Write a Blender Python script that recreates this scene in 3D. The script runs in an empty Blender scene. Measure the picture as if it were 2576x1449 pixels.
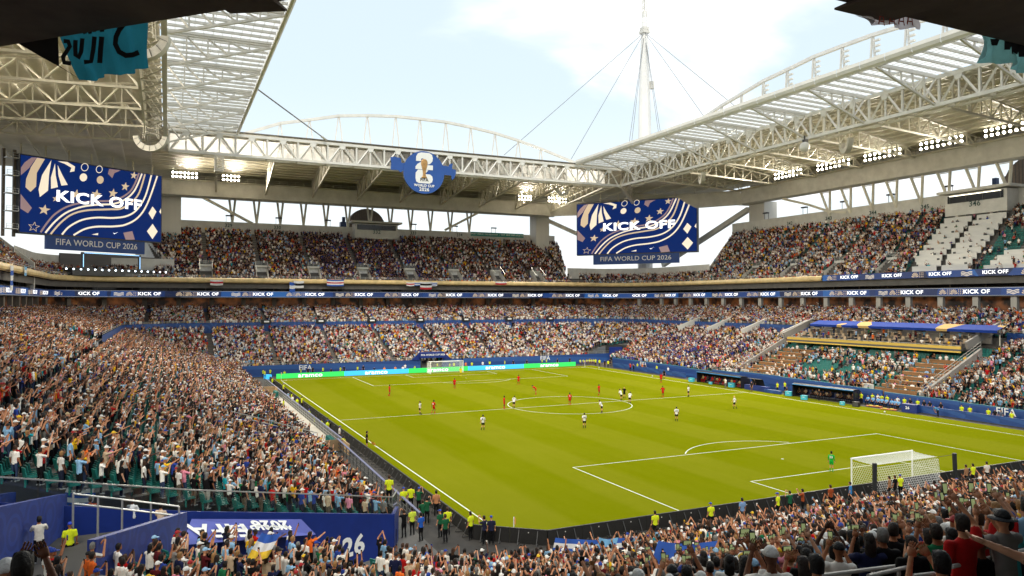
import bpy, bmesh, math, random
import numpy as np
from mathutils import Vector, Matrix
rnd = random.Random(7)
R = math.radians
SC = bpy.context.scene
COL = SC.collection
# ------------------------------------------------------------------ camera
CAM = Vector((-20.04, -42.32, 15.25)); YAW = R(25.2); PITCH = R(1.053)
cd = bpy.data.cameras.new('camera'); cam = bpy.data.objects.new('camera', cd); COL.objects.link(cam)
cam.location = CAM; cam.rotation_euler = (R(90) + PITCH, 0, -YAW)
cd.sensor_width = 36; cd.lens = 2930.7 / 4096 * 36; cd.clip_start = 0.05; cd.clip_end = 3000
SC.camera = cam
# ------------------------------------------------------------------ sky, sun, exposure
SUN_EL, SUN_AZ = R(48), R(205)          # azimuth clockwise from +Y: behind the camera, a little to its left
W = bpy.data.worlds.new('World'); SC.world = W; W.use_nodes = True
nt = W.node_tree; nt.nodes.clear()
def wn(t, **k):
    n = nt.nodes.new(t)
    for a, b in k.items(): setattr(n, a, b)
    return n
sky = wn('ShaderNodeTexSky', sky_type='NISHITA', sun_disc=False, sun_elevation=SUN_EL, sun_rotation=SUN_AZ, air_density=1.0, dust_density=2.2, ozone_density=1.0)
tc = wn('ShaderNodeTexCoord'); sep = wn('ShaderNodeSeparateXYZ'); nt.links.new(tc.outputs['Generated'], sep.inputs[0])
mz = wn('ShaderNodeMath', operation='MAXIMUM'); nt.links.new(sep.outputs[2], mz.inputs[0]); mz.inputs[1].default_value = 0.0
az_ = wn('ShaderNodeMath', operation='ADD'); nt.links.new(mz.outputs[0], az_.inputs[0]); az_.inputs[1].default_value = 0.16
dx = wn('ShaderNodeMath', operation='DIVIDE'); nt.links.new(sep.outputs[0], dx.inputs[0]); nt.links.new(az_.outputs[0], dx.inputs[1])
dy = wn('ShaderNodeMath', operation='DIVIDE'); nt.links.new(sep.outputs[1], dy.inputs[0]); nt.links.new(az_.outputs[0], dy.inputs[1])
cb = wn('ShaderNodeCombineXYZ'); nt.links.new(dx.outputs[0], cb.inputs[0]); nt.links.new(dy.outputs[0], cb.inputs[1])
cn = wn('ShaderNodeTexNoise'); cn.inputs['Scale'].default_value = 0.55; cn.inputs['Detail'].default_value = 7; cn.inputs['Roughness'].default_value = .52; cn.inputs['Distortion'].default_value = .35
mp = wn('ShaderNodeMapping'); mp.inputs['Location'].default_value = (-17.44, 10.33, 5.32); nt.links.new(cb.outputs[0], mp.inputs[0]); nt.links.new(mp.outputs[0], cn.inputs['Vector'])
cr = wn('ShaderNodeMapRange', interpolation_type='SMOOTHSTEP'); cr.inputs[1].default_value = .54; cr.inputs[2].default_value = .68
nt.links.new(cn.outputs['Fac'], cr.inputs[0])
mx = wn('ShaderNodeMix', data_type='RGBA'); nt.links.new(cr.outputs[0], mx.inputs[0])
hz = wn('ShaderNodeMix', data_type='RGBA'); hz.inputs[0].default_value = .72; hz.inputs[7].default_value = (6.3, 7.6, 8.1, 1)
hg = wn('ShaderNodeMapRange', interpolation_type='SMOOTHSTEP'); hg.inputs[1].default_value = 0.0; hg.inputs[2].default_value = .30; nt.links.new(mz.outputs[0], hg.inputs[0])
hm = wn('ShaderNodeMix', data_type='RGBA'); nt.links.new(hg.outputs[0], hm.inputs[0]); hm.inputs[6].default_value = (9.4, 9.6, 9.6, 1); hm.inputs[7].default_value = (6.8, 7.9, 8.3, 1); nt.links.new(hm.outputs[2], hz.inputs[7])
nt.links.new(sky.outputs[0], hz.inputs[6])
nt.links.new(hz.outputs[2], mx.inputs[6]); mx.inputs[7].default_value = (11, 11, 11, 1)
bg = wn('ShaderNodeBackground'); bg.inputs[1].default_value = 0.10; nt.links.new(mx.outputs[2], bg.inputs[0])
wo = wn('ShaderNodeOutputWorld'); nt.links.new(bg.outputs[0], wo.inputs[0])
sd = bpy.data.lights.new('sun', 'SUN'); sun = bpy.data.objects.new('sun', sd); COL.objects.link(sun)
sd.energy = 1.5; sd.angle = R(18); sd.color = (1, .93, .80)
_d = Vector((math.sin(SUN_AZ) * math.cos(SUN_EL), math.cos(SUN_AZ) * math.cos(SUN_EL), math.sin(SUN_EL)))
sun.rotation_euler = _d.to_track_quat('Z', 'Y').to_euler()
SC.view_settings.view_transform = 'Standard'; SC.view_settings.look = 'None'; SC.view_settings.gamma = 1; SC.view_settings.use_curve_mapping = False
SC.view_settings.exposure = 0.55
SC.cycles.max_bounces = 5; SC.cycles.diffuse_bounces = 3; SC.cycles.glossy_bounces = 2; SC.cycles.transparent_max_bounces = 12
SC.cycles.sample_clamp_indirect = 6; SC.cycles.use_adaptive_sampling = True; SC.cycles.adaptive_threshold = .02
SC.cycles.use_denoising = True
# ------------------------------------------------------------------ pixel helpers (pixels of a 2576 x 1449 view of the photograph)
_f = Vector((math.sin(YAW) * math.cos(PITCH), math.cos(YAW) * math.cos(PITCH), math.sin(PITCH)))
_r = Vector((math.cos(YAW), -math.sin(YAW), 0)); _u = _r.cross(_f); FP = 2930.7 * 2576 / 4096
def ray(x, y): return _f + _r * ((x - 1288) / FP) + _u * ((724.5 - y) / FP)
def onX(x, y, v): d = ray(x, y); return CAM + d * ((v - CAM.x) / d.x)
def onY(x, y, v): d = ray(x, y); return CAM + d * ((v - CAM.y) / d.y)
def onZ(x, y, v): d = ray(x, y); return CAM + d * ((v - CAM.z) / d.z)
def proj(p):
    d = Vector(p) - CAM; k = d.dot(_f)
    return (1288 + FP * d.dot(_r) / k, 724.5 - FP * d.dot(_u) / k, k)
# ------------------------------------------------------------------ materials
MATS = {}
def mat(name, col=None, rough=.6, var=.10, scale=1.5, metal=0.0, bump=0.0, emit=None, es=1.0, spec=.4, coord='Object', dirt=0.0):
    if name in MATS: return MATS[name]
    m = bpy.data.materials.new(name); m.use_nodes = True; t = m.node_tree; b = t.nodes['Principled BSDF']
    b.inputs['Roughness'].default_value = rough; b.inputs['Metallic'].default_value = metal; b.inputs['Specular IOR Level'].default_value = spec
    b.inputs['Base Color'].default_value = (*col, 1)
    if var > 0:
        c = t.nodes.new('ShaderNodeTexCoord'); n = t.nodes.new('ShaderNodeTexNoise'); n.inputs['Scale'].default_value = scale; n.inputs['Detail'].default_value = 5
        n.inputs['Roughness'].default_value = .62
        t.links.new(c.outputs[coord], n.inputs['Vector'])
        r_ = t.nodes.new('ShaderNodeMapRange'); r_.inputs[1].default_value = .3; r_.inputs[2].default_value = .7; r_.inputs[3].default_value = 1 - var * 1.4; r_.inputs[4].default_value = 1 + var * .6
        t.links.new(n.outputs['Fac'], r_.inputs[0])
        mm = t.nodes.new('ShaderNodeMix'); mm.data_type = 'RGBA'; mm.blend_type = 'MULTIPLY'; mm.inputs[0].default_value = 1
        mm.inputs[6].default_value = (*col, 1); t.links.new(r_.outputs[0], mm.inputs[7])
        t.links.new(mm.outputs[2], b.inputs['Base Color'])
        if bump > 0:
            bp = t.nodes.new('ShaderNodeBump'); bp.inputs['Strength'].default_value = bump; bp.inputs['Distance'].default_value = .02
            n2 = t.nodes.new('ShaderNodeTexNoise'); n2.inputs['Scale'].default_value = scale * 9; n2.inputs['Detail'].default_value = 4
            t.links.new(c.outputs[coord], n2.inputs['Vector']); t.links.new(n2.outputs['Fac'], bp.inputs['Height']); t.links.new(bp.outputs[0], b.inputs['Normal'])
    if emit:
        b.inputs['Emission Color'].default_value = (*emit, 1); b.inputs['Emission Strength'].default_value = es
    MATS[name] = m; return m
def attr_mat(name, attr, rough=.75, spec=.25):
    """colour read from the person's own property (or, for the massed crowd, from the figure's attribute)"""
    if name in MATS: return MATS[name]
    m = bpy.data.materials.new(name); m.use_nodes = True; t = m.node_tree; b = t.nodes['Principled BSDF']
    a = t.nodes.new('ShaderNodeAttribute'); a.attribute_type = 'INSTANCER'; a.attribute_name = attr
    c = t.nodes.new('ShaderNodeTexCoord'); n = t.nodes.new('ShaderNodeTexNoise'); n.inputs['Scale'].default_value = 7; n.inputs['Detail'].default_value = 3
    t.links.new(c.outputs['Object'], n.inputs['Vector'])
    r_ = t.nodes.new('ShaderNodeMapRange'); r_.inputs[1].default_value = .3; r_.inputs[2].default_value = .7; r_.inputs[3].default_value = .78; r_.inputs[4].default_value = 1.06
    t.links.new(n.outputs['Fac'], r_.inputs[0])
    mm = t.nodes.new('ShaderNodeMix'); mm.data_type = 'RGBA'; mm.blend_type = 'MULTIPLY'; mm.inputs[0].default_value = 1
    t.links.new(a.outputs['Color'], mm.inputs[6]); t.links.new(r_.outputs[0], mm.inputs[7]); t.links.new(mm.outputs[2], b.inputs['Base Color'])
    b.inputs['Roughness'].default_value = rough; b.inputs['Specular IOR Level'].default_value = spec
    MATS[name] = m; return m
def emis(name, col, s=1.0):
    if name in MATS: return MATS[name]
    m = bpy.data.materials.new(name); m.use_nodes = True; t = m.node_tree; b = t.nodes['Principled BSDF']
    b.inputs['Base Color'].default_value = (*[c * .3 for c in col], 1); b.inputs['Roughness'].default_value = .4
    b.inputs['Emission Color'].default_value = (*col, 1); b.inputs['Emission Strength'].default_value = s
    MATS[name] = m; return m
# ------------------------------------------------------------------ objects
def link(name, data, parent=None, m=None):
    o = bpy.data.objects.new(name, data); COL.objects.link(o)
    if parent is not None: o.parent = parent
    if m is not None and data is not None and not len(data.materials): data.materials.append(m)
    return o
def tag(o, label=None, cat=None, group=None, kind=None):
    if label: o['label'] = label
    if cat: o['category'] = cat
    if group: o['group'] = group
    if kind: o['kind'] = kind
    return o
def empty(name, loc=(0, 0, 0), rz=0, parent=None):
    o = bpy.data.objects.new(name, None); COL.objects.link(o); o.location = loc; o.rotation_euler = (0, 0, rz); o.empty_display_size = .2
    if parent is not None: o.parent = parent
    return o
class MB:
    def __init__(s): s.v = []; s.f = []; s.mi = []; s.cur = 0
    def quad(s, *p):
        n = len(s.v); s.v += [tuple(q) for q in p]; s.f.append(tuple(range(n, n + len(p)))); s.mi.append(s.cur); return s
    def box(s, c, size, M=None):
        x, y, z = size[0] / 2, size[1] / 2, size[2] / 2; n = len(s.v); c = Vector(c)
        for q in ((-x, -y, -z), (x, -y, -z), (x, y, -z), (-x, y, -z), (-x, -y, z), (x, -y, z), (x, y, z), (-x, y, z)):
            s.v.append(tuple(c + (M @ Vector(q) if M is not None else Vector(q))))
        for f in ((0, 3, 2, 1), (4, 5, 6, 7), (0, 1, 5, 4), (1, 2, 6, 5), (2, 3, 7, 6), (3, 0, 4, 7)): s.f.append(tuple(n + i for i in f)); s.mi.append(s.cur)
        return s
    def beam(s, a, b, w=.2, h=None, up=(0, 0, 1)):
        a, b = Vector(a), Vector(b); d = b - a; L = d.length
        if L < 1e-6: return s
        return s.box((a + b) / 2, (w, L, h or w), frame_y(d, up))
    def tube(s, a, b, r, n=6, r2=None, cap=True):
        a, b = Vector(a), Vector(b); M = frame_y(b - a); k = len(s.v); r2 = r if r2 is None else r2
        for p, q in ((a, r), (b, r2)):
            for i in range(n):
                t = 2 * math.pi * i / n; s.v.append(tuple(p + M @ Vector((math.cos(t) * q, 0, math.sin(t) * q))))
        for i in range(n):
            j = (i + 1) % n; s.f.append((k + i, k + j, k + n + j, k + n + i)); s.mi.append(s.cur)
        if cap: s.f.append(tuple(k + n - 1 - i for i in range(n))); s.f.append(tuple(k + n + i for i in range(n))); s.mi += [s.cur] * 2
        return s
    def path(s, pts, r, n=6):
        for a, b in zip(pts[:-1], pts[1:]): s.tube(a, b, r, n)
        return s
    def loft(s, rings, cap=True):
        k = len(s.v); n = len(rings[0])
        for rg in rings: s.v += [tuple(p) for p in rg]
        for a in range(len(rings) - 1):
            for i in range(n):
                j = (i + 1) % n; s.f.append((k + a * n + i, k + a * n + j, k + (a + 1) * n + j, k + (a + 1) * n + i)); s.mi.append(s.cur)
        if cap:
            s.f.append(tuple(k + n - 1 - i for i in range(n))); s.f.append(tuple(k + (len(rings) - 1) * n + i for i in range(n))); s.mi += [s.cur] * 2
        return s
    def grid(s, rows, close=False):
        k = len(s.v); n = len(rows[0])
        for rg in rows: s.v += [tuple(p) for p in rg]
        for a in range(len(rows) - 1):
            for i in range(n - 1): s.f.append((k + a * n + i, k + a * n + i + 1, k + (a + 1) * n + i + 1, k + (a + 1) * n + i)); s.mi.append(s.cur)
        return s
    def sphere(s, c, r, nu=10, nv=6, sc=(1, 1, 1)):
        rg = []
        for j in range(1, nv):
            ph = math.pi * j / nv - math.pi / 2
            rg.append([(c[0] + r * sc[0] * math.cos(ph) * math.cos(2 * math.pi * i / nu), c[1] + r * sc[1] * math.cos(ph) * math.sin(2 * math.pi * i / nu), c[2] + r * sc[2] * math.sin(ph)) for i in range(nu)])
        return s.loft(rg)
    def prism(s, pts2, z0, z1):
        n = len(pts2); k = len(s.v); s.v += [(p[0], p[1], z0) for p in pts2] + [(p[0], p[1], z1) for p in pts2]
        s.f.append(tuple(k + n - 1 - i for i in range(n))); s.f.append(tuple(k + n + i for i in range(n))); s.mi += [s.cur] * 2
        for i in range(n): j = (i + 1) % n; s.f.append((k + i, k + j, k + n + j, k + n + i)); s.mi.append(s.cur)
        return s
    def mesh(s, name, mats, smooth=False):
        me = bpy.data.meshes.new(name); me.from_pydata(s.v, [], s.f)
        for m in (mats if isinstance(mats, (list, tuple)) else [mats]): me.materials.append(m)
        if any(s.mi): me.polygons.foreach_set('material_index', s.mi)
        if smooth: me.polygons.foreach_set('use_smooth', [True] * len(s.f))
        me.update(); return me
    def build(s, name, mats, parent=None, smooth=False): return link(name, s.mesh(name, mats, smooth), parent)
def frame_y(d, up=(0, 0, 1)):
    y = Vector(d).normalized(); z = Vector(up)
    if abs(y.dot(z)) > .999: z = Vector((1, 0, 0))
    x = y.cross(z).normalized(); z = x.cross(y)
    return Matrix((x, y, z)).transposed()
_unit = {}
def unit_box(m):
    if m.name not in _unit: _unit[m.name] = MB().box((0, 0, 0), (1, 1, 1)).mesh('beam', m)
    return _unit[m.name]
def beam(name, a, b, w, h, m, parent, up=(0, 0, 1)):
    """one straight member: shares a unit-box mesh"""
    a, b = Vector(a), Vector(b); o = link(name, unit_box(m), parent)
    M = frame_y(b - a, up).to_4x4(); M.translation = (a + b) / 2
    o.matrix_basis = M @ Matrix.Diagonal((w, (b - a).length, h, 1)); return o
def box(name, c, size, m, parent=None, rz=0):
    o = link(name, unit_box(m), parent); o.matrix_basis = Matrix.Translation(c) @ Matrix.Rotation(rz, 4, 'Z') @ Matrix.Diagonal((*size, 1)); return o
_txt = {}
def text_mesh(s, size=1.0, bold=0.0, m=None, align='CENTER', depth=.004, sx=1.0):
    key = (s, size, bold, m.name, align, depth, sx)
    if key in _txt: return _txt[key]
    c = bpy.data.curves.new('lettering', 'FONT'); c.body = s; c.size = size; c.offset = bold; c.align_x = align; c.align_y = 'CENTER'; c.extrude = depth; c.resolution_u = 3
    c.space_character = 1.0 + bold * 2.6 / size
    o = bpy.data.objects.new('lettering', c); COL.objects.link(o); dg = bpy.context.evaluated_depsgraph_get()
    me = bpy.data.meshes.new_from_object(o.evaluated_get(dg)); me.materials.clear(); me.materials.append(m); bpy.data.objects.remove(o)
    if sx != 1: me.transform(Matrix.Diagonal((sx, 1, 1, 1)))
    _txt[key] = me; return me
def flat(o, org, right, up=(0, 0, 1)):
    """stand a flat thing (its own x to the right, y up) at org"""
    r_ = Vector((*right, 0)) if len(right) == 2 else Vector(right)
    r_.normalize(); u_ = Vector(up); n = r_.cross(u_).normalized(); u_ = n.cross(r_)
    M = Matrix((r_, u_, n)).transposed().to_4x4(); M.translation = org; o.matrix_basis = M; return o
def lettering(s, org, right, size, m, parent=None, up=(0, 0, 1), bold=0, name='lettering', sx=1.0, align='CENTER'):
    o = link(name, text_mesh(s, size, bold, m, align, sx=sx), parent); return flat(o, org, right, up)
# palette of building materials
white_steel = mat('white_painted_steel', (.74, .72, .67), .45, .10, .6)
cream_steel = mat('cream_painted_steel', (.70, .66, .55), .5, .12, .5)
concrete = mat('weathered_concrete', (.12, .11, .10), .85, .16, .7, bump=.2)
conc_lt = mat('painted_concrete', (.60, .58, .54), .8, .12, .5)
dark_steel = mat('dark_steel', (.06, .06, .06), .5, .1, 2)
black_pl = mat('black_plastic', (.018, .018, .020), .5, .15, 3)
galv = mat('galvanised_rail', (.48, .48, .46), .38, .1, 4, metal=.6)
blue_wrap = None
teal_seat = mat('teal_seat_plastic', (.012, .16, .135), .45, .10, 2)
gold_wrap = mat('gold_vinyl', (.60, .42, .17), .5, .18, .8)
glass_m = None
# ------------------------------------------------------------------ more materials
def decor_blue(name, c1, c2, scale=.35, rough=.5, emit=0.0):
    """printed blue vinyl: big soft rings and leaf shapes in a slightly lighter blue"""
    if name in MATS: return MATS[name]
    m = bpy.data.materials.new(name); m.use_nodes = True; t = m.node_tree; b = t.nodes['Principled BSDF']
    c = t.nodes.new('ShaderNodeTexCoord'); v = t.nodes.new('ShaderNodeTexVoronoi'); v.inputs['Scale'].default_value = scale
    t.links.new(c.outputs['Object'], v.inputs['Vector'])
    w = t.nodes.new('ShaderNodeMath'); w.operation = 'MULTIPLY'; w.inputs[1].default_value = 26; t.links.new(v.outputs['Distance'], w.inputs[0])
    s = t.nodes.new('ShaderNodeMath'); s.operation = 'SINE'; t.links.new(w.outputs[0], s.inputs[0])
    g = t.nodes.new('ShaderNodeMapRange'); g.inputs[1].default_value = .1; g.inputs[2].default_value = .3; g.inputs[3].default_value = 0; g.inputs[4].default_value = .8; t.links.new(s.outputs[0], g.inputs[0])
    mm = t.nodes.new('ShaderNodeMix'); mm.data_type = 'RGBA'; t.links.new(g.outputs[0], mm.inputs[0]); mm.inputs[6].default_value = (*c1, 1); mm.inputs[7].default_value = (*c2, 1)
    t.links.new(mm.outputs[2], b.inputs['Base Color']); b.inputs['Roughness'].default_value = rough
    if emit: t.links.new(mm.outputs[2], b.inputs['Emission Color']); b.inputs['Emission Strength'].default_value = emit
    MATS[name] = m; return m
blue_wrap = decor_blue('blue_printed_vinyl', (.012, .052, .205), (.022, .085, .28), .30)
blue_deep = mat('deep_blue_paint', (.008, .026, .185), .45, .10, 1.2)
def glassy(name, tint=(.85, .95, .95), f=.25):
    m = bpy.data.materials.new(name); m.use_nodes = True; t = m.node_tree; t.nodes.remove(t.nodes['Principled BSDF'])
    a = t.nodes.new('ShaderNodeBsdfTransparent'); a.inputs[0].default_value = (*tint, 1); g = t.nodes.new('ShaderNodeBsdfGlossy'); g.inputs['Roughness'].default_value = .08
    fr = t.nodes.new('ShaderNodeFresnel'); fr.inputs[0].default_value = 1.5; x = t.nodes.new('ShaderNodeMixShader')
    ad = t.nodes.new('ShaderNodeMath'); ad.operation = 'MULTIPLY_ADD'; ad.inputs[1].default_value = 1 if f < .4 else .25; ad.inputs[2].default_value = f * .2 if f < .4 else .01; t.links.new(fr.outputs[0], ad.inputs[0])
    t.links.new(ad.outputs[0], x.inputs[0]); t.links.new(a.outputs[0], x.inputs[1]); t.links.new(g.outputs[0], x.inputs[2]); t.links.new(x.outputs[0], t.nodes['Material Output'].inputs[0]); MATS[name] = m; return m
glass_m = glassy('clear_barrier_glass')
dark_glass = mat('dark_window_glass', (.012, .011, .010), .12, .0, spec=.35)
aisle_m = mat('aisle_concrete', (.24, .225, .20), .9, .18, .9, bump=.2)
white_txt = mat('white_lettering', (.80, .80, .80), .5, .0)
# ------------------------------------------------------------------ ground and pitch
g = MB().quad((-1500, -1500, -.35), (1500, -1500, -.35), (1500, 1500, -.35), (-1500, 1500, -.35)).build('ground', mat('far_asphalt', (.14, .13, .12), .9, .2, .02))
tag(g, kind='structure')
pm = bpy.data.materials.new('mown_turf'); pm.use_nodes = True; t = pm.node_tree; b = t.nodes['Principled BSDF']
c = t.nodes.new('ShaderNodeTexCoord'); sx = t.nodes.new('ShaderNodeSeparateXYZ'); t.links.new(c.outputs['Object'], sx.inputs[0])
n0 = t.nodes.new('ShaderNodeTexNoise'); n0.inputs['Scale'].default_value = .35; n0.inputs['Detail'].default_value = 4; t.links.new(c.outputs['Object'], n0.inputs['Vector'])
def _m(op, a, bb, cc=None):
    k = t.nodes.new('ShaderNodeMath'); k.operation = op
    for i, q in enumerate((a, bb, cc)):
        if q is None: continue
        if isinstance(q, (int, float)): k.inputs[i].default_value = q
        else: t.links.new(q, k.inputs[i])
    return k.outputs[0]
wob = _m('MULTIPLY_ADD', n0.outputs['Fac'], .5, -.25)
st = _m('SINE', _m('MULTIPLY', _m('ADD', sx.outputs[0], wob), math.pi / 5.6), 0)      # mown bands run goal to goal
st = _m('MULTIPLY_ADD', _m('MINIMUM', _m('MAXIMUM', _m('MULTIPLY', st, 4), -1), 1), .5, .5)
st2 = _m('SINE', _m('MULTIPLY', sx.outputs[1], math.pi / 8.75), 0)
st2 = _m('MULTIPLY_ADD', _m('MINIMUM', _m('MAXIMUM', _m('MULTIPLY', st2, 3), -1), 1), .12, 0)
n1 = t.nodes.new('ShaderNodeTexNoise'); n1.inputs['Scale'].default_value = .09; n1.inputs['Detail'].default_value = 6; n1.inputs['Roughness'].default_value = .6; t.links.new(c.outputs['Object'], n1.inputs['Vector'])
n2 = t.nodes.new('ShaderNodeTexNoise'); n2.inputs['Scale'].default_value = 2.2; n2.inputs['Detail'].default_value = 8; n2.inputs['Roughness'].default_value = .7; t.links.new(c.outputs['Object'], n2.inputs['Vector'])
mpg = t.nodes.new('ShaderNodeMapping'); mpg.inputs['Scale'].default_value = (1.0, .08, 1); t.links.new(c.outputs['Object'], mpg.inputs[0])
n3 = t.nodes.new('ShaderNodeTexNoise'); n3.inputs['Scale'].default_value = 1.1; n3.inputs['Detail'].default_value = 5; t.links.new(mpg.outputs[0], n3.inputs['Vector'])
k = _m('ADD', _m('MULTIPLY', st, .50), _m('MULTIPLY', st2, .2)); k = _m('ADD', k, _m('MULTIPLY_ADD', n1.outputs['Fac'], .9, -.25)); k = _m('ADD', k, _m('MULTIPLY_ADD', n2.outputs['Fac'], .5, -.25)); k = _m('ADD', k, _m('MULTIPLY_ADD', n3.outputs['Fac'], .5, -.25))
mm = t.nodes.new('ShaderNodeMix'); mm.data_type = 'RGBA'; t.links.new(k, mm.inputs[0]); mm.inputs[6].default_value = (.140, .158, .0015, 1); mm.inputs[7].default_value = (.176, .184, .010, 1)
t.links.new(mm.outputs[2], b.inputs['Base Color']); b.inputs['Roughness'].default_value = .9; b.inputs['Specular IOR Level'].default_value = .0
bp = t.nodes.new('ShaderNodeBump'); bp.inputs['Strength'].default_value = .5; bp.inputs['Distance'].default_value = .03
n4 = t.nodes.new('ShaderNodeTexNoise'); n4.inputs['Scale'].default_value = 30; n4.inputs['Detail'].default_value = 2; t.links.new(c.outputs['Object'], n4.inputs['Vector']); t.links.new(n4.outputs['Fac'], bp.inputs['Height']); t.links.new(bp.outputs[0], b.inputs['Normal'])
pitch = MB().quad((1.62, -1.5, 0), (71.6, -2.1, 0), (71.6, 108, 0), (-2.05, 108, 0), (-2.05, 1.5, 0)).build('pitch', pm); tag(pitch, kind='structure')
ap = MB().quad((-6.4, -8, -.02), (76, -8, -.02), (76, 114, -.02), (-6.4, 114, -.02)).build('pitch_surround_ground', mat('dark_rubber_surround', (.050, .046, .043), .9, .25, .6)); tag(ap, kind='structure')
wk = MB().box((-5.0, 60, .05), (2.7, 50, .1)).build('walkway_pavement', mat('pale_walkway_concrete', (.50, .47, .42), .85, .12, .5)); tag(wk, kind='structure')
lm = mat('white_line_paint', (.66, .68, .58), .8, .12, 3)
def strip(pts, w=.115, z=.004):
    q = MB()
    L, Rr = [], []
    for i, p in enumerate(pts):
        a = Vector(pts[max(0, i - 1)]); b_ = Vector(pts[min(len(pts) - 1, i + 1)]); d = (b_ - a).normalized(); n = Vector((-d.y, d.x)) * w / 2
        L.append((p[0] + n.x, p[1] + n.y, z)); Rr.append((p[0] - n.x, p[1] - n.y, z))
    q.grid([L, Rr]); return q
def line(pts): return strip(pts).build('line_marking', lm, pitch)
PW, PL, PC = 68.0, 105.0, 34.0
for p in ([(0, -.06), (0, PL + .06)], [(PW, -.06), (PW, PL + .06)], [(.07, 0), (PW - .07, 0)], [(.07, PL), (PW - .07, PL)], [(.07, PL / 2), (PW - .07, PL / 2)]): line(p)
for y0, s_ in ((0, 1), (PL, -1)):
    for hw, dp in ((20.16, 16.5), (9.16, 5.5)):
        a, b_ = PC - hw, PC + hw
        line([(a, y0 + s_ * .07), (a, y0 + s_ * (dp - .07))]); line([(b_, y0 + s_ * .07), (b_, y0 + s_ * (dp - .07))]); line([(a - .06, y0 + s_ * dp), (b_ + .06, y0 + s_ * dp)])
    ar = []
    for i in range(33):
        th = R(-53.05 + i * 106.1 / 32); ar.append((PC + 9.15 * math.sin(th), y0 + s_ * (11 + 9.15 * math.cos(th))))
    line([(x, y) for x, y in ar if s_ * (y - y0) > 16.57])
    link('penalty_spot', MB().prism([(PC + .13 * math.cos(i), y0 + s_ * 11 + .13 * math.sin(i)) for i in [q * math.pi / 5 for q in range(10)]], .001, .006).mesh('penalty_spot', lm), pitch)
    for cx in (0, PW):
        sgn = 1 if cx == 0 else -1
        line([(cx + sgn * math.cos(R(q)), y0 + s_ * math.sin(R(q))) for q in range(4, 88, 6)])
line([(PC + 9.15 * math.cos(R(q)), PL / 2 + 9.15 * math.sin(R(q))) for q in range(0, 361, 5)])
# ------------------------------------------------------------------ rings of the bowl
NS, NC = 48, 10
def ring(x0, x1, y0, y1, r):
    P = []
    def arc(cx, cy, a0, a1):
        for i in range(NC + 1): a = R(a0 + (a1 - a0) * i / NC); P.append((cx + r * math.cos(a), cy + r * math.sin(a)))
    def seg(a, b):
        for i in range(1, NS): k = i / NS; P.append((a[0] + (b[0] - a[0]) * k, a[1] + (b[1] - a[1]) * k))
    seg((x0, y0 + r), (x0, y1 - r)); arc(x0 + r, y1 - r, 180, 90)
    seg((x0 + r, y1), (x1 - r, y1)); arc(x1 - r, y1 - r, 90, 0)
    seg((x1, y1 - r), (x1, y0 + r)); arc(x1 - r, y0 + r, 0, -90)
    seg((x1 - r, y0), (x0 + r, y0)); arc(x0 + r, y0 + r, -90, -180)
    return np.array(P)
ILEFT, IFL, IFAR, IFR, IRIGHT, INR, INEAR, INL = 0, NS - 1, NS - 1 + NC + 1, 2 * (NS - 1) + NC + 1, 2 * (NS - 1) + 2 * (NC + 1), 3 * (NS - 1) + 2 * (NC + 1), 3 * (NS - 1) + 3 * (NC + 1), 4 * (NS - 1) + 3 * (NC + 1)
NTOT = 4 * (NS - 1) + 4 * (NC + 1)
F0 = ring(-6.7, 75.5, -8.0, 114, 3); B0 = ring(-42, 108, -43, 148, 18)
G0 = ring(-41, 107, -37, 142, 14); S0 = ring(-43, 109, -39.5, 144.5, 14.5); T0 = ring(-46, 112, -44, 149.0, 18)
U0 = ring(-41.4, 107.4, -37.4, 142.4, 14); U1 = ring(-57, 124.5, -62, 167.5, 22)
NR1, NR2 = 26, 18
def lower_rows():
    rows = []
    for i in range(NR1): rows.append((.010 + i * .59 / NR1, 1.15 + 7.0 * (i / (NR1 - 1)) ** 1.08, 1))
    for i in range(NR2): rows.append((.625 + i * .37 / NR2, 9.55 + 3.2 * i / (NR2 - 1), 2))
    return rows
LROWS = lower_rows()
SROWS = [(t_, z, k_) if k_ == 1 else (t_, 8.45 + 4.3 * (i - NR1) / (NR2 - 1), k_) for i, (t_, z, k_) in enumerate(LROWS)]     # no step at the cross aisle
NROWS = [(.012 + .0262 * i, 1.0 + .262 * (.0262 * i * 35) + .0034 * (.0262 * i * 35) ** 2, 1) for i in range(38)]               # end stand under the camera's deck
ISPL = NS - 17
NRU = 27
UROWS = [(.01 + i * .95 / NRU, 19.55 + 13.6 * (i / (NRU - 1)) ** 1.03, 3) for i in range(NRU)]
def lerp2(A, B, t): return A + (B - A) * t
def poly_in(p, poly):
    x, y = p; ins = False; j = len(poly) - 1
    for i in range(len(poly)):
        if (poly[i][1] > y) != (poly[j][1] > y) and x < (poly[j][0] - poly[i][0]) * (y - poly[i][1]) / (poly[j][1] - poly[i][1]) + poly[i][0]: ins = not ins
        j = i
    return ins
TUN1 = [(-5.5, 3.6), (-7.9, 2.6), (-19.4, -2.4), (-27.2, -5.8), (-40.2, -11.5), (-40, -15.5), (-27, -15.2), (-22.6, -15.2), (-19.5, -9.5), (-14, -6.8), (-9, -6.2), (-5.5, -7.0)]   # tunnel mouth by the corner
TUN2 = [(74.5, 112.2), (76.5, 118.0), (81.5, 119.5), (85.5, 114.5), (85.5, 111), (79, 106.6), (75.0, 107.6)]                                                         # tunnel in the corner under its blue roof
def up_ok(x, y, t):
    if t < .20: return True
    far_ok = -18 - 9 * t < x < 86 + 9 * t and y > 120
    right_ok = x > 90 and y < 111.5 + 6 * t
    left_ok = x < -25 and y < 111.5 + 6 * t
    return far_ok or right_ok or left_ok
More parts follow.
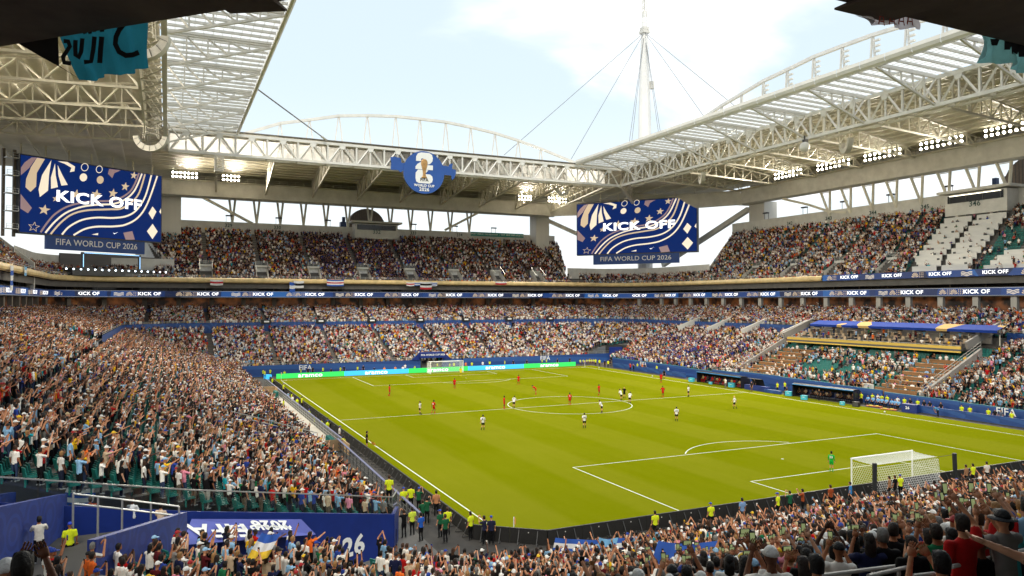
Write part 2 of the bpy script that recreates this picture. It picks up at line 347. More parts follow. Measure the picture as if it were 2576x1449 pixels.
def terrace(name, A, B, rows, i0, i1, parent, m, ok=None, depth_last=.03):
    q = MB(); n = i1 - i0 + 1
    idx = [i % NTOT for i in range(i0, i1 + 1)]
    for k, (t0_, z, sec) in enumerate(rows):
        t1_ = rows[k + 1][0] if k + 1 < len(rows) else t0_ + depth_last
        zb = rows[k - 1][1] if k else z - 1.2
        a = lerp2(A[idx], B[idx], t0_); b_ = lerp2(A[idx], B[idx], t1_)
        for i in range(n - 1):
            c_ = (a[i] + a[i + 1] + b_[i] + b_[i + 1]) / 4
            if ok and not ok(c_[0], c_[1], t0_): continue
            q.quad((*a[i], zb), (*a[i + 1], zb), (*a[i + 1], z), (*a[i], z)); q.quad((*a[i], z), (*a[i + 1], z), (*b_[i + 1], z), (*b_[i], z))
    return q.build(name, m, parent)
lower_ok = lambda x, y, t: not poly_in((x, y), TUN1) and not poly_in((x, y), TUN2)
STANDS = [  # root name, label, index range
    ('grandstand', 'packed grandstand along the touchline opposite the team dugouts', ILEFT, IFL + 5),
    ('grandstand', 'packed grandstand behind the goal with green and blue sponsor board', IFL + 5, IFR + 5),
    ('grandstand', 'half filled grandstand behind the team dugouts with teal seats', IFR + 5, INR + 5),
    ('grandstand', 'packed grandstand behind the goal with the green keeper', INR + 5, INL + NC + 1)]
stand = []
for nm, lb, a, b_ in STANDS:
    o = empty(nm, (float(F0[(a + b_) // 2 % NTOT][0]), float(F0[(a + b_) // 2 % NTOT][1]), 0)); tag(o, lb, 'grandstand'); o.location = (0, 0, 0); stand.append(o)
    if len(stand) == 1: terrace('terrace', F0, B0, SROWS, a, ISPL, o, concrete, lower_ok); terrace('terrace', F0, B0, LROWS, ISPL, b_, o, concrete, lower_ok)
    else: terrace('terrace', F0, B0, NROWS if len(stand) == 4 else LROWS, a, b_, o, concrete, lower_ok)
deck = []
for nm, lb, a, b_ in [('upper_deck', 'steep upper deck above the touchline opposite the dugouts', ILEFT, IFL + 5), ('upper_deck', 'steep crowded upper deck under the roof truss with round blue emblem', IFL + 5, IFR + 5),
                      ('upper_deck', 'steep upper deck with white press desks above the dugout side', IFR + 5, INR + 5)]:
    o = empty(nm); tag(o, lb, 'upper deck'); deck.append(o)
    terrace('terrace', U0, U1, UROWS, a, b_, o, concrete, up_ok)
def band(name, A, z0, z1, i0, i1, m, parent, A2=None, ok=None):
    q = MB(); A2 = A if A2 is None else A2
    for i in range(i0, i1):
        a, b_ = A[i % NTOT], A[(i + 1) % NTOT]; c_, d = A2[i % NTOT], A2[(i + 1) % NTOT]
        if ok and not ok((a[0] + b_[0]) / 2, (a[1] + b_[1]) / 2): continue
        q.quad((*a, z0), (*b_, z0), (*d, z1), (*c_, z1))
    return q.build(name, m, parent)
# mid-bowl cross-aisle wall, wrapped in blue
C0 = lerp2(F0, B0, .612)
for k, a, b_ in ((0, ISPL, IFL + 5), (1, IFL + 5, IFR + 5), (2, IFR + 5, IRIGHT + 22), (2, IRIGHT + 22, INR + 5)):
    band('aisle_wall', C0, 7.9, 10.45, a, b_, blue_wrap, stand[k], ok=lambda x, y: not (x > 84 and 26 < y < 64))
    q = MB()
    for i in range(a, b_):
        p, p2 = C0[i % NTOT], C0[(i + 1) % NTOT]
        for zz in (10.6, 10.85): q.beam((*p, zz), (*p2, zz), .05)
    q.build('aisle_rail', galv, stand[k])
# lower suite level behind the bowl: parapet, soffit, back wall whose own glow stands for warm room light
wm = bpy.data.materials.new('suite_interior_glow'); wm.use_nodes = True; t = wm.node_tree; b = t.nodes['Principled BSDF']
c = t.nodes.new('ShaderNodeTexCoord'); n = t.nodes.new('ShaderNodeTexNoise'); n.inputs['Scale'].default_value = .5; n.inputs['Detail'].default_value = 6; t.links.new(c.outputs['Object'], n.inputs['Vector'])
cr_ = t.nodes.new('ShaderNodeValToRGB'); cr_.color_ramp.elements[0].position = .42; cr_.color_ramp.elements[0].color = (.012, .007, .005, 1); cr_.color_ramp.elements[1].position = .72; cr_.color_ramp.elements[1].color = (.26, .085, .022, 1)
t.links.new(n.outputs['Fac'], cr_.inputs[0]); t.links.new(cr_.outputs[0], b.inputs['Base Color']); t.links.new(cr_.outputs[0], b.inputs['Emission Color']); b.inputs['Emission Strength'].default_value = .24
led_m = None
for k, (_, _, a, b_) in enumerate(STANDS):
    if k == 3: continue
    st_ = stand[k]
    band('suite_parapet', B0, 12.3, 13.55, a, b_, blue_wrap, st_)
    band('suite_floor', B0, 13.5, 13.5, a, b_, concrete, st_, T0)
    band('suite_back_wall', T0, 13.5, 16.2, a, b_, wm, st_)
    band('suite_ceiling', S0, 16.15, 16.15, a, b_, dark_steel, st_, T0)
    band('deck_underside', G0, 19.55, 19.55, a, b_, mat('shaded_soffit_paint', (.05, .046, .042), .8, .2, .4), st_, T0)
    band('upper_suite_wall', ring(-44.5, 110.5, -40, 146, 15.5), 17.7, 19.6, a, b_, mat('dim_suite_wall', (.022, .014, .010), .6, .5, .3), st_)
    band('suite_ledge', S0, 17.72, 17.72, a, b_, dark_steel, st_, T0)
    # columns, mullions and panes
    S1 = ring(-42.8, 108.8, -39.3, 144.3, 14.5)
    acc = 0
    for i in range(a, b_):
        p = Vector(S0[i % NTOT]); p2 = Vector(S0[(i + 1) % NTOT]); L = (p2 - p).length; nst = 0
        acc += L
        if acc > 5.6:
            acc = 0; d = (p2 - p).normalized(); rz = math.atan2(d.y, d.x)
            box('column', (*(Vector(B0[i % NTOT]) * .8 + Vector(T0[i % NTOT]) * .2), 14.75), (1.0, .7, 2.85), mat('bronze_column', (.13, .105, .08), .6, .15, 1) if k != 2 else mat('pale_column', (.42, .39, .34), .7, .1, 1), st_, rz)
            box('mullion', (*(p + (p2 - p) * .5), 18.65), (.16, .14, 1.9), mat('bronze_frame', (.10, .075, .05), .5, .1, 2), st_, rz)
    # tinted panes of the upper suites
    run = []; 
    i = a
    while i < b_:
        j = min(i + 2, b_); p, p2 = S1[i % NTOT], S1[j % NTOT]
        if (i // 2) % 3 != 1:
            MB().quad((*p, 17.8), (*p2, 17.8), (*p2, 19.35), (*p, 19.35)).build('window_pane', glassy('tinted_pane', (.55, .5, .45), .5) if 'tinted_pane' not in MATS else MATS['tinted_pane'], st_)
        i = j
# ------------------------------------------------------------------ people: bodies
SKIN = attr_mat('person_skin', 'skin', .55, .3); SHIRT = attr_mat('person_shirt', 'shirt', .85, .15); PANTS = attr_mat('person_trousers', 'pants', .85, .15)
HAIR = attr_mat('person_hair', 'hair', .6, .3); SHOE = attr_mat('person_shoes', 'shoe', .6, .3); SLEEVE = attr_mat('person_vest_back', 'sleeve', .8, .2)
_t = HAIR.node_tree; _c = _t.nodes.new('ShaderNodeTexCoord'); _n = _t.nodes.new('ShaderNodeTexNoise'); _n.inputs['Scale'].default_value = 34; _n.inputs['Detail'].default_value = 4
_t.links.new(_c.outputs['Object'], _n.inputs['Vector']); _bp = _t.nodes.new('ShaderNodeBump'); _bp.inputs['Strength'].default_value = .9; _bp.inputs['Distance'].default_value = .02; _t.links.new(_n.outputs['Fac'], _bp.inputs['Height']); _t.links.new(_bp.outputs[0], _t.nodes['Principled BSDF'].inputs['Normal'])
BMATS = [SKIN, SHIRT, PANTS, HAIR, SHOE, SLEEVE]
def V(*a): return Vector(a)
def limb(q, a, b, r0, r1, n, mi, flat_=1.0):
    M = frame_y(Vector(b) - Vector(a)); q.cur = mi; rg = []
    for p, r_ in ((Vector(a), r0), (Vector(b), r1)):
        rg.append([p + M @ V(math.cos(2 * math.pi * i / n) * r_, 0, math.sin(2 * math.pi * i / n) * r_ * flat_) for i in range(n)])
    q.loft(rg); q.cur = 0
def ellip(q, c, rx, ry, rz, mi, nu=10, nv=6, tilt=None):
    q.cur = mi; k0 = len(q.v); q.sphere((0, 0, 0), 1, nu, nv, (rx, ry, rz)); q.cur = 0
    for i in range(k0, len(q.v)):
        v = Vector(q.v[i]); v = tilt @ v if tilt else v
        q.v[i] = tuple(Vector(c) + v)
# pose: offsets in metres, person faces +Y, x to the person's right; arms given as (elbow, wrist) for right then left
POSES = {
    'stand':   dict(arms=[((.24, -.02, 1.14), (.25, .06, .90)), ((-.24, -.02, 1.14), (-.25, .06, .90))]),
    'phone':   dict(arms=[((.24, .20, 1.32), (.09, .36, 1.62)), ((-.24, .20, 1.32), (-.09, .36, 1.62))]),
    'hold':    dict(arms=[((.27, .14, 1.60), (.13, .30, 1.88)), ((-.24, -.02, 1.14), (-.22, .10, .93))]),
    'wide':    dict(arms=[((.36, .06, 1.62), (.40, .12, 1.88)), ((-.36, .06, 1.62), (-.40, .12, 1.88))]),
    'clap':    dict(arms=[((.26, .16, 1.22), (.05, .36, 1.36)), ((-.26, .16, 1.22), (-.05, .36, 1.36))]),
    'high':    dict(arms=[((.22, .10, 1.68), (.06, .16, 1.94)), ((-.22, .10, 1.68), (-.06, .16, 1.94))]),
    'point':   dict(arms=[((.24, .26, 1.46), (.24, .52, 1.56)), ((-.24, -.02, 1.14), (-.25, .06, .90))]),
    'hips':    dict(arms=[((.34, -.08, 1.16), (.17, .02, .98)), ((-.34, -.08, 1.16), (-.17, .02, .98))]),
    'walk':    dict(arms=[((.23, .10, 1.15), (.22, .26, .98)), ((-.23, -.14, 1.16), (-.24, -.16, .91))], legs=[((.10, .16, .50), (.10, .04, .08)), ((-.10, .02, .50), (-.10, -.30, .12))]),
    'arms_out': dict(arms=[((.42, .02, 1.40), (.66, .05, 1.40)), ((-.30, .02, 1.18), (-.40, .08, .95))]),
    'bend':    dict(lean=.9, arms=[((.20, .46, .98), (.13, .30, .62)), ((-.20, .46, .98), (-.13, .30, .62))]),
    'stoop':   dict(lean=.45, arms=[((.24, .26, 1.06), (.14, .22, .80)), ((-.24, .26, 1.06), (-.14, .22, .80))]),
    'sit':     dict(seat=.46, arms=[((.24, .10, .80), (.14, .34, .66)), ((-.24, .10, .80), (-.14, .34, .66))]),
    'crouch':  dict(seat=.30, crouch=True, arms=[((.24, .22, .66), (.10, .40, .62)), ((-.24, .22, .66), (-.10, .40, .62))]),
}
def body(q, pose, n=8, girth=1.0, hands=0, long_sleeve=False, trousers=True, hairstyle=None):
    """adds a figure 1.75 m tall to q; returns wrist points and head centre"""
    P = POSES[pose]; lean = P.get('lean', 0); seat = P.get('seat'); hz = .93; fy = 0
    if seat is not None: hz = seat + .10
    def up(z, y=0, x=0):      # points above the hip tilt forward by lean
        h = z - .93
        return V(x, y * math.cos(lean) + h * math.sin(lean), hz + h * math.cos(lean) - y * math.sin(lean))
    def ringe(z, rx, ry, y=0):
        return [up(z, y + ry * math.sin(2 * math.pi * i / n), rx * math.cos(2 * math.pi * i / n)) for i in range(n)]
    g = girth
    q.cur = 1
    q.loft([ringe(.86, .155 * g, .115 * g), ringe(.96, .165 * g, .118 * g), ringe(1.10, .150 * g, .112 * g), ringe(1.26, .172 * g, .118 * g, .005), ringe(1.38, .180, .105, 0), ringe(1.45, .135, .075, -.01), ringe(1.49, .065, .060, -.005)])
    q.cur = 0
    limb(q, up(1.45, -.005), up(1.57, .015), .058, .052, n, 0)
    hc = up(1.655, .03)
    T = Matrix.Rotation(-lean * .6, 3, 'X')
    ellip(q, hc, .076, .097, .118, 0, n, 6 if n < 9 else 8, T)
    ellip(q, hc + T @ V(0, .055, -.065), .05, .048, .052, 0, n, 5, T)            # jaw
    if n >= 8:
        ellip(q, hc + T @ V(0, .102, -.015), .014, .020, .026, 0, 6, 4, T)       # nose
        for s_ in (1, -1): ellip(q, hc + T @ V(s_ * .078, 0, -.01), .012, .022, .032, 0, 6, 4, T)
    wr = []
    for s_, (el, wt) in zip((1, -1), P['arms']):
        sh = up(1.405, 0, s_ * .185 * (.5 + .5 * g)); el = V(*el); wt = V(*wt)
        if seat is None and not lean: pass
        mid = sh + (el - sh) * .78
        limb(q, sh - (el - sh).normalized() * .03, mid, .074, .068, n, 1, 1); limb(q, mid, el, .046, .042, n, 1 if long_sleeve else 0)
        q.cur = 1; q.cur = 0
        limb(q, el, wt, .043, .029, n, 1 if long_sleeve else 0); ellip(q, el, .043, .043, .043, 1 if long_sleeve else 0, max(6, n - 2), 5)
        d = (wt - el).normalized(); hand(q, wt, d, s_, hands); wr.append((wt, d))
        ellip(q, sh, .074, .078, .070, 1, max(6, n - 2), 5)
    for k, s_ in enumerate((1, -1)):
        hip = V(s_ * .088, 0, hz - .02)
        if 'legs' in P: kn, an = (V(*p) for p in P['legs'][k])
        elif P.get('crouch'): kn, an = V(s_ * .16, .36, .42), V(s_ * .13, .06, .09)
        elif seat is not None: kn, an = V(s_ * .13, .42, hz - .04), V(s_ * .13, .40, .09)
        else: kn, an = V(s_ * .10, .02, .50), V(s_ * .11, -.02, .08)
        kmat = 2 if trousers else 0
        md = hip + (kn - hip) * .75
        limb(q, hip, md, .096 * g, .078, n, 2); limb(q, md, kn, .066 if not trousers else .074, .056 if not trousers else .062, n, kmat)
        ellip(q, kn, .058, .058, .06, kmat, max(6, n - 2), 5)
        cf = kn + (an - kn) * .45
        limb(q, kn, cf, .054, .052, n, kmat); limb(q, cf, an, .052 if not trousers else .056, .038 if not trousers else .05, n, 4 if not trousers else 2)
        limb(q, an + V(0, -.05, -.035), an + V(s_ * .02, .17, -.048), .042, .034, n, 4)
    return wr, hc, T
def hand(q, w, d, s_, lvl):
    """palm, four unequal bent fingers and a thumb leaving the side of the palm"""
    if lvl == 0:
        limb(q, w, w + d * .15, .036, .026, 6, 0); return
    up_ = V(0, -1, .2) if abs(d.z) > .5 else V(0, 0, 1)
    x = d.cross(up_).normalized(); nrm = x.cross(d).normalized()
    q.cur = 0; rg = []
    for t_, hw, ht in ((0, .028, .020), (.04, .038, .018), (.085, .042, .014)):
        c_ = w + d * t_; rg.append([c_ + x * a * hw + nrm * b_ * ht for a, b_ in ((-1, -1), (1, -1), (1, 1), (-1, 1))])
    q.loft(rg)
    for i, L in enumerate((.062, .074, .069, .052)):
        b0 = w + d * .08 + x * (-.031 + .0205 * i); k1 = b0 + d * L * .55 + nrm * .006 + x * (i - 1.5) * .004; k2 = k1 + d * L * .42 + nrm * .022
        limb(q, b0, k1, .0095, .009, 5, 0); limb(q, k1, k2, .009, .007, 5, 0)
    tb = w + d * .025 + x * s_ * -.036; t1 = tb + d * .035 + x * s_ * -.024; t2 = t1 + d * .03 + nrm * .012
    limb(q, tb, t1, .012, .010, 5, 0); limb(q, t1, t2, .010, .008, 5, 0)
def hair_part(q, hc, T, style, mi, n=10):
    """short / long hair or a cap, sitting on the head"""
    def P_(x, y, z): return hc + T @ V(x, y, z)
    q.cur = mi
    if style in ('short', 'long', 'bun'):
        rg = []
        for k_ in range(6):
            ph = R(-22 + k_ * 21); ph = min(ph, R(84))
            rg.append([P_(.086 * math.cos(ph) * math.cos(2 * math.pi * i / n), -.012 + (.103 if math.sin(2 * math.pi * i / n) < .3 else .088) * math.cos(ph) * math.sin(2 * math.pi * i / n), .014 + .118 * math.sin(ph) + (.055 if math.sin(2 * math.pi * i / n) > .45 and k_ < 3 else (-.05 if k_ == 0 and math.sin(2 * math.pi * i / n) < .1 else 0))) for i in range(n)])
        q.loft(rg)
        if style == 'long':
            rg = []
            for z, rx, ry, y in ((.02, .085, .06, -.05), (-.10, .095, .055, -.06), (-.24, .085, .045, -.075), (-.33, .05, .03, -.075)):
                rg.append([P_(rx * math.cos(2 * math.pi * i / n), y + ry * math.sin(2 * math.pi * i / n), z) for i in range(n)])
            q.loft(rg)
        if style == 'bun': ellip(q, P_(0, -.09, .09), .05, .05, .05, mi, 8, 5)
    elif style in ('cap', 'cap_back', 'hat'):
        rg = []
        for k_ in range(5):
            ph = R(2 + k_ * 20); rg.append([P_(.089 * math.cos(ph) * math.cos(2 * math.pi * i / n), -.004 + .108 * math.cos(ph) * math.sin(2 * math.pi * i / n), .02 + .112 * math.sin(ph)) for i in range(n)])
        q.loft(rg)
        if style == 'hat': q.loft([[P_(r_ * math.cos(2 * math.pi * i / n), r_ * 1.05 * math.sin(2 * math.pi * i / n), z) for i in range(n)] for r_, z in ((.092, .03), (.17, .008), (.17, .0), (.09, .018))])
        else:
            y = 1 if style == 'cap' else -1
            pts = [(-.075, .07 * y), (-.07, .15 * y), (-.03, .185 * y), (.03, .185 * y), (.07, .15 * y), (.075, .07 * y)]
            q.loft([[P_(a, b_, .038 - .12 * max(0, abs(b_) - .09)) for a, b_ in pts], [P_(a, b_, .026 - .12 * max(0, abs(b_) - .09)) for a, b_ in pts]])
    q.cur = 0
# ------------------------------------------------------------------ the massed crowd: low figures, one per seat
def low_figure(pose, style, seed):
    q = MB(); wr, hc, T = body(q, pose, 5, 1.0 + .12 * (seed % 3 - 1), 0)
    if style: hair_part(q, hc, T, style, 3, 6)
    if pose in ('phone', 'hold'):
        w, d = wr[0]; q.cur = 3; q.box(w + d * .14 + V(-.05 if pose == 'phone' else 0, .02, 0), (.08, .012, .15)); q.cur = 0
    return q.mesh('spectator', BMATS)
figs = bpy.data.collections.new('crowd_figures')
FIG = []
k = 0
for ps in ('stand', 'stand', 'phone', 'hold', 'wide', 'clap', 'high', 'point', 'sit', 'sit'):
    for stl in ('short', 'cap', 'long'):
        o = bpy.data.objects.new('figure_%03d' % k, low_figure(ps, stl, k)); figs.objects.link(o); FIG.append((ps, stl)); k += 1
NF = k
def srgb(r, g, b): return tuple(((c / 255 + .055) / 1.055) ** 2.4 if c > 10 else c / 3294 for c in (r, g, b))
SHIRTS = {'white': (srgb(240, 234, 224), 29), 'pale blue': (srgb(140, 182, 215), 10), 'black': (srgb(20, 18, 19), 25), 'navy': (srgb(28, 33, 66), 8), 'grey': (srgb(130, 126, 122), 7), 'red': (srgb(180, 24, 24), 6),
          'yellow': (srgb(240, 190, 30), 4.5), 'beige': (srgb(205, 180, 150), 6), 'royal blue': (srgb(44, 68, 150), 4), 'green': (srgb(30, 110, 70), 2), 'orange': (srgb(225, 105, 40), 1.5), 'pink': (srgb(225, 140, 160), 2.5), 'maroon': (srgb(90, 25, 30), 3), 'teal': (srgb(30, 150, 160), 1.5)}
SH_N = list(SHIRTS); SH_W = np.array([SHIRTS[s][1] for s in SH_N], float); SH_W /= SH_W.sum(); SH_C = np.array([SHIRTS[s][0] for s in SH_N])
SKINS = np.array([srgb(214, 160, 124), srgb(196, 140, 104), srgb(166, 112, 78), srgb(118, 76, 52), srgb(78, 50, 36), srgb(222, 176, 146)]); SKIN_W = np.array([.26, .26, .2, .1, .06, .12])
HAIRS = np.array([srgb(22, 17, 15), srgb(38, 27, 21), srgb(66, 44, 30), srgb(150, 110, 66), srgb(120, 118, 114)]); HAIR_W = np.array([.46, .26, .14, .07, .07])
HATS = np.array([srgb(235, 232, 226), srgb(25, 25, 28), srgb(30, 60, 150), srgb(160, 30, 35), srgb(150, 190, 220), srgb(190, 170, 130), srgb(235, 190, 40)]); HAT_W = np.array([.42, .2, .13, .06, .09, .06, .04])
PANTC = np.array([srgb(20, 20, 23), srgb(34, 40, 58), srgb(96, 86, 74), srgb(52, 66, 94), srgb(165, 160, 150)]); PANT_W = np.array([.48, .24, .11, .12, .05])
SKINS = SKINS * np.array([.86, .76, .70]); rng = np.random.default_rng(5)
def pose_pick(kind, n):
    """mix of poses: share by kind of stand"""
    names = ['stand', 'phone', 'hold', 'wide', 'clap', 'high', 'point', 'sit']
    w = {'lively': [.46, .18, .09, .02, .17, .02, .06, .0], 'calm': [.34, .08, .05, .02, .12, .02, .02, .35], 'mixed': [.52, .10, .05, .02, .14, .02, .03, .12], 'near': [.46, .27, .11, .01, .10, .01, .04, .0]}[kind]
    return [names[i] for i in rng.choice(len(names), n, p=np.array(w) / sum(w))]
CROWD = []   # (x, y, z, rz, pose, style, shirt index)
def pick_style(): 
    u = rng.random(); return 'short' if u < .50 else ('cap' if u < .74 else 'long')
# ------------------------------------------------------------------ seats and who fills them
CROWD_X = []
SEATS = []     # x, y, z, rz
EMPTY_SEATS = []
SEATS = []
AISX = [.6 + 12.35 * i for i in range(-3, 9)]
AISY = [-2.5 + 12.3 * i for i in range(-2, 10)]
def in_aisle(x, y, side, half=.62):
    if side in ('far', 'near'): return any(abs(x - a) < half for a in AISX)
    return any(abs(y - a) < half for a in AISY)
def near_line(x):
    pts = [(-200, 1380), (0, 1380), (130, 1382), (330, 1366), (470, 1318), (1000, 1316), (1150, 1340), (1290, 1362), (1600, 1330), (1900, 1292), (2200, 1228), (2450, 1180), (2800, 1120)]
    for (a, b_), (c_, d) in zip(pts[:-1], pts[1:]):
        if a <= x <= c_: return b_ + (d - b_) * (x - a) / (c_ - a)
    return 1500
VOML = [(-14.5, -6.7, 30.6), (-12.5, -6.7, 68.0)]     # stair mouths in the touchline stand
VIP = (57.9, 29.5)       # press and guest block in the middle of the dugout side: rows behind X 88.7
def box_rows(x, y):      # blocks with desks in front of each row
    return 75 < x < 88.6 and (27.5 < y < 34.5 or 55.5 < y < 63.5)
def fill(A, B, rows, i0, i1, side, kind, occ, tier, spacing=.49):
    idx = [i % NTOT for i in range(i0, i1 + 1)]
    for ri, (t0_, z, sec) in enumerate(rows):
        t1_ = t0_ + .012
        a = lerp2(A[idx], B[idx], t1_); inn = lerp2(A[idx], B[idx], t0_)
        d = np.linalg.norm(np.diff(a, axis=0), axis=1); s = np.concatenate([[0], np.cumsum(d)]); L = s[-1]
        n = int(L / spacing); ss = (np.arange(n) + .5 + (ri % 2) * .3) * spacing; ss = ss[ss < L]
        xs = np.interp(ss, s, a[:, 0]); ys = np.interp(ss, s, a[:, 1])
        nb = B[idx] - A[idx]; nx = np.interp(ss, s, nb[:, 0]); ny = np.interp(ss, s, nb[:, 1])
        for x, y, ux, uy in zip(xs, ys, nx, ny):
            if tier == 'low' and not lower_ok(x, y, t0_): continue
            if tier == 'up' and not up_ok(x, y, t0_): continue
            pr = proj((x, y, z + 1.2))
            if pr[2] < 1.5 or not (-60 < pr[0] < 2640) or pr[1] > 1640: continue
            if tier == 'low' and side == 'left' and any(x0 - .2 < x < x1 and -2.4 < y - yw < .35 for x0, x1, yw in VOML): continue
            if in_aisle(x, y, side, .60 if tier == 'low' else .55): continue
            rz = math.atan2(ux, -uy)           # faces the pitch
            if tier == 'up':
                if side == 'far' and 26.8 < x < 41.6 and y > 163.5: continue
                if side == 'right' and 41 < y < 54 and x > 119.5: continue
                if any(abs((x if side == 'far' else y) - v) < 1.5 for v in (VOMX if side == 'far' else VOMY)) and .04 < t0_ < .30: continue
            if side == 'near':
                h = proj((x, y, z + 1.72))
                if h[2] < 9.0: continue
                if h[1] < near_line(h[0]) - 6: continue
            o_ = occ; kd = kind
            if side == 'right' and tier == 'low':
                if 25.5 < y < 64 and x > 88.2 and x < 96: 
                    if x > 92.6: continue
                    o_ = .0
                elif 34.5 <= y <= 55.5 and x < 88.2: o_ = .66 if not (42 < y < 53 and 80.5 < x < 85) else .14; kd = 'calm'
                elif box_rows(x, y): continue
                elif y < 60 and x > 96: o_ = .72; kd = 'mixed'
            if side == 'right' and tier == 'up' and y < 53.5:
                if y > 40: continue
                o_ = .55 if t0_ > .55 else .22
            SEATS.append((x, y, z, rz, side, tier))
            if rng.random() > o_: EMPTY_SEATS.append(len(SEATS) - 1); continue
            jx, jy = rng.normal(0, .10, 2); CROWD.append((x + jx, y + jy, z, rz + rng.normal(0, .22), kd, side, tier))
VOMX = [.9 + 12.65 * i for i in range(-2, 8)]; VOMY = [96.5, 84.0, 71.5, 58.6]
fill(F0, B0, SROWS, ILEFT, ISPL, 'left', 'lively', .97, 'low'); fill(F0, B0, LROWS, ISPL, IFL + 5, 'left', 'lively', .97, 'low')
fill(F0, B0, LROWS, IFL + 5, IFR + 5, 'far', 'mixed', .96, 'low')
fill(F0, B0, LROWS, IFR + 5, INR + 5, 'right', 'mixed', .95, 'low')
fill(F0, B0, NROWS, INR + 5, INL + NC + 1, 'near', 'near', .97, 'low', .52)
fill(U0, U1, UROWS, ILEFT, IFL + 5, 'left', 'mixed', .93, 'up')
fill(U0, U1, UROWS, IFL + 5, IFR + 5, 'far', 'mixed', .95, 'up')
fill(U0, U1, UROWS, IFR + 5, INR + 5, 'right', 'calm', .94, 'up')
# guests in the suites
for k_, (a, b_) in enumerate([(ILEFT, IFL + 5), (IFL + 5, IFR + 5), (IFR + 5, INR + 5)]):
    for i in range(a, b_):
        p, p2 = B0[i % NTOT] * .7 + T0[i % NTOT] * .3, B0[(i + 1) % NTOT] * .7 + T0[(i + 1) % NTOT] * .3
        for _ in range(3):
            u = rng.random(); q = p + (p2 - p) * u; pr = proj((*q, 14))
            if -50 < pr[0] < 2620 and pr[2] > 5 and rng.random() < .6: CROWD.append((q[0], q[1], 13.0, math.atan2(*(B0[i % NTOT] - F0[i % NTOT]) * np.array([1, -1])), 'calm', 'suite', 'suite'))
# ------------------------------------------------------------------ roofs
def r2(x, y): k = 1400 / 2029 * 2576 / 4096; return 900 * 2576 / 4096 + x * k, 200 * 2576 / 4096 + y * k
def r3(x, y): k = 1896 / 2498 * 2576 / 4096; return 2200 * 2576 / 4096 + x * k, y * k
def r1(x, y): k = 1200 / 1739 * 2576 / 4096; return x * k, y * k
def r4(x, y): k = 1300 / 2355 * 2576 / 4096; return x * k, 900 * 2576 / 4096 + y * k
def r5(x, y): k = 1500 / 4096; return 1000 * 2576 / 4096 + x * k, 1100 * 2576 / 4096 + y * k
def r6(x, y): k = 1696 / 4096; return 2400 * 2576 / 4096 + x * k, 1000 * 2576 / 4096 + y * k
def r7(x, y): k = 1700 / 4096; return x * k, 1600 * 2576 / 4096 + y * k
def r8(x, y): k = 2396 / 4096; return 1700 * 2576 / 4096 + x * k, 1600 * 2576 / 4096 + y * k
tm = bpy.data.materials.new('translucent_roof_sheet'); tm.use_nodes = True; t = tm.node_tree; t.nodes.remove(t.nodes['Principled BSDF'])
tl = t.nodes.new('ShaderNodeBsdfTranslucent'); df = t.nodes.new('ShaderNodeBsdfDiffuse'); ms_ = t.nodes.new('ShaderNodeMixShader'); ms_.inputs[0].default_value = .16
c = t.nodes.new('ShaderNodeTexCoord'); n = t.nodes.new('ShaderNodeTexNoise'); n.inputs['Scale'].default_value = .8; n.inputs['Detail'].default_value = 5; t.links.new(c.outputs['Object'], n.inputs['Vector'])
r_ = t.nodes.new('ShaderNodeMapRange'); r_.inputs[1].default_value = .3; r_.inputs[2].default_value = .7; r_.inputs[3].default_value = .80; r_.inputs[4].default_value = .94; t.links.new(n.outputs['Fac'], r_.inputs[0])
t.links.new(r_.outputs[0], tl.inputs[0]); t.links.new(r_.outputs[0], df.inputs[0]); t.links.new(tl.outputs[0], ms_.inputs[1]); t.links.new(df.outputs[0], ms_.inputs[2]); t.links.new(ms_.outputs[0], t.nodes['Material Output'].inputs[0]); MATS[tm.name] = tm
deck_m = bpy.data.materials.new('cream_roof_deck'); deck_m.use_nodes = True
_dm = mat('cream_roof_deck_paint', (.68, .63, .50), .6, .14, .25)
ZB, ZT, ZE = 45.9, 50.15, 50.75
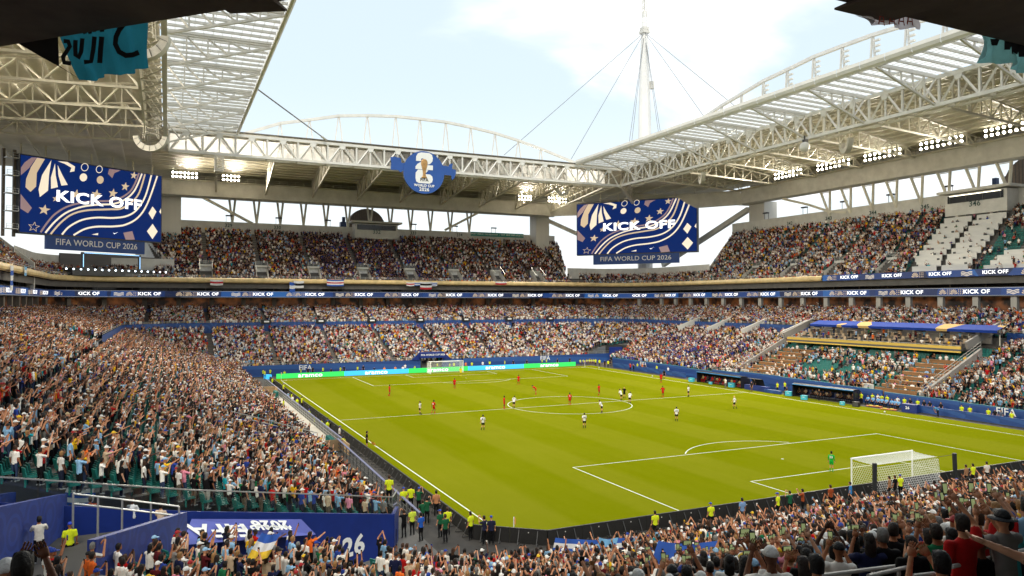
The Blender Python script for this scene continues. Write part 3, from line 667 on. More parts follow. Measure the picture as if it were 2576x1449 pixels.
def roof_side(name, label, tr, u0, u1, vin, vgird, stations, lights, canopy=True, gird_u=None, zdeck_out=46.6, gdep=3.4, grise=.2):
    """tr(u, v, z) -> world; u runs along the truss, v is measured outwards from it"""
    root = empty(name); tag(root, label, 'roof')
    # main truss, field face
    mt = MB()
    for z, w in ((ZB, .62), (ZT, .55)): mt.beam(tr(u0, 0, z), tr(u1, 0, z), w, .55)
    main = mt.build('main_truss', white_steel, root)
    nb = max(1, round((u1 - u0) / 6.2)); du = (u1 - u0) / nb
    for i in range(nb):
        a = u0 + i * du
        beam('post', tr(a, 0, ZB + .28), tr(a, 0, ZT - .28), .34, .34, white_steel, main, up=(1, 0, 0))
        beam('post', tr(a + du / 2, 0, ZB + .28), tr(a + du / 2, 0, ZT - .28), .26, .26, white_steel, main, up=(1, 0, 0))
        beam('brace', tr(a + .3, .03, ZB + .3), tr(a + du / 2 - .25, .03, ZT - .35), .32, .32, white_steel, main, up=(1, 1, 0))
        beam('brace', tr(a + du - .3, .03, ZB + .3), tr(a + du / 2 + .25, .03, ZT - .35), .32, .32, white_steel, main, up=(1, 1, 0))
        g_ = MB(); g_.prism([(-.75, 0), (.75, 0), (.42, -.85), (-.42, -.85)], -.03, .03); o = g_.build('gusset_plate', white_steel, main)
        A, B_ = Vector(tr(1, 0, 0)) - Vector(tr(0, 0, 0)), Vector((0, 0, 1)); flat(o, Vector(tr(a + du / 2, -.22, ZT - .25)), A, B_)
    # rear plane of the box truss, lacing between the planes
    q = MB()
    for z in (ZB, ZT): q.beam(tr(u0, 3.2, z), tr(u1, 3.2, z), .4, .4)
    for i in range(nb):
        a = u0 + i * du
        q.beam(tr(a, 3.2, ZB), tr(a, 3.2, ZT), .22); q.beam(tr(a, 3.2, ZB), tr(a + du / 2, 3.2, ZT), .22); q.beam(tr(a + du, 3.2, ZB), tr(a + du / 2, 3.2, ZT), .22)
        for z in (ZB, ZT): q.beam(tr(a, .2, z), tr(a, 3.1, z), .2); q.beam(tr(a, .2, z), tr(a + du, 3.1, z), .14)
        q.beam(tr(a + du / 2, .2, ZB), tr(a + du / 2, 3.1, ZT), .14)
    tag(q.build('rear_truss_plane', cream_steel, root), kind='stuff')
    # inner canopy
    if canopy:
        ve = vin
        for u in stations:
            if not u0 <= u <= u1: continue
            tt = MB(); tt.beam(tr(u, -.3, ZB + .1), tr(u, ve + .8, ZE - .6), .34, .3); tt.beam(tr(u, -.3, ZT + .1), tr(u, ve + .8, ZE - .35), .34, .26)
            tobj = tt.build('canopy_truss', white_steel, root)
            nbv = 5
            for j in range(1, nbv):
                v = ve * j / nbv * .93; zb = ZB + .1 + (ZE - .7 - ZB) * (j / nbv * .93); zt = ZT + .1 + (ZE - .45 - ZT) * j / nbv
                beam('post', tr(u, v, zb), tr(u, v, zt), .2, .2, white_steel, tobj, up=(1, 0, 0))
                vp = ve * (j - 1) / nbv * .93; ztp = ZT + .1
                if zt - zb > .6: beam('brace', tr(u, v, zb + .1), tr(u, vp, ztp - .1), .24, .22, white_steel, tobj, up=(1, 1, 0))
        us = np.arange(u0, u1, 2.13)
        pan = None
        for u in us:
            beam('purlin', tr(u, .4, ZT + .42), tr(u, ve + .7, ZE - .02), .22, .34, white_steel, root)
            un = min(u + 2.13, u1); p = MB()
            p.quad(tr(u + .02, .2, ZT + .66), tr(un - .02, .2, ZT + .66), tr(un - .02, ve + .4, ZE + .22), tr(u + .02, ve + .4, ZE + .22)); p.build('roof_panel', tm, root)
        q = MB()
        for v in np.arange(1.2, abs(ve), 1.15): q.beam(tr(u0, -v, ZT + .56 + .0 * v), tr(u1, -v, ZT + .56 + (ZE - ZT - .44) * v / abs(ve)), .05, .05)
        tag(q.build('sheet_batten', white_steel, root), kind='stuff')
        # edge fascia, panel by panel
        nf = round((u1 - u0) / 4.3); df_ = (u1 - u0) / nf
        for i in range(nf):
            a, b_ = u0 + i * df_ + .03, u0 + (i + 1) * df_ - .03; p = MB()
            sec = [(ve + .35, ZE - .62), (ve + .05, ZE - .35), (ve - .12, ZE + .15), (ve + .05, ZE + .75), (ve + .5, ZE + .9)]
            p.grid([[tr(a, v, z) for v, z in sec], [tr(b_, v, z) for v, z in sec]]); p.build('fascia_panel', mat('fascia_white', (.70, .67, .60), .45, .07, .4), root)
        MB().beam(tr(u0, ve + .55, ZE - .55), tr(u1, ve + .55, ZE - .55), .35, .3).build('edge_beam', white_steel, root)
    else:
        p = MB(); p.beam(tr(u0, .5, ZT + .75), tr(u1, .5, ZT + .75), 1.2, .10); p.build('roof_edge_flashing', mat('dark_flashing', (.20, .185, .165), .6, .1, 1), root)
        for i in range(int((u1 - u0) / 6.2)):
            MB().quad(tr(u0 + i * 6.2 + .05, 2.4, ZB + .5), tr(u0 + i * 6.2 + 6.15, 2.4, ZB + .5), tr(u0 + i * 6.2 + 6.15, 3.0, ZT + .6), tr(u0 + i * 6.2 + .05, 3.0, ZT + .6)).build('roof_panel', tm, root)
    # outer roof deck, its purlins and the deep trusses below it
    vo = max(4, gdep + .8)
    d = MB(); d.grid([[tr(u0 - 2, .6, ZT + .62), tr(u1 + 2, .6, ZT + .62)], [tr(u0 - 30, vgird + vo, zdeck_out + .7), tr(u1 + 30, vgird + vo, zdeck_out + .7)]]); d.build('roof_deck', _dm, root)
    def zd(v): return ZT + .45 + (zdeck_out + .53 - ZT - .45) * v / (vgird + vo)
    for v in np.arange(2.5, vgird, 2.6): beam('purlin', tr(u0 - 6 * v / vgird, v, zd(v) - .04), tr(u1 + 6 * v / vgird, v, zd(v) - .04), .2, .26, cream_steel, root)
    for u in stations:
        if not u0 - 6 <= u <= u1 + 6: continue
        ub = u + 2.0
        tt = MB(); zg = 45.4 if canopy else 43.3; tt.beam(tr(u, 3.2, ZB), tr(ub, vgird, zg), .42, .36); tt.beam(tr(u, 3.2, zd(3.2) - .3), tr(ub, vgird, zd(vgird) - .3), .36, .3)
        tobj = tt.build('roof_truss', cream_steel, root); nbv = 10
        for j in range(nbv):
            f0, f1 = j / nbv, (j + 1) / nbv; v0_, v1_ = 3.2 + (vgird - 3.2) * f0, 3.2 + (vgird - 3.2) * f1; ua, ub2 = u + 2 * f0, u + 2 * f1
            z0b, z1b = ZB + (zg - ZB) * f0, ZB + (zg - ZB) * f1
            if zd(v1_) - z1b > .8:
                beam('post', tr(ub2, v1_, z1b), tr(ub2, v1_, zd(v1_) - .4), .2, .2, cream_steel, tobj, up=(1, 0, 0))
                if j % 2 == 0: beam('brace', tr(ua, v0_, z0b + .1), tr(ub2, v1_, zd(v1_) - .4), .24, .24, cream_steel, tobj, up=(1, 1, 0))
                else: beam('brace', tr(ua, v0_, zd(v0_) - .4), tr(ub2, v1_, z1b + .1), .24, .24, cream_steel, tobj, up=(1, 1, 0))
    # deep girder and catwalk
    gu0, gu1 = gird_u or (u0, u1); gz0, gz1 = 41.7, 45.7
    q = MB(); q.grid([[tr(gu0, vgird, gz1), tr(gu1, vgird, gz1)], [tr(gu0, vgird + .2, gz0 + .3), tr(gu1, vgird + .2, gz0 + .3)], [tr(gu0, vgird + 1.2, gz0), tr(gu1, vgird + 1.2, gz0)], [tr(gu0, vgird + gdep, gz0 + grise), tr(gu1, vgird + gdep, gz0 + grise)], [tr(gu0, vgird + gdep, gz1 + 1.5), tr(gu1, vgird + gdep, gz1 + 1.5)]])
    q.build('roof_girder', conc_lt, root)
    q = MB(); q.beam(tr(gu0, vgird - .6, gz1), tr(gu1, vgird - .6, gz1), 1.2, .12)
    for z in (gz1 + .55, gz1 + 1.05): q.beam(tr(gu0, vgird - 1.15, z), tr(gu1, vgird - 1.15, z), .06)
    for u in np.arange(gu0, gu1, 2.0): q.beam(tr(u, vgird - 1.15, gz1), tr(u, vgird - 1.15, gz1 + 1.05), .06)
    q.build('catwalk', cream_steel, root)
    return root, zd
ST_R = [109.8 - 12.85 * i for i in range(0, 11)]; ST_L = [113.6 - 12.75 * i for i in range(0, 11)]; ST_F = [-11 + 12.1 * i for i in range(0, 9)]
roof_r, zdr = roof_side('stadium_roof', 'white steel roof over the dugout side with translucent inner canopy', lambda u, v, z: (88.5 + v, u, z), -12, 120.2, -14.1, 33.2, ST_R, None, True, (-20, 112))
roof_l, _ = roof_side('stadium_roof', 'white steel roof over the touchline opposite the dugouts with translucent canopy', lambda u, v, z: (-20.6 - v, u, z), -10, 120.2, -14.0, 33.2, ST_L, None, True, (-20, 112))
roof_f, zdf = roof_side('stadium_roof', 'white box truss roof behind the goal carrying a round blue emblem', lambda u, v, z: (u, 121 + v, z), -20.0, 88.2, 0, 37.5, ST_F, None, False, (-21.5, 89.5), 46.4, 11.0, 1.0)
# corner fillers of the roof deck, concrete pylons and diagonal struts
for s_, root in ((1, roof_r), (-1, roof_l)):
    X_ = lambda d: (88.5 + d) if s_ > 0 else (-20.6 - d)
    MB().grid([[(X_(-2), 121.5, 50.9), (X_(-2), 162.5, 47.35)], [(X_(37), 120, 47.2), (X_(37), 162.5, 46.9)]]).build('corner_roof_deck', _dm, root)
    for k_ in range(6):
        beam('purlin', (X_(3 + 5.5 * k_), 122, 50.2 - .55 * k_), (X_(3 + 5.5 * k_), 160, 46.8), .24, .3, cream_steel, root)
    q = MB(); q.beam((X_(.2), 121.2, ZB), (X_(34), 158, 43.2), .7, .8); q.beam((X_(.2), 121.2, ZT), (X_(34), 158, 46.0), .5, .5)
    for k_ in range(10):
        f0, f1 = k_ / 10, (k_ + 1) / 10; a = Vector((X_(.2 + 33.8 * f0), 121.2 + 36.8 * f0, ZB - 2.7 * f0)); b_ = Vector((X_(.2 + 33.8 * f1), 121.2 + 36.8 * f1, ZT - 4.1 * f1)); q.beam(a, b_, .28) if k_ % 2 == 0 else q.beam(a + V(0, 0, 3.0), b_ - V(0, 0, 3.0), .28)
    if s_ > 0: q.build('diagonal_truss', cream_steel, root)
    pil = box('pylon', (X_(38.5), 109.2, 20), (4.6, 5.6, 44.5), conc_lt, root)
    beam('corner_strut', (X_(37), 111, 42.4), (X_(17), 143, 47.0), 2.2, 1.8, conc_lt, root) if s_ > 0 else None
    beam('corner_strut', (X_(36), 112, 40.6), (X_(36.4), 151, 27), 1.3, 1.3, conc_lt, root)
    px = 87.3 if s_ > 0 else -19.3
    box('pylon', (px, 165.2, 20), (4.6, 4.6, 45), conc_lt, roof_f)
    beam('corner_strut', (px + 2 * s_, 164, 41.2), (px + 24 * s_, 150, 29), 1.2, 1.2, conc_lt, roof_f)
    if s_ > 0: MB().grid([[(px - s_, 158.4, 45.7), (px + 14 * s_, 150, 46.4), (X_(33), 112, 45.7)], [(px - s_, 159.7, 41.7), (px + 15 * s_, 151, 42.2), (X_(34), 112, 41.7)]]).build('corner_girder', conc_lt, root)
# V columns between the girders and the back wall of the upper deck
def vcol(tops, bot, root, tie):
    q = MB()
    for p in tops: q.tube(p, bot, .30, 8)
    if tie: q.beam(Vector(tops[0]) * .92 + Vector(bot) * .08, Vector(tops[1]) * .92 + Vector(bot) * .08, .16)
    return q.build('roof_column', cream_steel, root)
for px_ in (42, 183, 320, 455, 585, 712, 840, 958, 1075, 1190, 1305, 1415): x = onY(*r2(px_, 900), 168.6).x; vcol([(x - .75, 168.6, 42.7), (x + .75, 168.6, 42.7)], (x + .05, 168.6, 36.3), roof_f, False)
for i in range(13): y = 84.9 - 5.95 * i; vcol([(123.2, y - 1.45, 41.9), (123.2, y + 1.35, 41.9)], (124.6, y - .1, 35.9), roof_r, True)
q = MB(); pts = [(123.0, 98, 41.6), (123.6, 90.5, 39.3), (124.2, 84.5, 36.9), (124.6, 80, 36.2)]
for a, b_ in zip(pts[:-1], pts[1:]): q.beam(a, b_, .55)
q.build('corner_strut', cream_steel, roof_r)
for pts in ([(64, 160, 41.8), (55, 164.5, 36.6)], [(-12, 160, 41.8), (.6, 165.5, 36.2)]):
    beam('corner_strut', pts[0], pts[1], .6, .6, cream_steel, roof_f)
# arches that ride above the roofs
def arch(pts, hang, zbase, label, along):
    root = empty('roof_arch', (pts[0][0], pts[0][1], zbase)); root.location = (0, 0, 0); tag(root, label, 'arch')
    q = MB()
    for a, b_ in zip(pts[:-1], pts[1:]): q.beam(a, b_, .62, .62)
    q.build('rib', white_steel, root)
    for p in hang:
        h = MB(); w = min(1.05, (p[2] - zbase) * .16)
        for sg in (-1, 1):
            b0 = (p[0] + sg * w * along[0], p[1] + sg * w * along[1], zbase); h.beam(b0, (p[0] + sg * .12 * along[0], p[1] + sg * .12 * along[1], p[2] - .3), .34, .24)
        h.build('hanger', white_steel, root)
    return root
fp = [onY(*r2(*p), 128) for p in [(60, 500), (320, 425), (490, 405), (660, 382), (825, 380), (990, 385), (1130, 400), (1280, 418), (1425, 448), (1565, 482), (1700, 525), (1830, 572), (2025, 652)]]
arch(fp, fp[1:-1], 50.6, 'slender white arch with hangers above the roof behind the goal', (1, 0))
rp = [onX(*r3(*p), 92) for p in [(780, 640), (905, 557), (1010, 495), (1125, 427), (1250, 368), (1390, 300), (1540, 243), (1700, 185), (1880, 130), (2080, 75)]]
ra = arch(rp, rp[1:], 50.2, 'slender white arch with lamp brackets above the dugout side roof', (0, 1))
for p in rp[3:]:
    for k_ in range(4):
        q = MB(); q.box((p.x - .3, p.y - 1.2, p.z - 1.3 - .95 * k_), (.5, .9, .3)); q.beam((p.x, p.y, p.z - 1.3 - .95 * k_), (p.x - .3, p.y - 1.2, p.z - 1.3 - .95 * k_), .1); q.build('lamp_bracket', white_steel, ra)
# mast and its stays
MX, MY = 117.2, 150.0
mast = empty('roof_mast', (MX, MY, 0)); tag(mast, 'tall white tapered mast holding the roof stay cables', 'mast')
q = MB(); rgs = []
for z, r_ in ((20, 2.4), (50, 2.3), (75, 1.95), (92, 1.45), (102, 1.0), (108, .55)): rgs.append([(r_ * math.cos(2 * math.pi * i / 12), r_ * math.sin(2 * math.pi * i / 12), z) for i in range(12)])
q.loft(rgs).build('shaft', mat('mast_white', (.86, .85, .83), .4, .05, .3), mast)
q = MB()
for z in np.arange(30, 100, 3.2):
    rr = 2.32 - (z - 20) * .0175; q.loft([[(rr * math.cos(2 * math.pi * i / 12), rr * math.sin(2 * math.pi * i / 12), zz) for i in range(12)] for zz in (z, z + .12)])
q.build('ring_joint', mat('joint_grey', (.60, .59, .57), .5, 0), mast)
q = MB()
for sgx in (-1, 1):
    for sgy in (-1, 1): q.beam((sgx * .55, sgy * .55, 106), (sgx * .12, sgy * .12, 128), .16)
for k_ in range(11):
    z = 106 + 2 * k_; w = .55 - .04 * k_
    for a, b_ in (((-w, -w), (w, -w)), ((w, -w), (w, w)), ((w, w), (-w, w)), ((-w, w), (-w, -w))): q.beam((*a, z), (*b_, z + 2), .09)
q.build('spire', white_steel, mast)
q = MB(); q.box((0, 0, 101.2), (2.5, 2.5, .9)); q.box((0, 0, 102.3), (2.1, 2.1, .8)); q.build('cable_head', white_steel, mast)
MB().box((1.6, -1.6, 84), (1.2, 1.2, 2.4)).build('service_platform', white_steel, mast)
stay_m = mat('stay_cable_steel', (.30, .30, .30), .4, 0, metal=.5)
def stay(a, b_, r_=.085):
    o = MB().tube(a, b_, r_, 6).build('stay_cable', stay_m, mast); o.matrix_parent_inverse = Matrix.Translation((-MX, -MY, 0)); return o
hd = V(MX, MY, 101.2)
for p in (onY(1268, 390, 128), onY(1437, 400, 124), onX(1770, 292, 92), onX(1860, 276, 92)): stay(hd, p)
for p in (onY(1583, 358, 138), onY(1589, 358, 138), onY(1656, 330, 140), onY(1661, 330, 140)): stay(hd, p, .085)
o = MB().tube((-35, 95, 71), onY(825, 355, 122.5), .12, 6).build('stay_cable', stay_m); a0 = onX(653, 228, -6.0)
bpy.data.objects.remove(o)
e0 = onY(825, 355, 122.5); far_head = a0 + (a0 - e0) * 1.0
mast2 = empty('stay_cable'); tag(mast2, 'lone dark stay cable running down to the roof truss behind the goal', 'cable')
MB().tube(far_head, e0, .13, 6).build('cable', stay_m, mast2); MB().tube(e0 + (a0 - e0).normalized() * .2, e0 + (a0 - e0).normalized() * 4.5, .26, 8).build('turnbuckle', white_steel, mast2)
# floodlight banks
lamp_e = emis('floodlight_glow', (1.0, .93, .74), 30)
housing = mat('lamp_housing', (.25, .24, .22), .5, .1, 3)
lq = MB(); lq.tube((0, .28, 0), (0, -.18, 0), .16, 10, .34); lamp_me = lq.mesh('housing', housing)
lq = MB(); lq.tube((0, -.19, 0), (0, -.21, 0), .24, 12); glow_me = lq.mesh('lens', lamp_e)
def bank(p0, p1, n, label, target, power):
    a, b_ = Vector(p0), Vector(p1); c_ = (a + b_) / 2; d = (b_ - a); root = empty('floodlight_bank', c_); tag(root, label, 'floodlights', 'floodlight banks along the roof catwalks')
    inward = Vector((target[0] - c_.x, target[1] - c_.y, 0)).normalized(); rz = math.atan2(inward.y, inward.x) + math.pi / 2
    fr = MB()
    for dz in (0, 1.0): fr.beam(a - c_ + V(0, 0, dz), b_ - c_ + V(0, 0, dz), .1)
    for k_ in range(5): p = a + d * k_ / 4 - c_; fr.beam(p + V(0, 0, -.6), p + V(0, 0, 1.0), .1)
    fr.build('frame', dark_steel, root)
    for row in (0, 1):
        for k_ in range(n):
            p = a + d * (k_ + .5) / n - c_ + inward * .35 + V(0, 0, row * 1.0)
            o = link('lamp', lamp_me, root); o.location = p; o.rotation_euler = (R(22), 0, rz); g_ = link('lens', glow_me, o)
    ld = bpy.data.lights.new('floodlight', 'SPOT'); ld.energy = power; ld.spot_size = R(112); ld.spot_blend = 1.0; ld.color = (1, .92, .76); ld.shadow_soft_size = 2.5
    lo = bpy.data.objects.new('floodlight', ld); COL.objects.link(lo); lo.parent = root; lo.location = inward * 2.2 + V(0, 0, .5)
    dirv = Vector(target) - (c_ + lo.location); lo.rotation_euler = dirv.to_track_quat('-Z', 'Y').to_euler()
    return root
FLP = 62000
for k_, (a, b_) in enumerate([(97.7, 88.2), (84.2, 74.4), (71.2, 61.6), (58.0, 48.3), (44.8, 36.0)]):
    bank((119.9, a, 46.5), (119.9, b_, 46.5), 8, ['floodlight bank next to the concrete pylon on the dugout side roof', 'second floodlight bank counted from the pylon on the dugout side roof', 'third floodlight bank counted from the pylon on the dugout side roof', 'fourth floodlight bank counted from the pylon on the dugout side roof', 'fifth floodlight bank counted from the pylon on the dugout side roof'][k_], (30 + 3 * k_, 52 + (k_ - 2) * -14, 0), FLP)
for k_, (a, b_, n) in enumerate([(-19.6, -13.4, 7), (-8.0, -3.4, 5), (75.8, 80.6, 5), (86.0, 92.8, 7)]):
    bank((a, 157.3, 46.3), (b_, 157.3, 46.3), n, ['long floodlight bank beside the blue video board opposite the dugouts', 'short floodlight bank on the goal end roof opposite the dugouts', 'short floodlight bank on the goal end roof above the corner tunnel', 'long floodlight bank behind the hanging speaker at the corner tunnel end'][k_], (34 + (k_ - 1.5) * 6, 40, 0), FLP)
for k_ in range(5):
    y = 92.9 - 13.2 * k_; bank((-51.9, y + 4.8, 46.5), (-51.9, y - 4.8, 46.5), 8, '%s floodlight bank from the goal end on the roof opposite the dugouts' % ['first', 'second', 'third', 'fourth', 'fifth'][k_], (34, 52 + (k_ - 2) * -14, 0), FLP)
# hanging loudspeaker crescents, camera dome, lattice frames
def crescent(p, rz, s, label):
    root = empty('loudspeaker_array', p, rz); tag(root, label, 'loudspeaker', 'crescent loudspeakers under the roof')
    q = MB(); out, inn = [], []
    for i in range(15):
        a = R(185 + i * 12); out.append((s * 1.9 * math.cos(a), s * 1.9 * math.sin(a))); inn.append((s * 1.35 * math.cos(a) , s * 1.25 * math.sin(a) ))
    for i in range(14):
        for y0 in (-.45, .45): q.quad((out[i][0], y0, out[i][1]), (out[i + 1][0], y0, out[i + 1][1]), (inn[i + 1][0], y0, inn[i + 1][1]), (inn[i][0], y0, inn[i][1]))
        q.quad((out[i][0], -.45, out[i][1]), (out[i + 1][0], -.45, out[i + 1][1]), (out[i + 1][0], .45, out[i + 1][1]), (out[i][0], .45, out[i][1])); q.quad((inn[i][0], -.45, inn[i][1]), (inn[i + 1][0], -.45, inn[i + 1][1]), (inn[i + 1][0], .45, inn[i + 1][1]), (inn[i][0], .45, inn[i][1]))
    q.build('cabinet', mat('speaker_cream', (.55, .53, .47), .6, .1, 2), root)
    q = MB()
    for i in range(1, 14, 2): q.beam((out[i][0] * .98, -.47, out[i][1] * .98), (inn[i][0] * 1.02, -.47, inn[i][1] * 1.02), .05, .05)
    q.build('joint_strip', dark_steel, root)
    q = MB()
    for sx_ in (-.8, .8):
        for sy_ in (-.4, .4): q.beam((sx_ * s, sy_, -.6), (sx_ * s * .8, sy_, 2.6), .08)
    for z in (0, .8, 1.6): q.beam((-.8 * s, -.4, z), (.8 * s, .4, z + .8), .05); q.beam((.8 * s, -.4, z), (-.8 * s, .4, z + .8), .05)
    q.build('hanging_frame', cream_steel, root); return root
crescent(onX(*r3(1560, 752), 93) + V(0, 0, .6), R(60), 1.35, 'crescent loudspeaker hanging beside the white camera dome')
crescent(onX(*r3(800, 925), 93) + V(0, 0, .6), R(60), 1.35, 'crescent loudspeaker under the dugout side roof above a video board')
crescent(onX(*r1(865, 410), -22.5) if False else V(-22.6, 45, 43.9), R(-20), 1.5, 'crescent loudspeaker under the roof opposite the dugouts behind a hanging banner')
crescent(V(-22.8, 98, 43.9), R(-20), 1.5, 'crescent loudspeaker under the roof opposite the dugouts beside the goal end truss')
crescent(onY(*r2(1955, 810), 127) + V(0, 0, .6), R(10), 1.2, 'crescent loudspeaker under the goal end roof by the corner tunnel')
for p, lb in ((onX(*r3(1342, 775), 87.5), 'white camera dome hung below the dugout side truss'), (V(-19.5, 33.0, 45.0), 'white camera dome hung below the truss opposite the dugouts')):
    o = empty('camera_dome', p); tag(o, lb, 'camera'); MB().sphere((0, 0, 0), .95, 16, 10).build('dome', white_steel, o, True); MB().beam((0, 0, .8), (0, 0, 2.2), .2).box((.5, .3, 1.2), (.9, .6, .6)).build('bracket', dark_steel, o)
for x in (-12.3,):
    o = empty('lattice_frame', (x + 1.8, 121.6, 42.4)); tag(o, 'white lattice frame hanging below the goal end truss beside floodlights', 'frame'); q = MB()
    for sx_ in (-.8, .8):
        for sy_ in (-.8, .8): q.beam((sx_, sy_, 0), (sx_, sy_, 3.4), .12)
    for k_ in range(4):
        for sy_ in (-.8, .8): q.beam((-.8, sy_, k_ * .85), (.8, sy_, k_ * .85 + .85), .08); q.beam((.8, sy_, k_ * .85), (-.8, sy_, k_ * .85 + .85), .08)
    q.build('lattice', white_steel, o); MB().box((0, 0, 0), (1.7, 1.7, .3)).build('speaker_box', mat('speaker_cream', (.55, .53, .47)), o)
# ------------------------------------------------------------------ fascia, ribbon screens, back walls
gold_f = mat('gold_fascia_wrap', (.78, .58, .28), .45, .22, .6)
def led_mat():
    m = bpy.data.materials.new('ribbon_screen_picture'); m.use_nodes = True; t = m.node_tree; b = t.nodes['Principled BSDF']
    c = t.nodes.new('ShaderNodeTexCoord'); mp_ = t.nodes.new('ShaderNodeMapping'); mp_.inputs['Scale'].default_value = (.22, .22, .10); t.links.new(c.outputs['Object'], mp_.inputs[0])
    v = t.nodes.new('ShaderNodeTexVoronoi'); v.inputs['Scale'].default_value = 1.0; t.links.new(mp_.outputs[0], v.inputs['Vector'])
    sp = t.nodes.new('ShaderNodeSeparateColor'); t.links.new(v.outputs['Color'], sp.inputs[0])
    cr_ = t.nodes.new('ShaderNodeValToRGB'); e = cr_.color_ramp.elements; e[0].position = 0; e[0].color = (.002, .012, .06, 1); e[1].position = 1; e[1].color = (.02, .16, .50, 1)
    e2 = cr_.color_ramp.elements.new(.45); e2.color = (.004, .035, .17, 1); e3 = cr_.color_ramp.elements.new(.75); e3.color = (.008, .07, .30, 1)
    t.links.new(sp.outputs[0], cr_.inputs[0]); b.inputs['Base Color'].default_value = (.01, .01, .01, 1); t.links.new(cr_.outputs[0], b.inputs['Emission Color']); b.inputs['Emission Strength'].default_value = .45; b.inputs['Roughness'].default_value = .5
    return m
led_m = led_mat(); led_white = emis('screen_white', (1, 1, 1), 1.25); led_gold = emis('screen_gold', (.66, .50, .32), .62); led_gold2 = emis('screen_pale_gold', (.86, .74, .56), .72); led_rose = emis('screen_rose', (.30, .19, .19), .6)
RB = ring(-42.2, 108.2, -38.7, 143.7, 14.2); RBi = ring(-42.05, 108.05, -38.55, 143.55, 14.2)
motif = MB()
for k_ in range(3): motif.grid([[(-1.0 + .1 * i, .10 * math.sin(i * .45) - .38 + .26 * k_ + .10, 0) for i in range(21)], [(-1.0 + .1 * i, .10 * math.sin(i * .45) - .38 + .26 * k_, 0) for i in range(21)]])
motif_me = motif.mesh('wave_motif', led_gold2)
motif = MB()
for k_ in range(7):
    a = R(20 + k_ * 24); motif.quad((.12 * math.cos(a), -.5 + .12 * math.sin(a), 0), (.62 * math.cos(a - .13), -.5 + .9 * math.sin(a - .13), 0), (.78 * math.cos(a), -.5 + 1.05 * math.sin(a), 0), (.62 * math.cos(a + .13), -.5 + .9 * math.sin(a + .13), 0))
for i in range(9): motif.prism([(.9 + (i % 3) * .35 + .1 * math.cos(q) , -.35 + (i // 3) * .35 + .1 * math.sin(q)) for q in (0, 1.3, 2.6, 3.9, 5.2)], 0, .002)
motif2_me = motif.mesh('petal_motif', led_gold)
def along(A, i0, i1, step, off=0.0):
    """walk a ring: yields point and inward-facing right vector every step metres"""
    out = []; acc = off
    for i in range(i0, i1):
        p, p2 = Vector(A[i % NTOT]), Vector(A[(i + 1) % NTOT]); L = (p2 - p).length
        while acc < L: out.append((p + (p2 - p) * (acc / L), (p2 - p).normalized())); acc += step
        acc -= L
    return out
ribbons = []
for k, (_, _, a, b_) in enumerate(STANDS[:3]):
    rb = empty('ribbon_screen'); tag(rb, ['blue ribbon screen along the suites opposite the dugouts', 'blue ribbon screen along the suites behind the goal with sponsor board', 'blue ribbon screen along the suites above the dugout side'][k], 'screen', 'blue ribbon screens'); ribbons.append(rb)
    band('display', RB, 16.32, 17.62, a, b_, led_m, rb); band('frame', RB, 16.1, 16.30, a, b_, black_pl, rb); band('frame', RB, 17.64, 17.8, a, b_, black_pl, rb)
    for j, (p, d) in enumerate(along(RBi, a, b_, 6.15, 3.0)):
        pr = proj((p.x, p.y, 17))
        if not (-40 < pr[0] < 2620 and pr[2] > 0): continue
        o3 = (p.x, p.y, 16.97)
        if j % 2 == 0: lettering('KICK OF', o3, d, 1.0, led_white, rb, bold=.016, sx=1.18)
        else: flat(link('motif', motif_me if j % 4 == 1 else motif2_me, rb), o3, d); flat(link('motif', motif2_me, rb), (p.x + d.x * 2.1, p.y + d.y * 2.1, 16.97), d)
GS = [(0, 19.62), (-.34, 19.85), (-.42, 20.2), (-.30, 20.58), (0, 20.75)]
def off_ring(o, z_r=14): return ring(-41 - o, 107 + o, -37 - o, 142 + o, 14 + o)
GR = [(off_ring(o), z) for o, z in GS]
def is_led(x, y): return x > 104 and 28.5 < y < 71.3
for k, (_, _, a, b_) in enumerate(STANDS[:3]):
    q = MB(); ql = MB(); rails = MB()
    for i in range(a, b_):
        p, p2 = G0[i % NTOT], G0[(i + 1) % NTOT]; mid = (p + p2) / 2
        if is_led(*mid):
            if rails.v: rails.build('front_rail', galv, deck[k]); rails = MB()
        if is_led(*mid): ql.quad((*p, 19.62), (*p2, 19.62), (*p2, 20.85), (*p, 20.85)); continue
        for (A, z0), (A2, z1) in zip(GR[:-1], GR[1:]): q.quad((*A[i % NTOT], z0), (*A[(i + 1) % NTOT], z0), (*A2[(i + 1) % NTOT], z1), (*A2[i % NTOT], z1))
        for z in (21.05, 21.35): rails.beam((*p, z), (*p2, z), .05)
        rails.beam((*p, 20.7), (*p, 21.4), .06)
    q.build('fascia', gold_f, deck[k]); rails.build('front_rail', galv, deck[k])
    if ql.v:
        rb = empty('ribbon_screen'); tag(rb, 'blue ribbon screen on the front of the upper deck with press desks', 'screen', 'blue ribbon screens'); ql.build('display', led_m, rb)
        for j, (p, d) in enumerate(along(off_ring(-.06), IRIGHT, INR, 4.9, 1.5)):
            if 30 < p.y < 70:
                if j % 2 == 0: lettering('KICK OFF', (p.x, p.y, 20.25), d, .85, led_white, rb, bold=.014, sx=1.15)
                else: flat(link('motif', motif_me if j % 4 == 1 else motif2_me, rb), (p.x, p.y, 20.2), d)
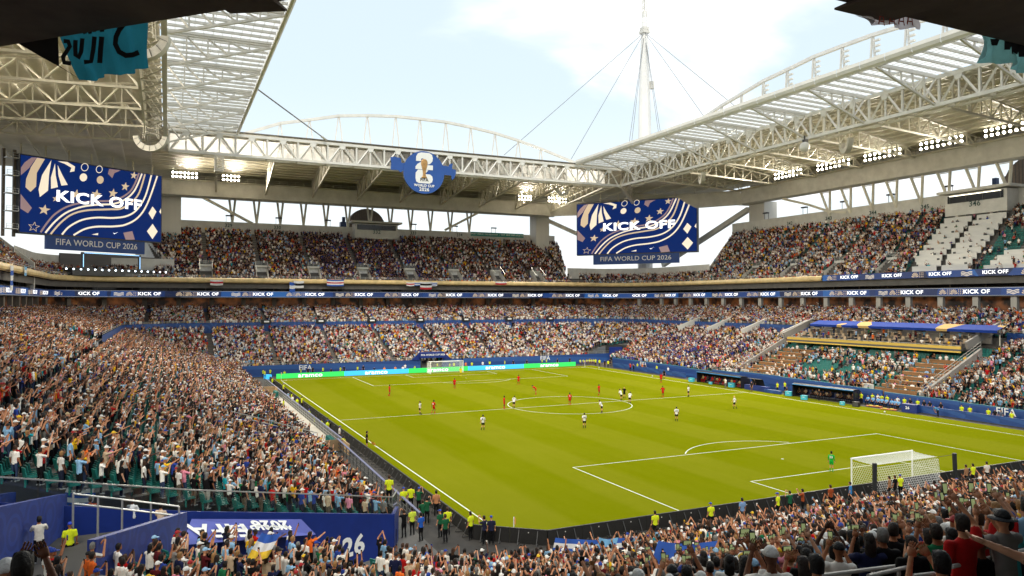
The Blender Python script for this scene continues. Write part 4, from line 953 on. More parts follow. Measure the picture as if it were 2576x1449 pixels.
# decorative gold leaf bits on the fascia are part of its wrap; back walls of the upper deck
green_n = mat('dark_green_number', (.02, .06, .05), .6, 0)
for k, (_, _, a, b_) in enumerate(STANDS[:3]):
    okb = lambda x, y: up_ok(x, y, .9)
    wtop = ring(-57.4, 124.9, -62.4, 167.9, 22)
    band('back_wall', U1, 32.6, 36.6 if k != 2 else 37.2, a, b_, conc_lt, deck[k], ok=okb); band('wall_coping', U1, 36.6 if k != 2 else 37.2, 36.6 if k != 2 else 37.2, a, b_, conc_lt, deck[k], wtop, ok=okb); band('outer_wall', wtop, 18, 36.6 if k != 2 else 37.2, a, b_, conc_lt, deck[k], ok=okb)
    C2 = lerp2(U0, U1, .205)
    for a2, b2 in ((a, (a + b_) // 2), ((a + b_) // 2, b_)): band('low_back_wall', C2, 21.5, 25.2, a2, b2, conc_lt, deck[k], ok=lambda x, y: not (-18.5 < x < 86.5 and y > 120) and y > 112)
for s_, dk in ((1, deck[1]), (-1, deck[1])):
    X_ = lambda x: x if s_ > 0 else 68 - x
    def prof(t): i = min(NRU - 1, max(0, int(t * NRU / .95))); return UROWS[i][1]
    for (x0, y0, x1, y1, dk2) in ((86.2, 142.4 + 4, 95.2, 167.5, deck[1]), (109.5, 112.7, 124.5, 117.5, deck[2] if s_ > 0 else deck[0])):
        q = MB(); rows_ = []
        for j in range(9):
            f = j / 8; x, y = x0 + (x1 - x0) * f, y0 + (y1 - y0) * f; t = .16 + .80 * f if dk2 is deck[1] else .12 + .84 * f
            rows_.append((X_(x), y, prof(t)))
        q.grid([[(x, y, 17.5) for x, y, z in rows_], [(x, y, z + 1.15) for x, y, z in rows_]])
        q2 = q.build('end_wall', conc_lt, dk2); sm = q2.modifiers.new('thickness', 'SOLIDIFY'); sm.thickness = .3
for num, px in (('328', r1(1020, 1295)), ('329', r1(1325, 1304)), ('330', r1(1608, 1315)), ('333', r2(1092, 1054)), ('334', r2(1360, 1063)), ('336', r2(1790, 1080))):
    p = onY(*px, 167.3); lettering(num, (p.x, 167.35, 35.6), (1, 0, 0), 1.25, green_n, deck[1], bold=.02)
for num, px in (('341', r3(1082, 1203)), ('342', r3(1262, 1178)), ('343', r3(1468, 1152)), ('344', r3(1700, 1122)), ('345', r3(1975, 1090))):
    p = onX(*px, 124.3); lettering(num, (124.35, p.y, p.z), (0, -1, 0), 1.25, green_n, deck[2], bold=.02)
# teal notice banner on the back wall
p0, p1 = onY(*r2(1424, 1065), 167.2), onY(*r2(1730, 1080), 167.2)
bn = empty('notice_banner', (p0.x, 167.2, p0.z)); tag(bn, 'long teal notice banner on the back wall of the upper deck', 'banner'); box('cloth', ((p1.x - p0.x) / 2, -.06, 0), (p1.x - p0.x, .08, 1.25), mat('teal_banner', (.02, .20, .17), .7, .1, 1), bn)
flat(link('lettering', text_mesh('TO REPORT UNRULY FAN BEHAVIOR  |  TEXT  ISSUE AND LOCATION TO', .62, .008, white_txt), bn), ((p1.x - p0.x) / 2, -.12, 0), (1, 0, 0))
# press boxes
def press_box(c, w, h, dep, rz, label, num):
    root = empty('press_box', c, rz); tag(root, label, 'press box'); q = MB()
    q.box((0, dep / 2, h / 2 - 1.6), (w - 1, dep, h - .4)); q.build('wall', conc_lt, root)
    MB().box((0, dep / 2 - .5, h - 1.3), (w + 1.2, dep + 1, .5)).build('roof', conc_lt, root)
    q = MB(); q.box((0, -.03, h - 2.75), (w - 2.2, .12, 1.5)); q.build('window_opening', dark_glass, root)
    if num == '346': MB().box((0, -.14, h - 2.1), (w - 3, .06, .14)).build('strip_light', emis('strip_light_glow', (1, .92, .7), 2.5), root)
    if num: flat(link('lettering', text_mesh(num, 1.5, .02, green_n), root), (0, -.06, .55), (1, 0, 0))
    for k_ in range(4): box('mullion', (-w / 2 + 1.6 + k_ * (w - 3.2) / 3, -.12, h - 2.75), (.1, .1, 1.5), dark_steel, root)
    return root
press_box((34.2, 164.2, 34.6), 13.5, 4.6, 3.5, 0, 'pale press box with flat roof at the top of the goal end deck', '332')
press_box((121.0, 47.4, 33.6), 13.0, 4.6, 3.5, R(-90), 'pale press box with lit strip window numbered 346', '346')
# half-round drums behind the press boxes
for (x, y, rz, lb) in ((33.0, 171, 0, 'dark ribbed drum rising behind the goal end press box'), (129, 40.5, R(-90), 'dark ribbed drum rising behind the numbered press box')):
    o = empty('ribbed_drum', (x, y, 37), rz); tag(o, lb, 'drum'); rr = 5.6 if rz == 0 else 6.6
    q = MB(); pts = [(rr * math.cos(R(i * 12)), rr * math.sin(R(i * 12))) for i in range(16)]
    q.loft([[(a, 0, b_) for a, b_ in pts], [(a, 2.2, b_) for a, b_ in pts]]); q.build('shell', mat('bronze_ribs', (.17, .13, .10), .6, .2, 2), o)
    q = MB()
    for i in range(-9, 10): x_ = rr * i / 10; q.box((x_, -.06, math.sqrt(max(.01, rr * rr - x_ * x_)) / 2), (.09, .14, math.sqrt(max(.01, rr * rr - x_ * x_))))
    q.build('rib', dark_steel, o); q = MB(); q.box((-rr - 1.4, 0, .4), (1.6, 2, 1.8)).box((rr + 1.6, 0, .4), (1.8, 2, 2)).box((-rr - 1.2, 0, 2.0), (.8, 1, 1.6)); q.build('machinery', mat('blue_machine', (.02, .04, .11), .5, .1, 2), o)
# small floodlight hoops standing on the back wall
hoop = MB(); hoop.beam((-.7, 0, 0), (-.7, 0, 1.6), .09).beam((.7, 0, 0), (.7, 0, 1.6), .09).box((0, -.25, 1.65), (1.7, .7, .32)); hoop_me = hoop.mesh('wall_lamp', dark_steel)
for i, px in enumerate([r1(1010, 1262), r1(1327, 1275), r1(1615, 1285), r2(595, 1010), r2(1092, 1030), r2(1332, 1040), r2(1556, 1050), r2(1790, 1060)]):
    o = link('wall_lamp', hoop_me); o.location = (onY(*px, 167.7).x, 167.7, 36.6); tag(o, ['dark hoop lamp on the back wall above number 328', 'dark hoop lamp on the back wall above number 329', 'dark hoop lamp on the back wall above number 330', 'dark hoop lamp beside the goal end press box', 'dark hoop lamp on the back wall above number 333', 'dark hoop lamp on the back wall above number 334', 'dark hoop lamp above the long teal notice banner', 'dark hoop lamp at the end of the goal end back wall'][i], 'lamp', 'hoop lamps along the goal end wall')
for i, px in enumerate([r3(1142, 1175), r3(1345, 1150), r3(1553, 1120), r3(1800, 1090), r3(2105, 1040)]):
    o = link('wall_lamp', hoop_me); o.location = (124.7, onX(*px, 124.7).y, 37.2); o.rotation_euler = (0, 0, R(-90)); tag(o, 'dark hoop lamp on the back wall by number 34%d' % (i + 1), 'lamp', 'hoop lamps along the dugout side wall')
# vomitories of the upper deck
def vomitory(c, rz, parent):
    q = MB()
    for sx_ in (-1, 1): q.grid([[(sx_ * 1.35, -1.2, 1.4), (sx_ * 1.35, 3.2, 1.4)], [(sx_ * 1.35, -1.2, 2.2), (sx_ * 1.35, 3.2, 4.8)]])
    q.box((0, 2.6, 4.35), (2.9, 1.0, .5)); o = q.build('vomitory', conc_lt, parent); o.location = c; o.rotation_euler = (0, 0, rz)
    d = MB().quad((-1.3, 2.9, 1.4), (1.3, 2.9, 1.4), (1.3, 2.9, 4.2), (-1.3, 2.9, 4.2)).build('opening', mat('opening_daylight_tone', (.80, .78, .74), .8, .2, 1), o)  # pale sheet: its tone stands in for light from outside
    q = MB()
    for z in (4.9, 5.2, 5.5): q.beam((-1.4, 2.2, z), (1.4, 2.2, z), .06)
    for sx_ in (-1.4, 0, 1.4): q.beam((sx_, 2.2, 4.6), (sx_, 2.2, 5.55), .06)
    for sx_ in (-1.4, 1.4): q.beam((sx_, -1.2, 3.2), (sx_, 2.2, 5.55), .06)
    q.build('rail', galv, o)
for x in VOMX:
    if -14 < x < 82: vomitory((x, 145.2, 19.6), 0, deck[1])
for y in VOMY: vomitory((110.2, y, 19.6), R(-90), deck[2])
# stair aisles of the upper deck
def aisle(A, B, rows, coord, side, parent, t0=0, t1=1):
    q = MB()
    for k_, (t, z, _) in enumerate(rows):
        if not t0 <= t <= t1: continue
        if side == 'far': yA = A + (B - A) * t; q.box((coord, yA + .45, z + .12), (1.1, .45, .22))
        else: xA = A + (B - A) * t; q.box((xA + .45 * (1 if B > A else -1), coord, z + .12), (.45, 1.1, .22))
    o = q.build('stair_aisle', aisle_m, parent); o['kind'] = 'stuff'; return o
for x in AISX:
    if -5 < x < 76: aisle(114, 148, LROWS, x, 'far', stand[1])
    if -18 < x < 88: aisle(142.4, 167.5, UROWS, x, 'far', deck[1], .3, 1)
for y in AISY:
    if 0 < y < 104: aisle(107.4, 124.5, UROWS, y, 'right', deck[2], .25, 1)
# ------------------------------------------------------------------ video boards
def board(TL, TR, h, label, sign_u, seed):
    TL, TR = Vector(TL), Vector(TR); d = (TR - TL); w = math.hypot(d.x, d.y); rz = math.atan2(d.y, d.x); c_ = (TL + TR) / 2; z0 = (TL.z + TR.z) / 2 - h
    root = empty('video_board', (c_.x, c_.y, z0), rz); tag(root, label, 'video board')
    MB().box((0, .95, h / 2), (w + .5, 1.7, h + .5)).build('cabinet', dark_steel, root)
    scr = MB().quad((-w / 2, 0, 0), (w / 2, 0, 0), (w / 2, 0, h), (-w / 2, 0, h)).build('screen', screen_blue, root)
    def Q(x, y, lift):   # picture co-ordinates measured on the photograph of the other board
        u = (x - 176) / 1160; top = 125 + 223 * u; bot = 775 + 100 * u; v = (bot - y) / (bot - top); return (-w / 2 + u * w, -lift, v * h)
    def poly(name, pts, m, lift=.05): return MB().quad(*[Q(x, y, lift) for x, y in pts]).build(name, m, scr)
    def smooth(pts, n=6):
        out = []
        for i in range(len(pts) - 1):
            p0, p1, p2, p3 = pts[max(0, i - 1)], pts[i], pts[i + 1], pts[min(len(pts) - 1, i + 2)]
            for k_ in range(n):
                t = k_ / n; out.append(tuple(.5 * (2 * p1[j] + (p2[j] - p0[j]) * t + (2 * p0[j] - 5 * p1[j] + 4 * p2[j] - p3[j]) * t * t + (3 * p1[j] - p0[j] - 3 * p2[j] + p3[j]) * t ** 3) for j in (0, 1)))
        return out + [pts[-1]]
    def ribbon(pts, wd, m, lift=.03):
        pts = smooth(pts); L, R_ = [], []
        for i, p in enumerate(pts):
            a, b_ = pts[max(0, i - 1)], pts[min(len(pts) - 1, i + 1)]; dx_, dy_ = b_[0] - a[0], b_[1] - a[1]; n_ = math.hypot(dx_, dy_); ox, oy = -dy_ / n_ * wd / 2, dx_ / n_ * wd / 2
            L.append(Q(min(1334, max(178, p[0] + ox)), p[1] + oy, lift)); R_.append(Q(min(1334, max(178, p[0] - ox)), p[1] - oy, lift))
        return MB().grid([L, R_]).build('stripe', m, scr)
    def star(x, y, r_, m, lift=.06, inner=.42):
        pts = [(x + (r_ if i % 2 == 0 else r_ * inner) * math.cos(R(-90 + 36 * i + 10)), y + (r_ if i % 2 == 0 else r_ * inner) * math.sin(R(-90 + 36 * i + 10))) for i in range(10)]
        n_ = MB(); k0 = [Q(x, y, lift)] + [Q(a, b_, lift) for a, b_ in pts]; n_.v = [tuple(p) for p in k0]; n_.f = [(0, 1 + i, 1 + (i + 1) % 10) for i in range(10)]; n_.mi = [0] * 10; return n_.build('star', m, scr)
    def disc(x, y, r_, m, lift=.05, hole=0): 
        a = [Q(x + r_ * math.cos(R(15 * i)), y + r_ * 1.12 * math.sin(R(15 * i)), lift) for i in range(25)]; b_ = [Q(x + hole * math.cos(R(15 * i)), y + hole * 1.12 * math.sin(R(15 * i)), lift) for i in range(25)]
        return MB().grid([a, b_]).build('disc', m, scr)
    S_ = [[(325, 780), (380, 690), (440, 620), (540, 560), (700, 527), (860, 527), (950, 510), (1040, 460), (1090, 390), (1125, 308)], [(360, 785), (430, 692), (520, 615), (640, 570), (770, 555), (900, 552), (1000, 520), (1085, 450), (1152, 315)],
          [(400, 795), (470, 705), (560, 632), (680, 600), (860, 596), (970, 592), (1070, 535), (1130, 465), (1180, 322)], [(485, 800), (540, 735), (640, 680), (760, 662), (900, 668), (1020, 655), (1110, 605), (1185, 500), (1240, 332)], [(575, 806), (660, 757), (760, 737), (900, 738), (1010, 725), (1120, 670), (1205, 560), (1296, 343)]]
    for i, p in enumerate(S_): ribbon(p, 15, [led_rose, led_gold2, led_gold, led_gold2, led_gold2][i])
    for i, p in enumerate([[(178, 235), (205, 190), (252, 150), (290, 150), (235, 240), (178, 300)], [(292, 152), (350, 164), (292, 280), (288, 395), (248, 440), (212, 400), (216, 330), (250, 230)], [(398, 174), (382, 300), (376, 430), (316, 484), (306, 420), (330, 300)], [(426, 202), (432, 300), (450, 402), (398, 415), (396, 320)], [(446, 216), (482, 300), (525, 384), (476, 390), (452, 300)], [(446, 184), (520, 192), (580, 232), (576, 272), (540, 278), (552, 242), (500, 208)], [(860, 262), (960, 278), (905, 300), (888, 340), (850, 302)], [(178, 456), (260, 575), (232, 620), (178, 580)], [(1253, 586), (1290, 630), (1253, 692), (1215, 640)], [(1255, 726), (1304, 790), (1255, 850), (1202, 785)], [(1317, 632), (1334, 604), (1334, 652)], [(988, 792), (1068, 780), (1092, 850), (1010, 850)], [(720, 802), (774, 790), (772, 808)], [(898, 788), (912, 797), (946, 784), (910, 802)]]):
        poly('shape', p, [led_rose, led_gold, led_gold2, led_gold2, led_gold2, led_gold2, led_rose, led_rose, led_gold2, led_gold2, led_gold2, led_rose, led_gold2, led_white][i])
    for x, y, r_ in ((1077, 326, 34), (1001, 414, 38), (895, 466, 42), (755, 470, 44), (592, 466, 44), (436, 500, 30), (350, 592, 46)): star(x, y, r_, led_gold)
    star(275, 735, 46, led_gold); star(275, 735, 36, screen_blue, .08)
    disc(658, 240, 30, led_gold2, .05, 25); disc(777, 262, 28, led_gold2, .05, 23); disc(648, 325, 30, led_gold2); disc(786, 350, 29, led_gold)
    o = flat(link('lettering', text_mesh('KICK OFF', h * .205, h * .0065, led_white, sx=1.22), scr), Q(790, 527, .12), (1, 0, 0)); o.matrix_basis = o.matrix_basis @ Matrix.Diagonal((w / 29.5, 1, 1, 1))
    # name panel hung below
    u0, u1 = sign_u; cx = (u0 + u1) / 2; pw = u1 - u0
    pn = MB().box((cx, .6, -1.65), (pw, .7, 3.05)).build('name_panel', mat('panel_blue', (.012, .06, .27), .5, .06, .5), root)
    flat(link('lettering', text_mesh('FIFA WORLD CUP 2026', 1.85, .02, white_txt), pn), (cx, .2, -1.6), (1, 0, 0)).matrix_basis @= Matrix.Diagonal((pw / 23.5, 1, 1, 1))
    q = MB()
    for k_ in range(7):
        x = -w / 2 + 1 + k_ * (w - 2) / 6; q.beam((x, 2.2, 0), (x, 2.2, h), .3); q.beam((x, 2.2, h), (x, 2.2, h + 3), .3)
        if k_ < 6: q.beam((x, 2.2, 0), (x + (w - 2) / 6, 2.2, h), .2)
    q.build('support_frame', cream_steel, root)
    return root, w, h
screen_blue = bpy.data.materials.new('screen_deep_blue'); screen_blue.use_nodes = True; _b = screen_blue.node_tree.nodes['Principled BSDF']; _b.inputs['Base Color'].default_value = (.01, .01, .02, 1); _b.inputs['Emission Color'].default_value = (.002, .014, .085, 1); _b.inputs['Emission Strength'].default_value = 1.0; _b.inputs['Specular IOR Level'].default_value = .05; _b.inputs['Roughness'].default_value = .7
def DP(x, y, d): return CAM + ray(x, y) * d
bl, wl, hl = board(DP(52, 385, 150), DP(406, 447, 176), 15.8, 'blue video board with taller service ladder above the corner stage', (-10.2, 11.5), 1)
br, wr_, hr = board(DP(1452, 513, 226), DP(1752, 497, 209), 15.5, 'blue video board hung above the corner tunnel under the mast', (-13.2, 13.2), 2)
q = MB()
for x in (-wl / 2 - 2.6, -wl / 2 - .6): q.beam((x, 1.2, -1), (x, 1.2, hl + 1), .5)
q.build('service_tower', MATS['bronze_column'], bl)
for k_ in range(5):
    q = MB(); z = .5 + k_ * 3.6; q.box((-wl / 2 - 1.6, .2, z), (2.2, 1.6, .15))
    for zz in (.5, 1.0): q.beam((-wl / 2 - 2.7, -.6, z + zz), (-wl / 2 - .5, -.6, z + zz), .06)
    for xx in (-2.7, -1.6, -.5): q.beam((-wl / 2 + xx, -.6, z), (-wl / 2 + xx, -.6, z + 1.0), .06)
    q.build('ladder_platform', galv, bl)
# ------------------------------------------------------------------ round emblem on the truss
em = empty('round_emblem', (33.7, 119.9, 45.2)); tag(em, 'round blue emblem with white numerals and golden cup on the roof truss', 'emblem')
eb = mat('emblem_blue', (.022, .085, .33), .5, .06, .4)
o = MB().prism([(4.95 * math.cos(R(6 * i)), 4.95 * math.sin(R(6 * i))) for i in range(60)], -.35, .12).build('disc', eb, em); flat(o, (0, 0, 0), (1, 0, 0))
for pts in ([(-4.2, .2), (-5.0, .1), (-5.6, -.4), (-6.2, .1), (-7.9, .05), (-7.8, 1.6), (-8.0, 2.9), (-7.0, 3.1), (-5.6, 2.9), (-5.4, 1.8), (-4.2, 1.9)], [(4.2, 1.9), (5.2, 2.0), (6.1, 1.9), (6.4, 2.5), (7.1, 2.7), (6.9, 1.4), (7.9, 1.2), (7.9, .3), (7.5, -.8), (6.9, -1.3), (6.7, -.2), (5.6, -.2), (4.4, -.3)]):
    o = MB().prism(pts, -.2, .05).build('side_wing', eb, em); flat(o, (0, 0, 0), (1, 0, 0))
white_e = mat('emblem_white', (.80, .80, .78), .5, 0)
def epoly(pts, z, m, name='numeral'): o = MB().prism(pts, z, z + .05).build(name, m, em); return flat(o, (0, 0, 0), (1, 0, 0))
two = [(-2.0, 2.55), (-1.95, 3.6), (-1.5, 4.35), (-.7, 4.6), (1.2, 4.6), (1.9, 4.2), (2.1, 3.4), (2.0, 2.7), (1.4, 2.05), (.6, 1.75), (2.1, 1.75), (2.1, .65), (-2.1, .65), (-2.1, 1.2), (-1.6, 1.9), (-.2, 2.7), (-.2, 3.2), (-.7, 3.2), (-.8, 2.55)]
epoly(two, .14, white_e)
epoly([(-1.5, .55), (1.0, .55), (.2, -.35), (1.4, -.4), (1.95, -.8), (2.1, -1.5), (1.9, -2.2), (1.3, -2.55), (-1.3, -2.55), (-1.95, -2.2), (-2.1, -1.4), (-2.05, -.2)], .14, white_e)
gold_cup = mat('cup_gold', (.50, .28, .10), .35, .3, 1.5, metal=.3)
o = MB(); rgs = []
for z, r_ in ((-1.35, .62), (-1.1, .66), (-.95, .45), (-.4, .34), (.4, .40), (1.2, .62), (1.9, .80), (2.5, .80), (2.95, .55), (3.1, .15)): rgs.append([(r_ * math.cos(2 * math.pi * i / 16), -.22 + .16 * r_ * math.sin(2 * math.pi * i / 16), z) for i in range(16)])
o.loft(rgs).build('golden_cup', gold_cup, em, True)
for s_, y, sz, m in (('FIFA', -1.75, 1.0, mat('emblem_black', (.02, .02, .02), .6, 0)), ('WORLD CUP', -3.1, .78, white_e), ('2026', -4.0, 1.15, white_e)): flat(link('lettering', text_mesh(s_, sz, .03, m), em), (0, -.24, y), (1, 0, 0))
# ------------------------------------------------------------------ pitch-side walls and boards
def zz(x0, y0, w, pw): 
    s_ = w / pw * 2576 / 4096; return lambda x, y: (x0 * 2576 / 4096 + x * s_, y0 * 2576 / 4096 + y * s_)
zA = zz(2300, 1250, 700, 2536); zB = zz(3000, 1450, 700, 2576); zC = zz(3300, 1250, 796, 2307); zD = zz(1600, 1900, 900, 2576); zE = zz(950, 1400, 600, 2174); zF = zz(0, 1900, 900, 2576); zG = zz(800, 1900, 900, 2576); zH = zz(3200, 1800, 896, 2576); zI = zz(1600, 1380, 800, 2576)
# far end wall, with the player tunnel in it
fw = empty('perimeter_wall'); tag(fw, 'blue wrapped wall behind the goal with green and blue sponsor board', 'wall')
tx0, tx1 = onY(*r5(1172, 600), 113.8).x, onY(*r5(1318, 600), 113.8).x
for a, b_ in ((-7.5, tx0), (tx1, 80.8)): box('wall_face', ((a + b_) / 2, 114.0, 1.12), (b_ - a, .35, 2.24), blue_wrap, fw)
q = MB()
for z in (2.55, 2.9): q.beam((-7.5, 113.9, z), (tx0 - .6, 113.9, z), .05); q.beam((tx1 + .6, 113.9, z), (80.8, 113.9, z), .05)
for x in np.arange(-7, 80, 2.2):
    if not tx0 - .6 < x < tx1 + .6: q.beam((x, 113.9, 2.2), (x, 113.9, 2.9), .05)
q.build('rail', galv, fw)
for px in (r5(380, 638), r5(2027, 572)):
    p = onY(*px, 113.8); lettering('FIFA', (p.x, 113.79, p.z), (1, 0, 0), 1.4, white_txt, fw, bold=.015)
tn = empty('player_tunnel', ((tx0 + tx1) / 2, 114, 0)); tag(tn, 'dark player tunnel with blue lettered header behind the goal', 'tunnel'); hw = (tx1 - tx0) / 2
q = MB(); q.quad((-hw, 1.5, 0), (hw, 1.5, 0), (hw, 1.5, 2.6), (-hw, 1.5, 2.6)); q.quad((-hw, -.2, 0), (-hw, 1.5, 0), (-hw, 1.5, 2.6), (-hw, -.2, 2.6)); q.quad((hw, -.2, 0), (hw, 1.5, 0), (hw, 1.5, 2.6), (hw, -.2, 2.6)); q.build('passage', black_pl, tn)
MB().box((0, -.5, 3.35), (2 * hw + .5, 1.7, 1.25)).build('header', blue_deep, tn); flat(link('lettering', text_mesh('FIFA WORLD CUP 2026', .52, .012, white_txt), tn), (0, -1.37, 3.4), (1, 0, 0))
for s_ in (-1, 1): MB().prism([(0, 0), (2.0 * s_, 0), (0, 1.7)], -.1, .1).build('cheek_wall', blue_deep, tn).matrix_basis = Matrix(((1, 0, 0, (hw + .25) * s_), (0, 0, 1, -.2), (0, 1, 0, 2.25), (0, 0, 0, 1)))
# sponsor board behind the far goal
gm, bm = emis('board_green', (.035, .62, .105), .95), emis('board_cyan', (.05, .46, .90), .95)
lb = empty('sponsor_board', (0, 108.35, 0)); tag(lb, 'long lit sponsor board in green and pale blue behind the goal', 'sponsor board')
xs = [onY(*r5(x, 660), 108.35).x for x in (181, 648, 1088, 1497, 1880, 2236)]
for i in range(5):
    pn = MB().box(((xs[i] + xs[i + 1]) / 2, 0, .49), (xs[i + 1] - xs[i] - .01, .18, .96)).build('panel', gm if i % 2 == 0 else bm, lb)
    cx = onY(*r5((415, 868, 1291, 1686, 2057)[i], 660), 108.25).x
    flat(link('lettering', text_mesh('aramco', 1.16, .012, led_white, sx=1.35), pn), (cx, -.12, .50), (1, 0, 0))
MB().box(((xs[0] + xs[5]) / 2, .16, .45), (xs[5] - xs[0], .1, .9)).build('back_frame', black_pl, lb)
o = empty('sponsor_board', (-1.6, 107.6, 0), R(-52)); tag(o, 'short pale blue lit board end turning the corner beside the sponsor board', 'sponsor board'); MB().box((-.8, 0, .49), (1.9, .16, .96)).build('panel', bm, o)
# dark board backs along the touchline opposite the dugouts and along the other goal line
brd = mat('board_back_black', (.020, .019, .018), .55, .2, 2)
def back_board(a, b_, label, step=2.45):
    a, b_ = Vector(a), Vector(b_); d = (b_ - a); n_ = max(1, round(d.length / step)); root = empty('advertising_board', a, math.atan2(d.y, d.x)); tag(root, label, 'board', 'dark advertising board backs'); L = d.length / n_
    for i in range(n_): box('board_panel', (L * (i + .5), 0, .48), (L - .03, .12, .94), brd, root)
    q = MB()
    for i in range(n_ * 2): q.beam((L * (i + .5) / 2, .08, .05), (L * (i + .5) / 2, .55, .05), .05); q.beam((L * (i + .5) / 2, .07, .85), (L * (i + .5) / 2, .55, .05), .04)
    q.build('brace', dark_steel, root)
    q = MB()
    for i in range(n_): q.box((L * (i + .5), .075, .72), (.06, .02, .06))
    q.build('latch', conc_lt, root); return root
back_board((-2.15, 1.5, 0), (-2.15, 104.5, 0), 'long row of black board backs along the touchline opposite the dugouts')
back_board((1.6, -1.55, 0), (-2.15, 1.5, 0), 'short black board backs cutting the corner by the flag')
back_board((73, -2.2, 0), (1.6, -1.55, 0), 'long row of black board backs behind the goal with the green keeper')
# dugout side: low boards and the wrapped wall of the stand
rw = empty('perimeter_wall'); tag(rw, 'blue wrapped stepped wall below the half filled stand', 'wall')
segs = [(104.5, 77.5, 1.95), (77.5, 69.5, 1.75), (69.5, 62.0, 2.1), (62.0, 52.3, 2.4), (52.3, 41.5, 2.3), (41.5, 32.4, 2.15), (32.0, 20.7, 1.95), (20.7, -3.0, 1.85)]
for i, (a, b_, h) in enumerate(segs):
    box('wall_face', (75.45 + .03 * (i % 2), (a + b_) / 2, h / 2), (.3, abs(a - b_) - .02, h), blue_wrap, rw)
for px in (r6(262, 690), r6(2465, 977)):
    p = onX(*px, 75.25); lettering('FIFA', (75.24, p.y, min(1.35, p.z)), (0, -1, 0), 1.3, white_txt, rw, bold=.015)
q = MB()
for i, (a, b_, h) in enumerate(segs): q.beam((75.4, a, h + .03), (75.4, b_, h + .03), .12, .06)
q.build('coping', mat('teal_coping', (.08, .25, .28), .5, .1, 1), rw)
for a, b_, lbl in ((101.2, 75.0, 'low blue barrier in front of the stand by the corner tunnel'), (27.2, -3, 'low blue barrier in front of the stand beyond the seated medics')):
    o = empty('barrier', (73.4, a, 0), R(-90)); tag(o, lbl, 'barrier', 'low blue barriers'); n_ = round((a - b_) / 4.4)
    for i in range(n_): box('barrier_panel', ((i + .5) * (a - b_) / n_, 0, .55), ((a - b_) / n_ - .02, .14, .98), blue_wrap, o)
    MB().box(((a - b_) / 2, .12, .04), (a - b_, .5, .05)).build('base', dark_steel, o)
# glass front of the stand opposite the dugouts and the rails of the walkway
o = empty('glass_barrier'); tag(o, 'glass barrier with teal foot along the packed touchline stand', 'barrier')
box('foot', (-6.62, 57, .5), (.16, 106, 1.05), mat('teal_coping', (.08, .25, .28)), o)
for i in range(44): MB().box((-6.62, 5.2 + i * 2.4, 1.42), (.03, 2.34, .72)).build('glass_pane', glass_m, o)
wr_o = empty('walkway_railing'); tag(wr_o, 'grey steel railing beside the pale walkway', 'railing'); q = MB()
for z in (.35, .7, 1.05): q.beam((-3.62, 34, z), (-3.62, 98, z), .05)
q.build('rail', galv, wr_o); q = MB()
for y in np.arange(34, 98.1, 1.6): q.beam((-3.62, y, 0), (-3.62, y, 1.08), .06)
q.build('post', galv, wr_o)
MB().box((-3.62, 66, .55), (.03, 64, .9)).build('mesh_infill', mat('rail_infill', (.10, .10, .10), .6, .1, 2), wr_o)
MB().box((-3.60, 66, 1.12), (.16, 64, .06)).build('cap', mat('blue_rail_cap', (.14, .15, .26), .5, .1, 2), wr_o)
wr2 = empty('walkway_railing'); tag(wr2, 'short pale railing on the stand side of the walkway', 'railing'); q = MB()
for y in np.arange(34, 46, 1.2): q.beam((-6.25, y, .1), (-6.25, y, 1.15), .05)
for z in (.6, 1.15): q.beam((-6.25, 34, z), (-6.25, 46, z), .05)
q.beam((-6.25, 52, .1), (-6.25, 52, 1.7), .12); q.beam((-6.25, 66, .1), (-6.25, 66, 1.7), .12); q.build('rail', galv, wr2)
bar = empty('black_railing'); tag(bar, 'dark railing with blue cap beside the photographers at the corner', 'railing'); q = MB()
for z in (.4, .75, 1.1): q.beam((-4.7, 4.5, z), (-4.1, 33.6, z), .06)
for i in range(20): f = i / 19; q.beam((-4.7 + .6 * f, 4.5 + 29.1 * f, 0), (-4.7 + .6 * f, 4.5 + 29.1 * f, 1.1), .06)
q.build('rail', dark_steel, bar); MB().beam((-4.7, 4.5, 1.18), (-4.1, 33.6, 1.18), .18, .06).build('cap', mat('blue_rail_cap', (.14, .15, .26)), bar)
# plywood boxes and blue end wall on the walkway
for (y, lbl) in ((33.2, 'low plywood enclosure at the open end of the walkway'), (85.2, 'low plywood enclosure across the walkway by the stand corner')):
    o = empty('plywood_enclosure', (-5.1, y, 0)); tag(o, lbl, 'enclosure'); q = MB(); q.box((0, 0, .6), (2.9, .1, 1.1)).box((1.45, -1.5, .6), (.1, 3, 1.1)); q.build('sheet', mat('plywood', (.42, .28, .15), .7, .2, 1), o)
# stacks of folded green seats on the walkway
for (x, y) in ((-4.3, 80.5), (-4.4, 37.0)):
    o = empty('seat_stack', (x, y, .1)); tag(o, 'stack of folded dark green seats by plywood enclosure', 'seats', 'folded seat stacks on the walkway')
    for k_ in range(6): MB().box((0, -.5 * k_, .45), (.5, .12, .9), Matrix.Rotation(R(8), 3, 'X')).box((0, -.5 * k_ + .12, .42), (.5, .10, .5)).build('seat', teal_seat, o)
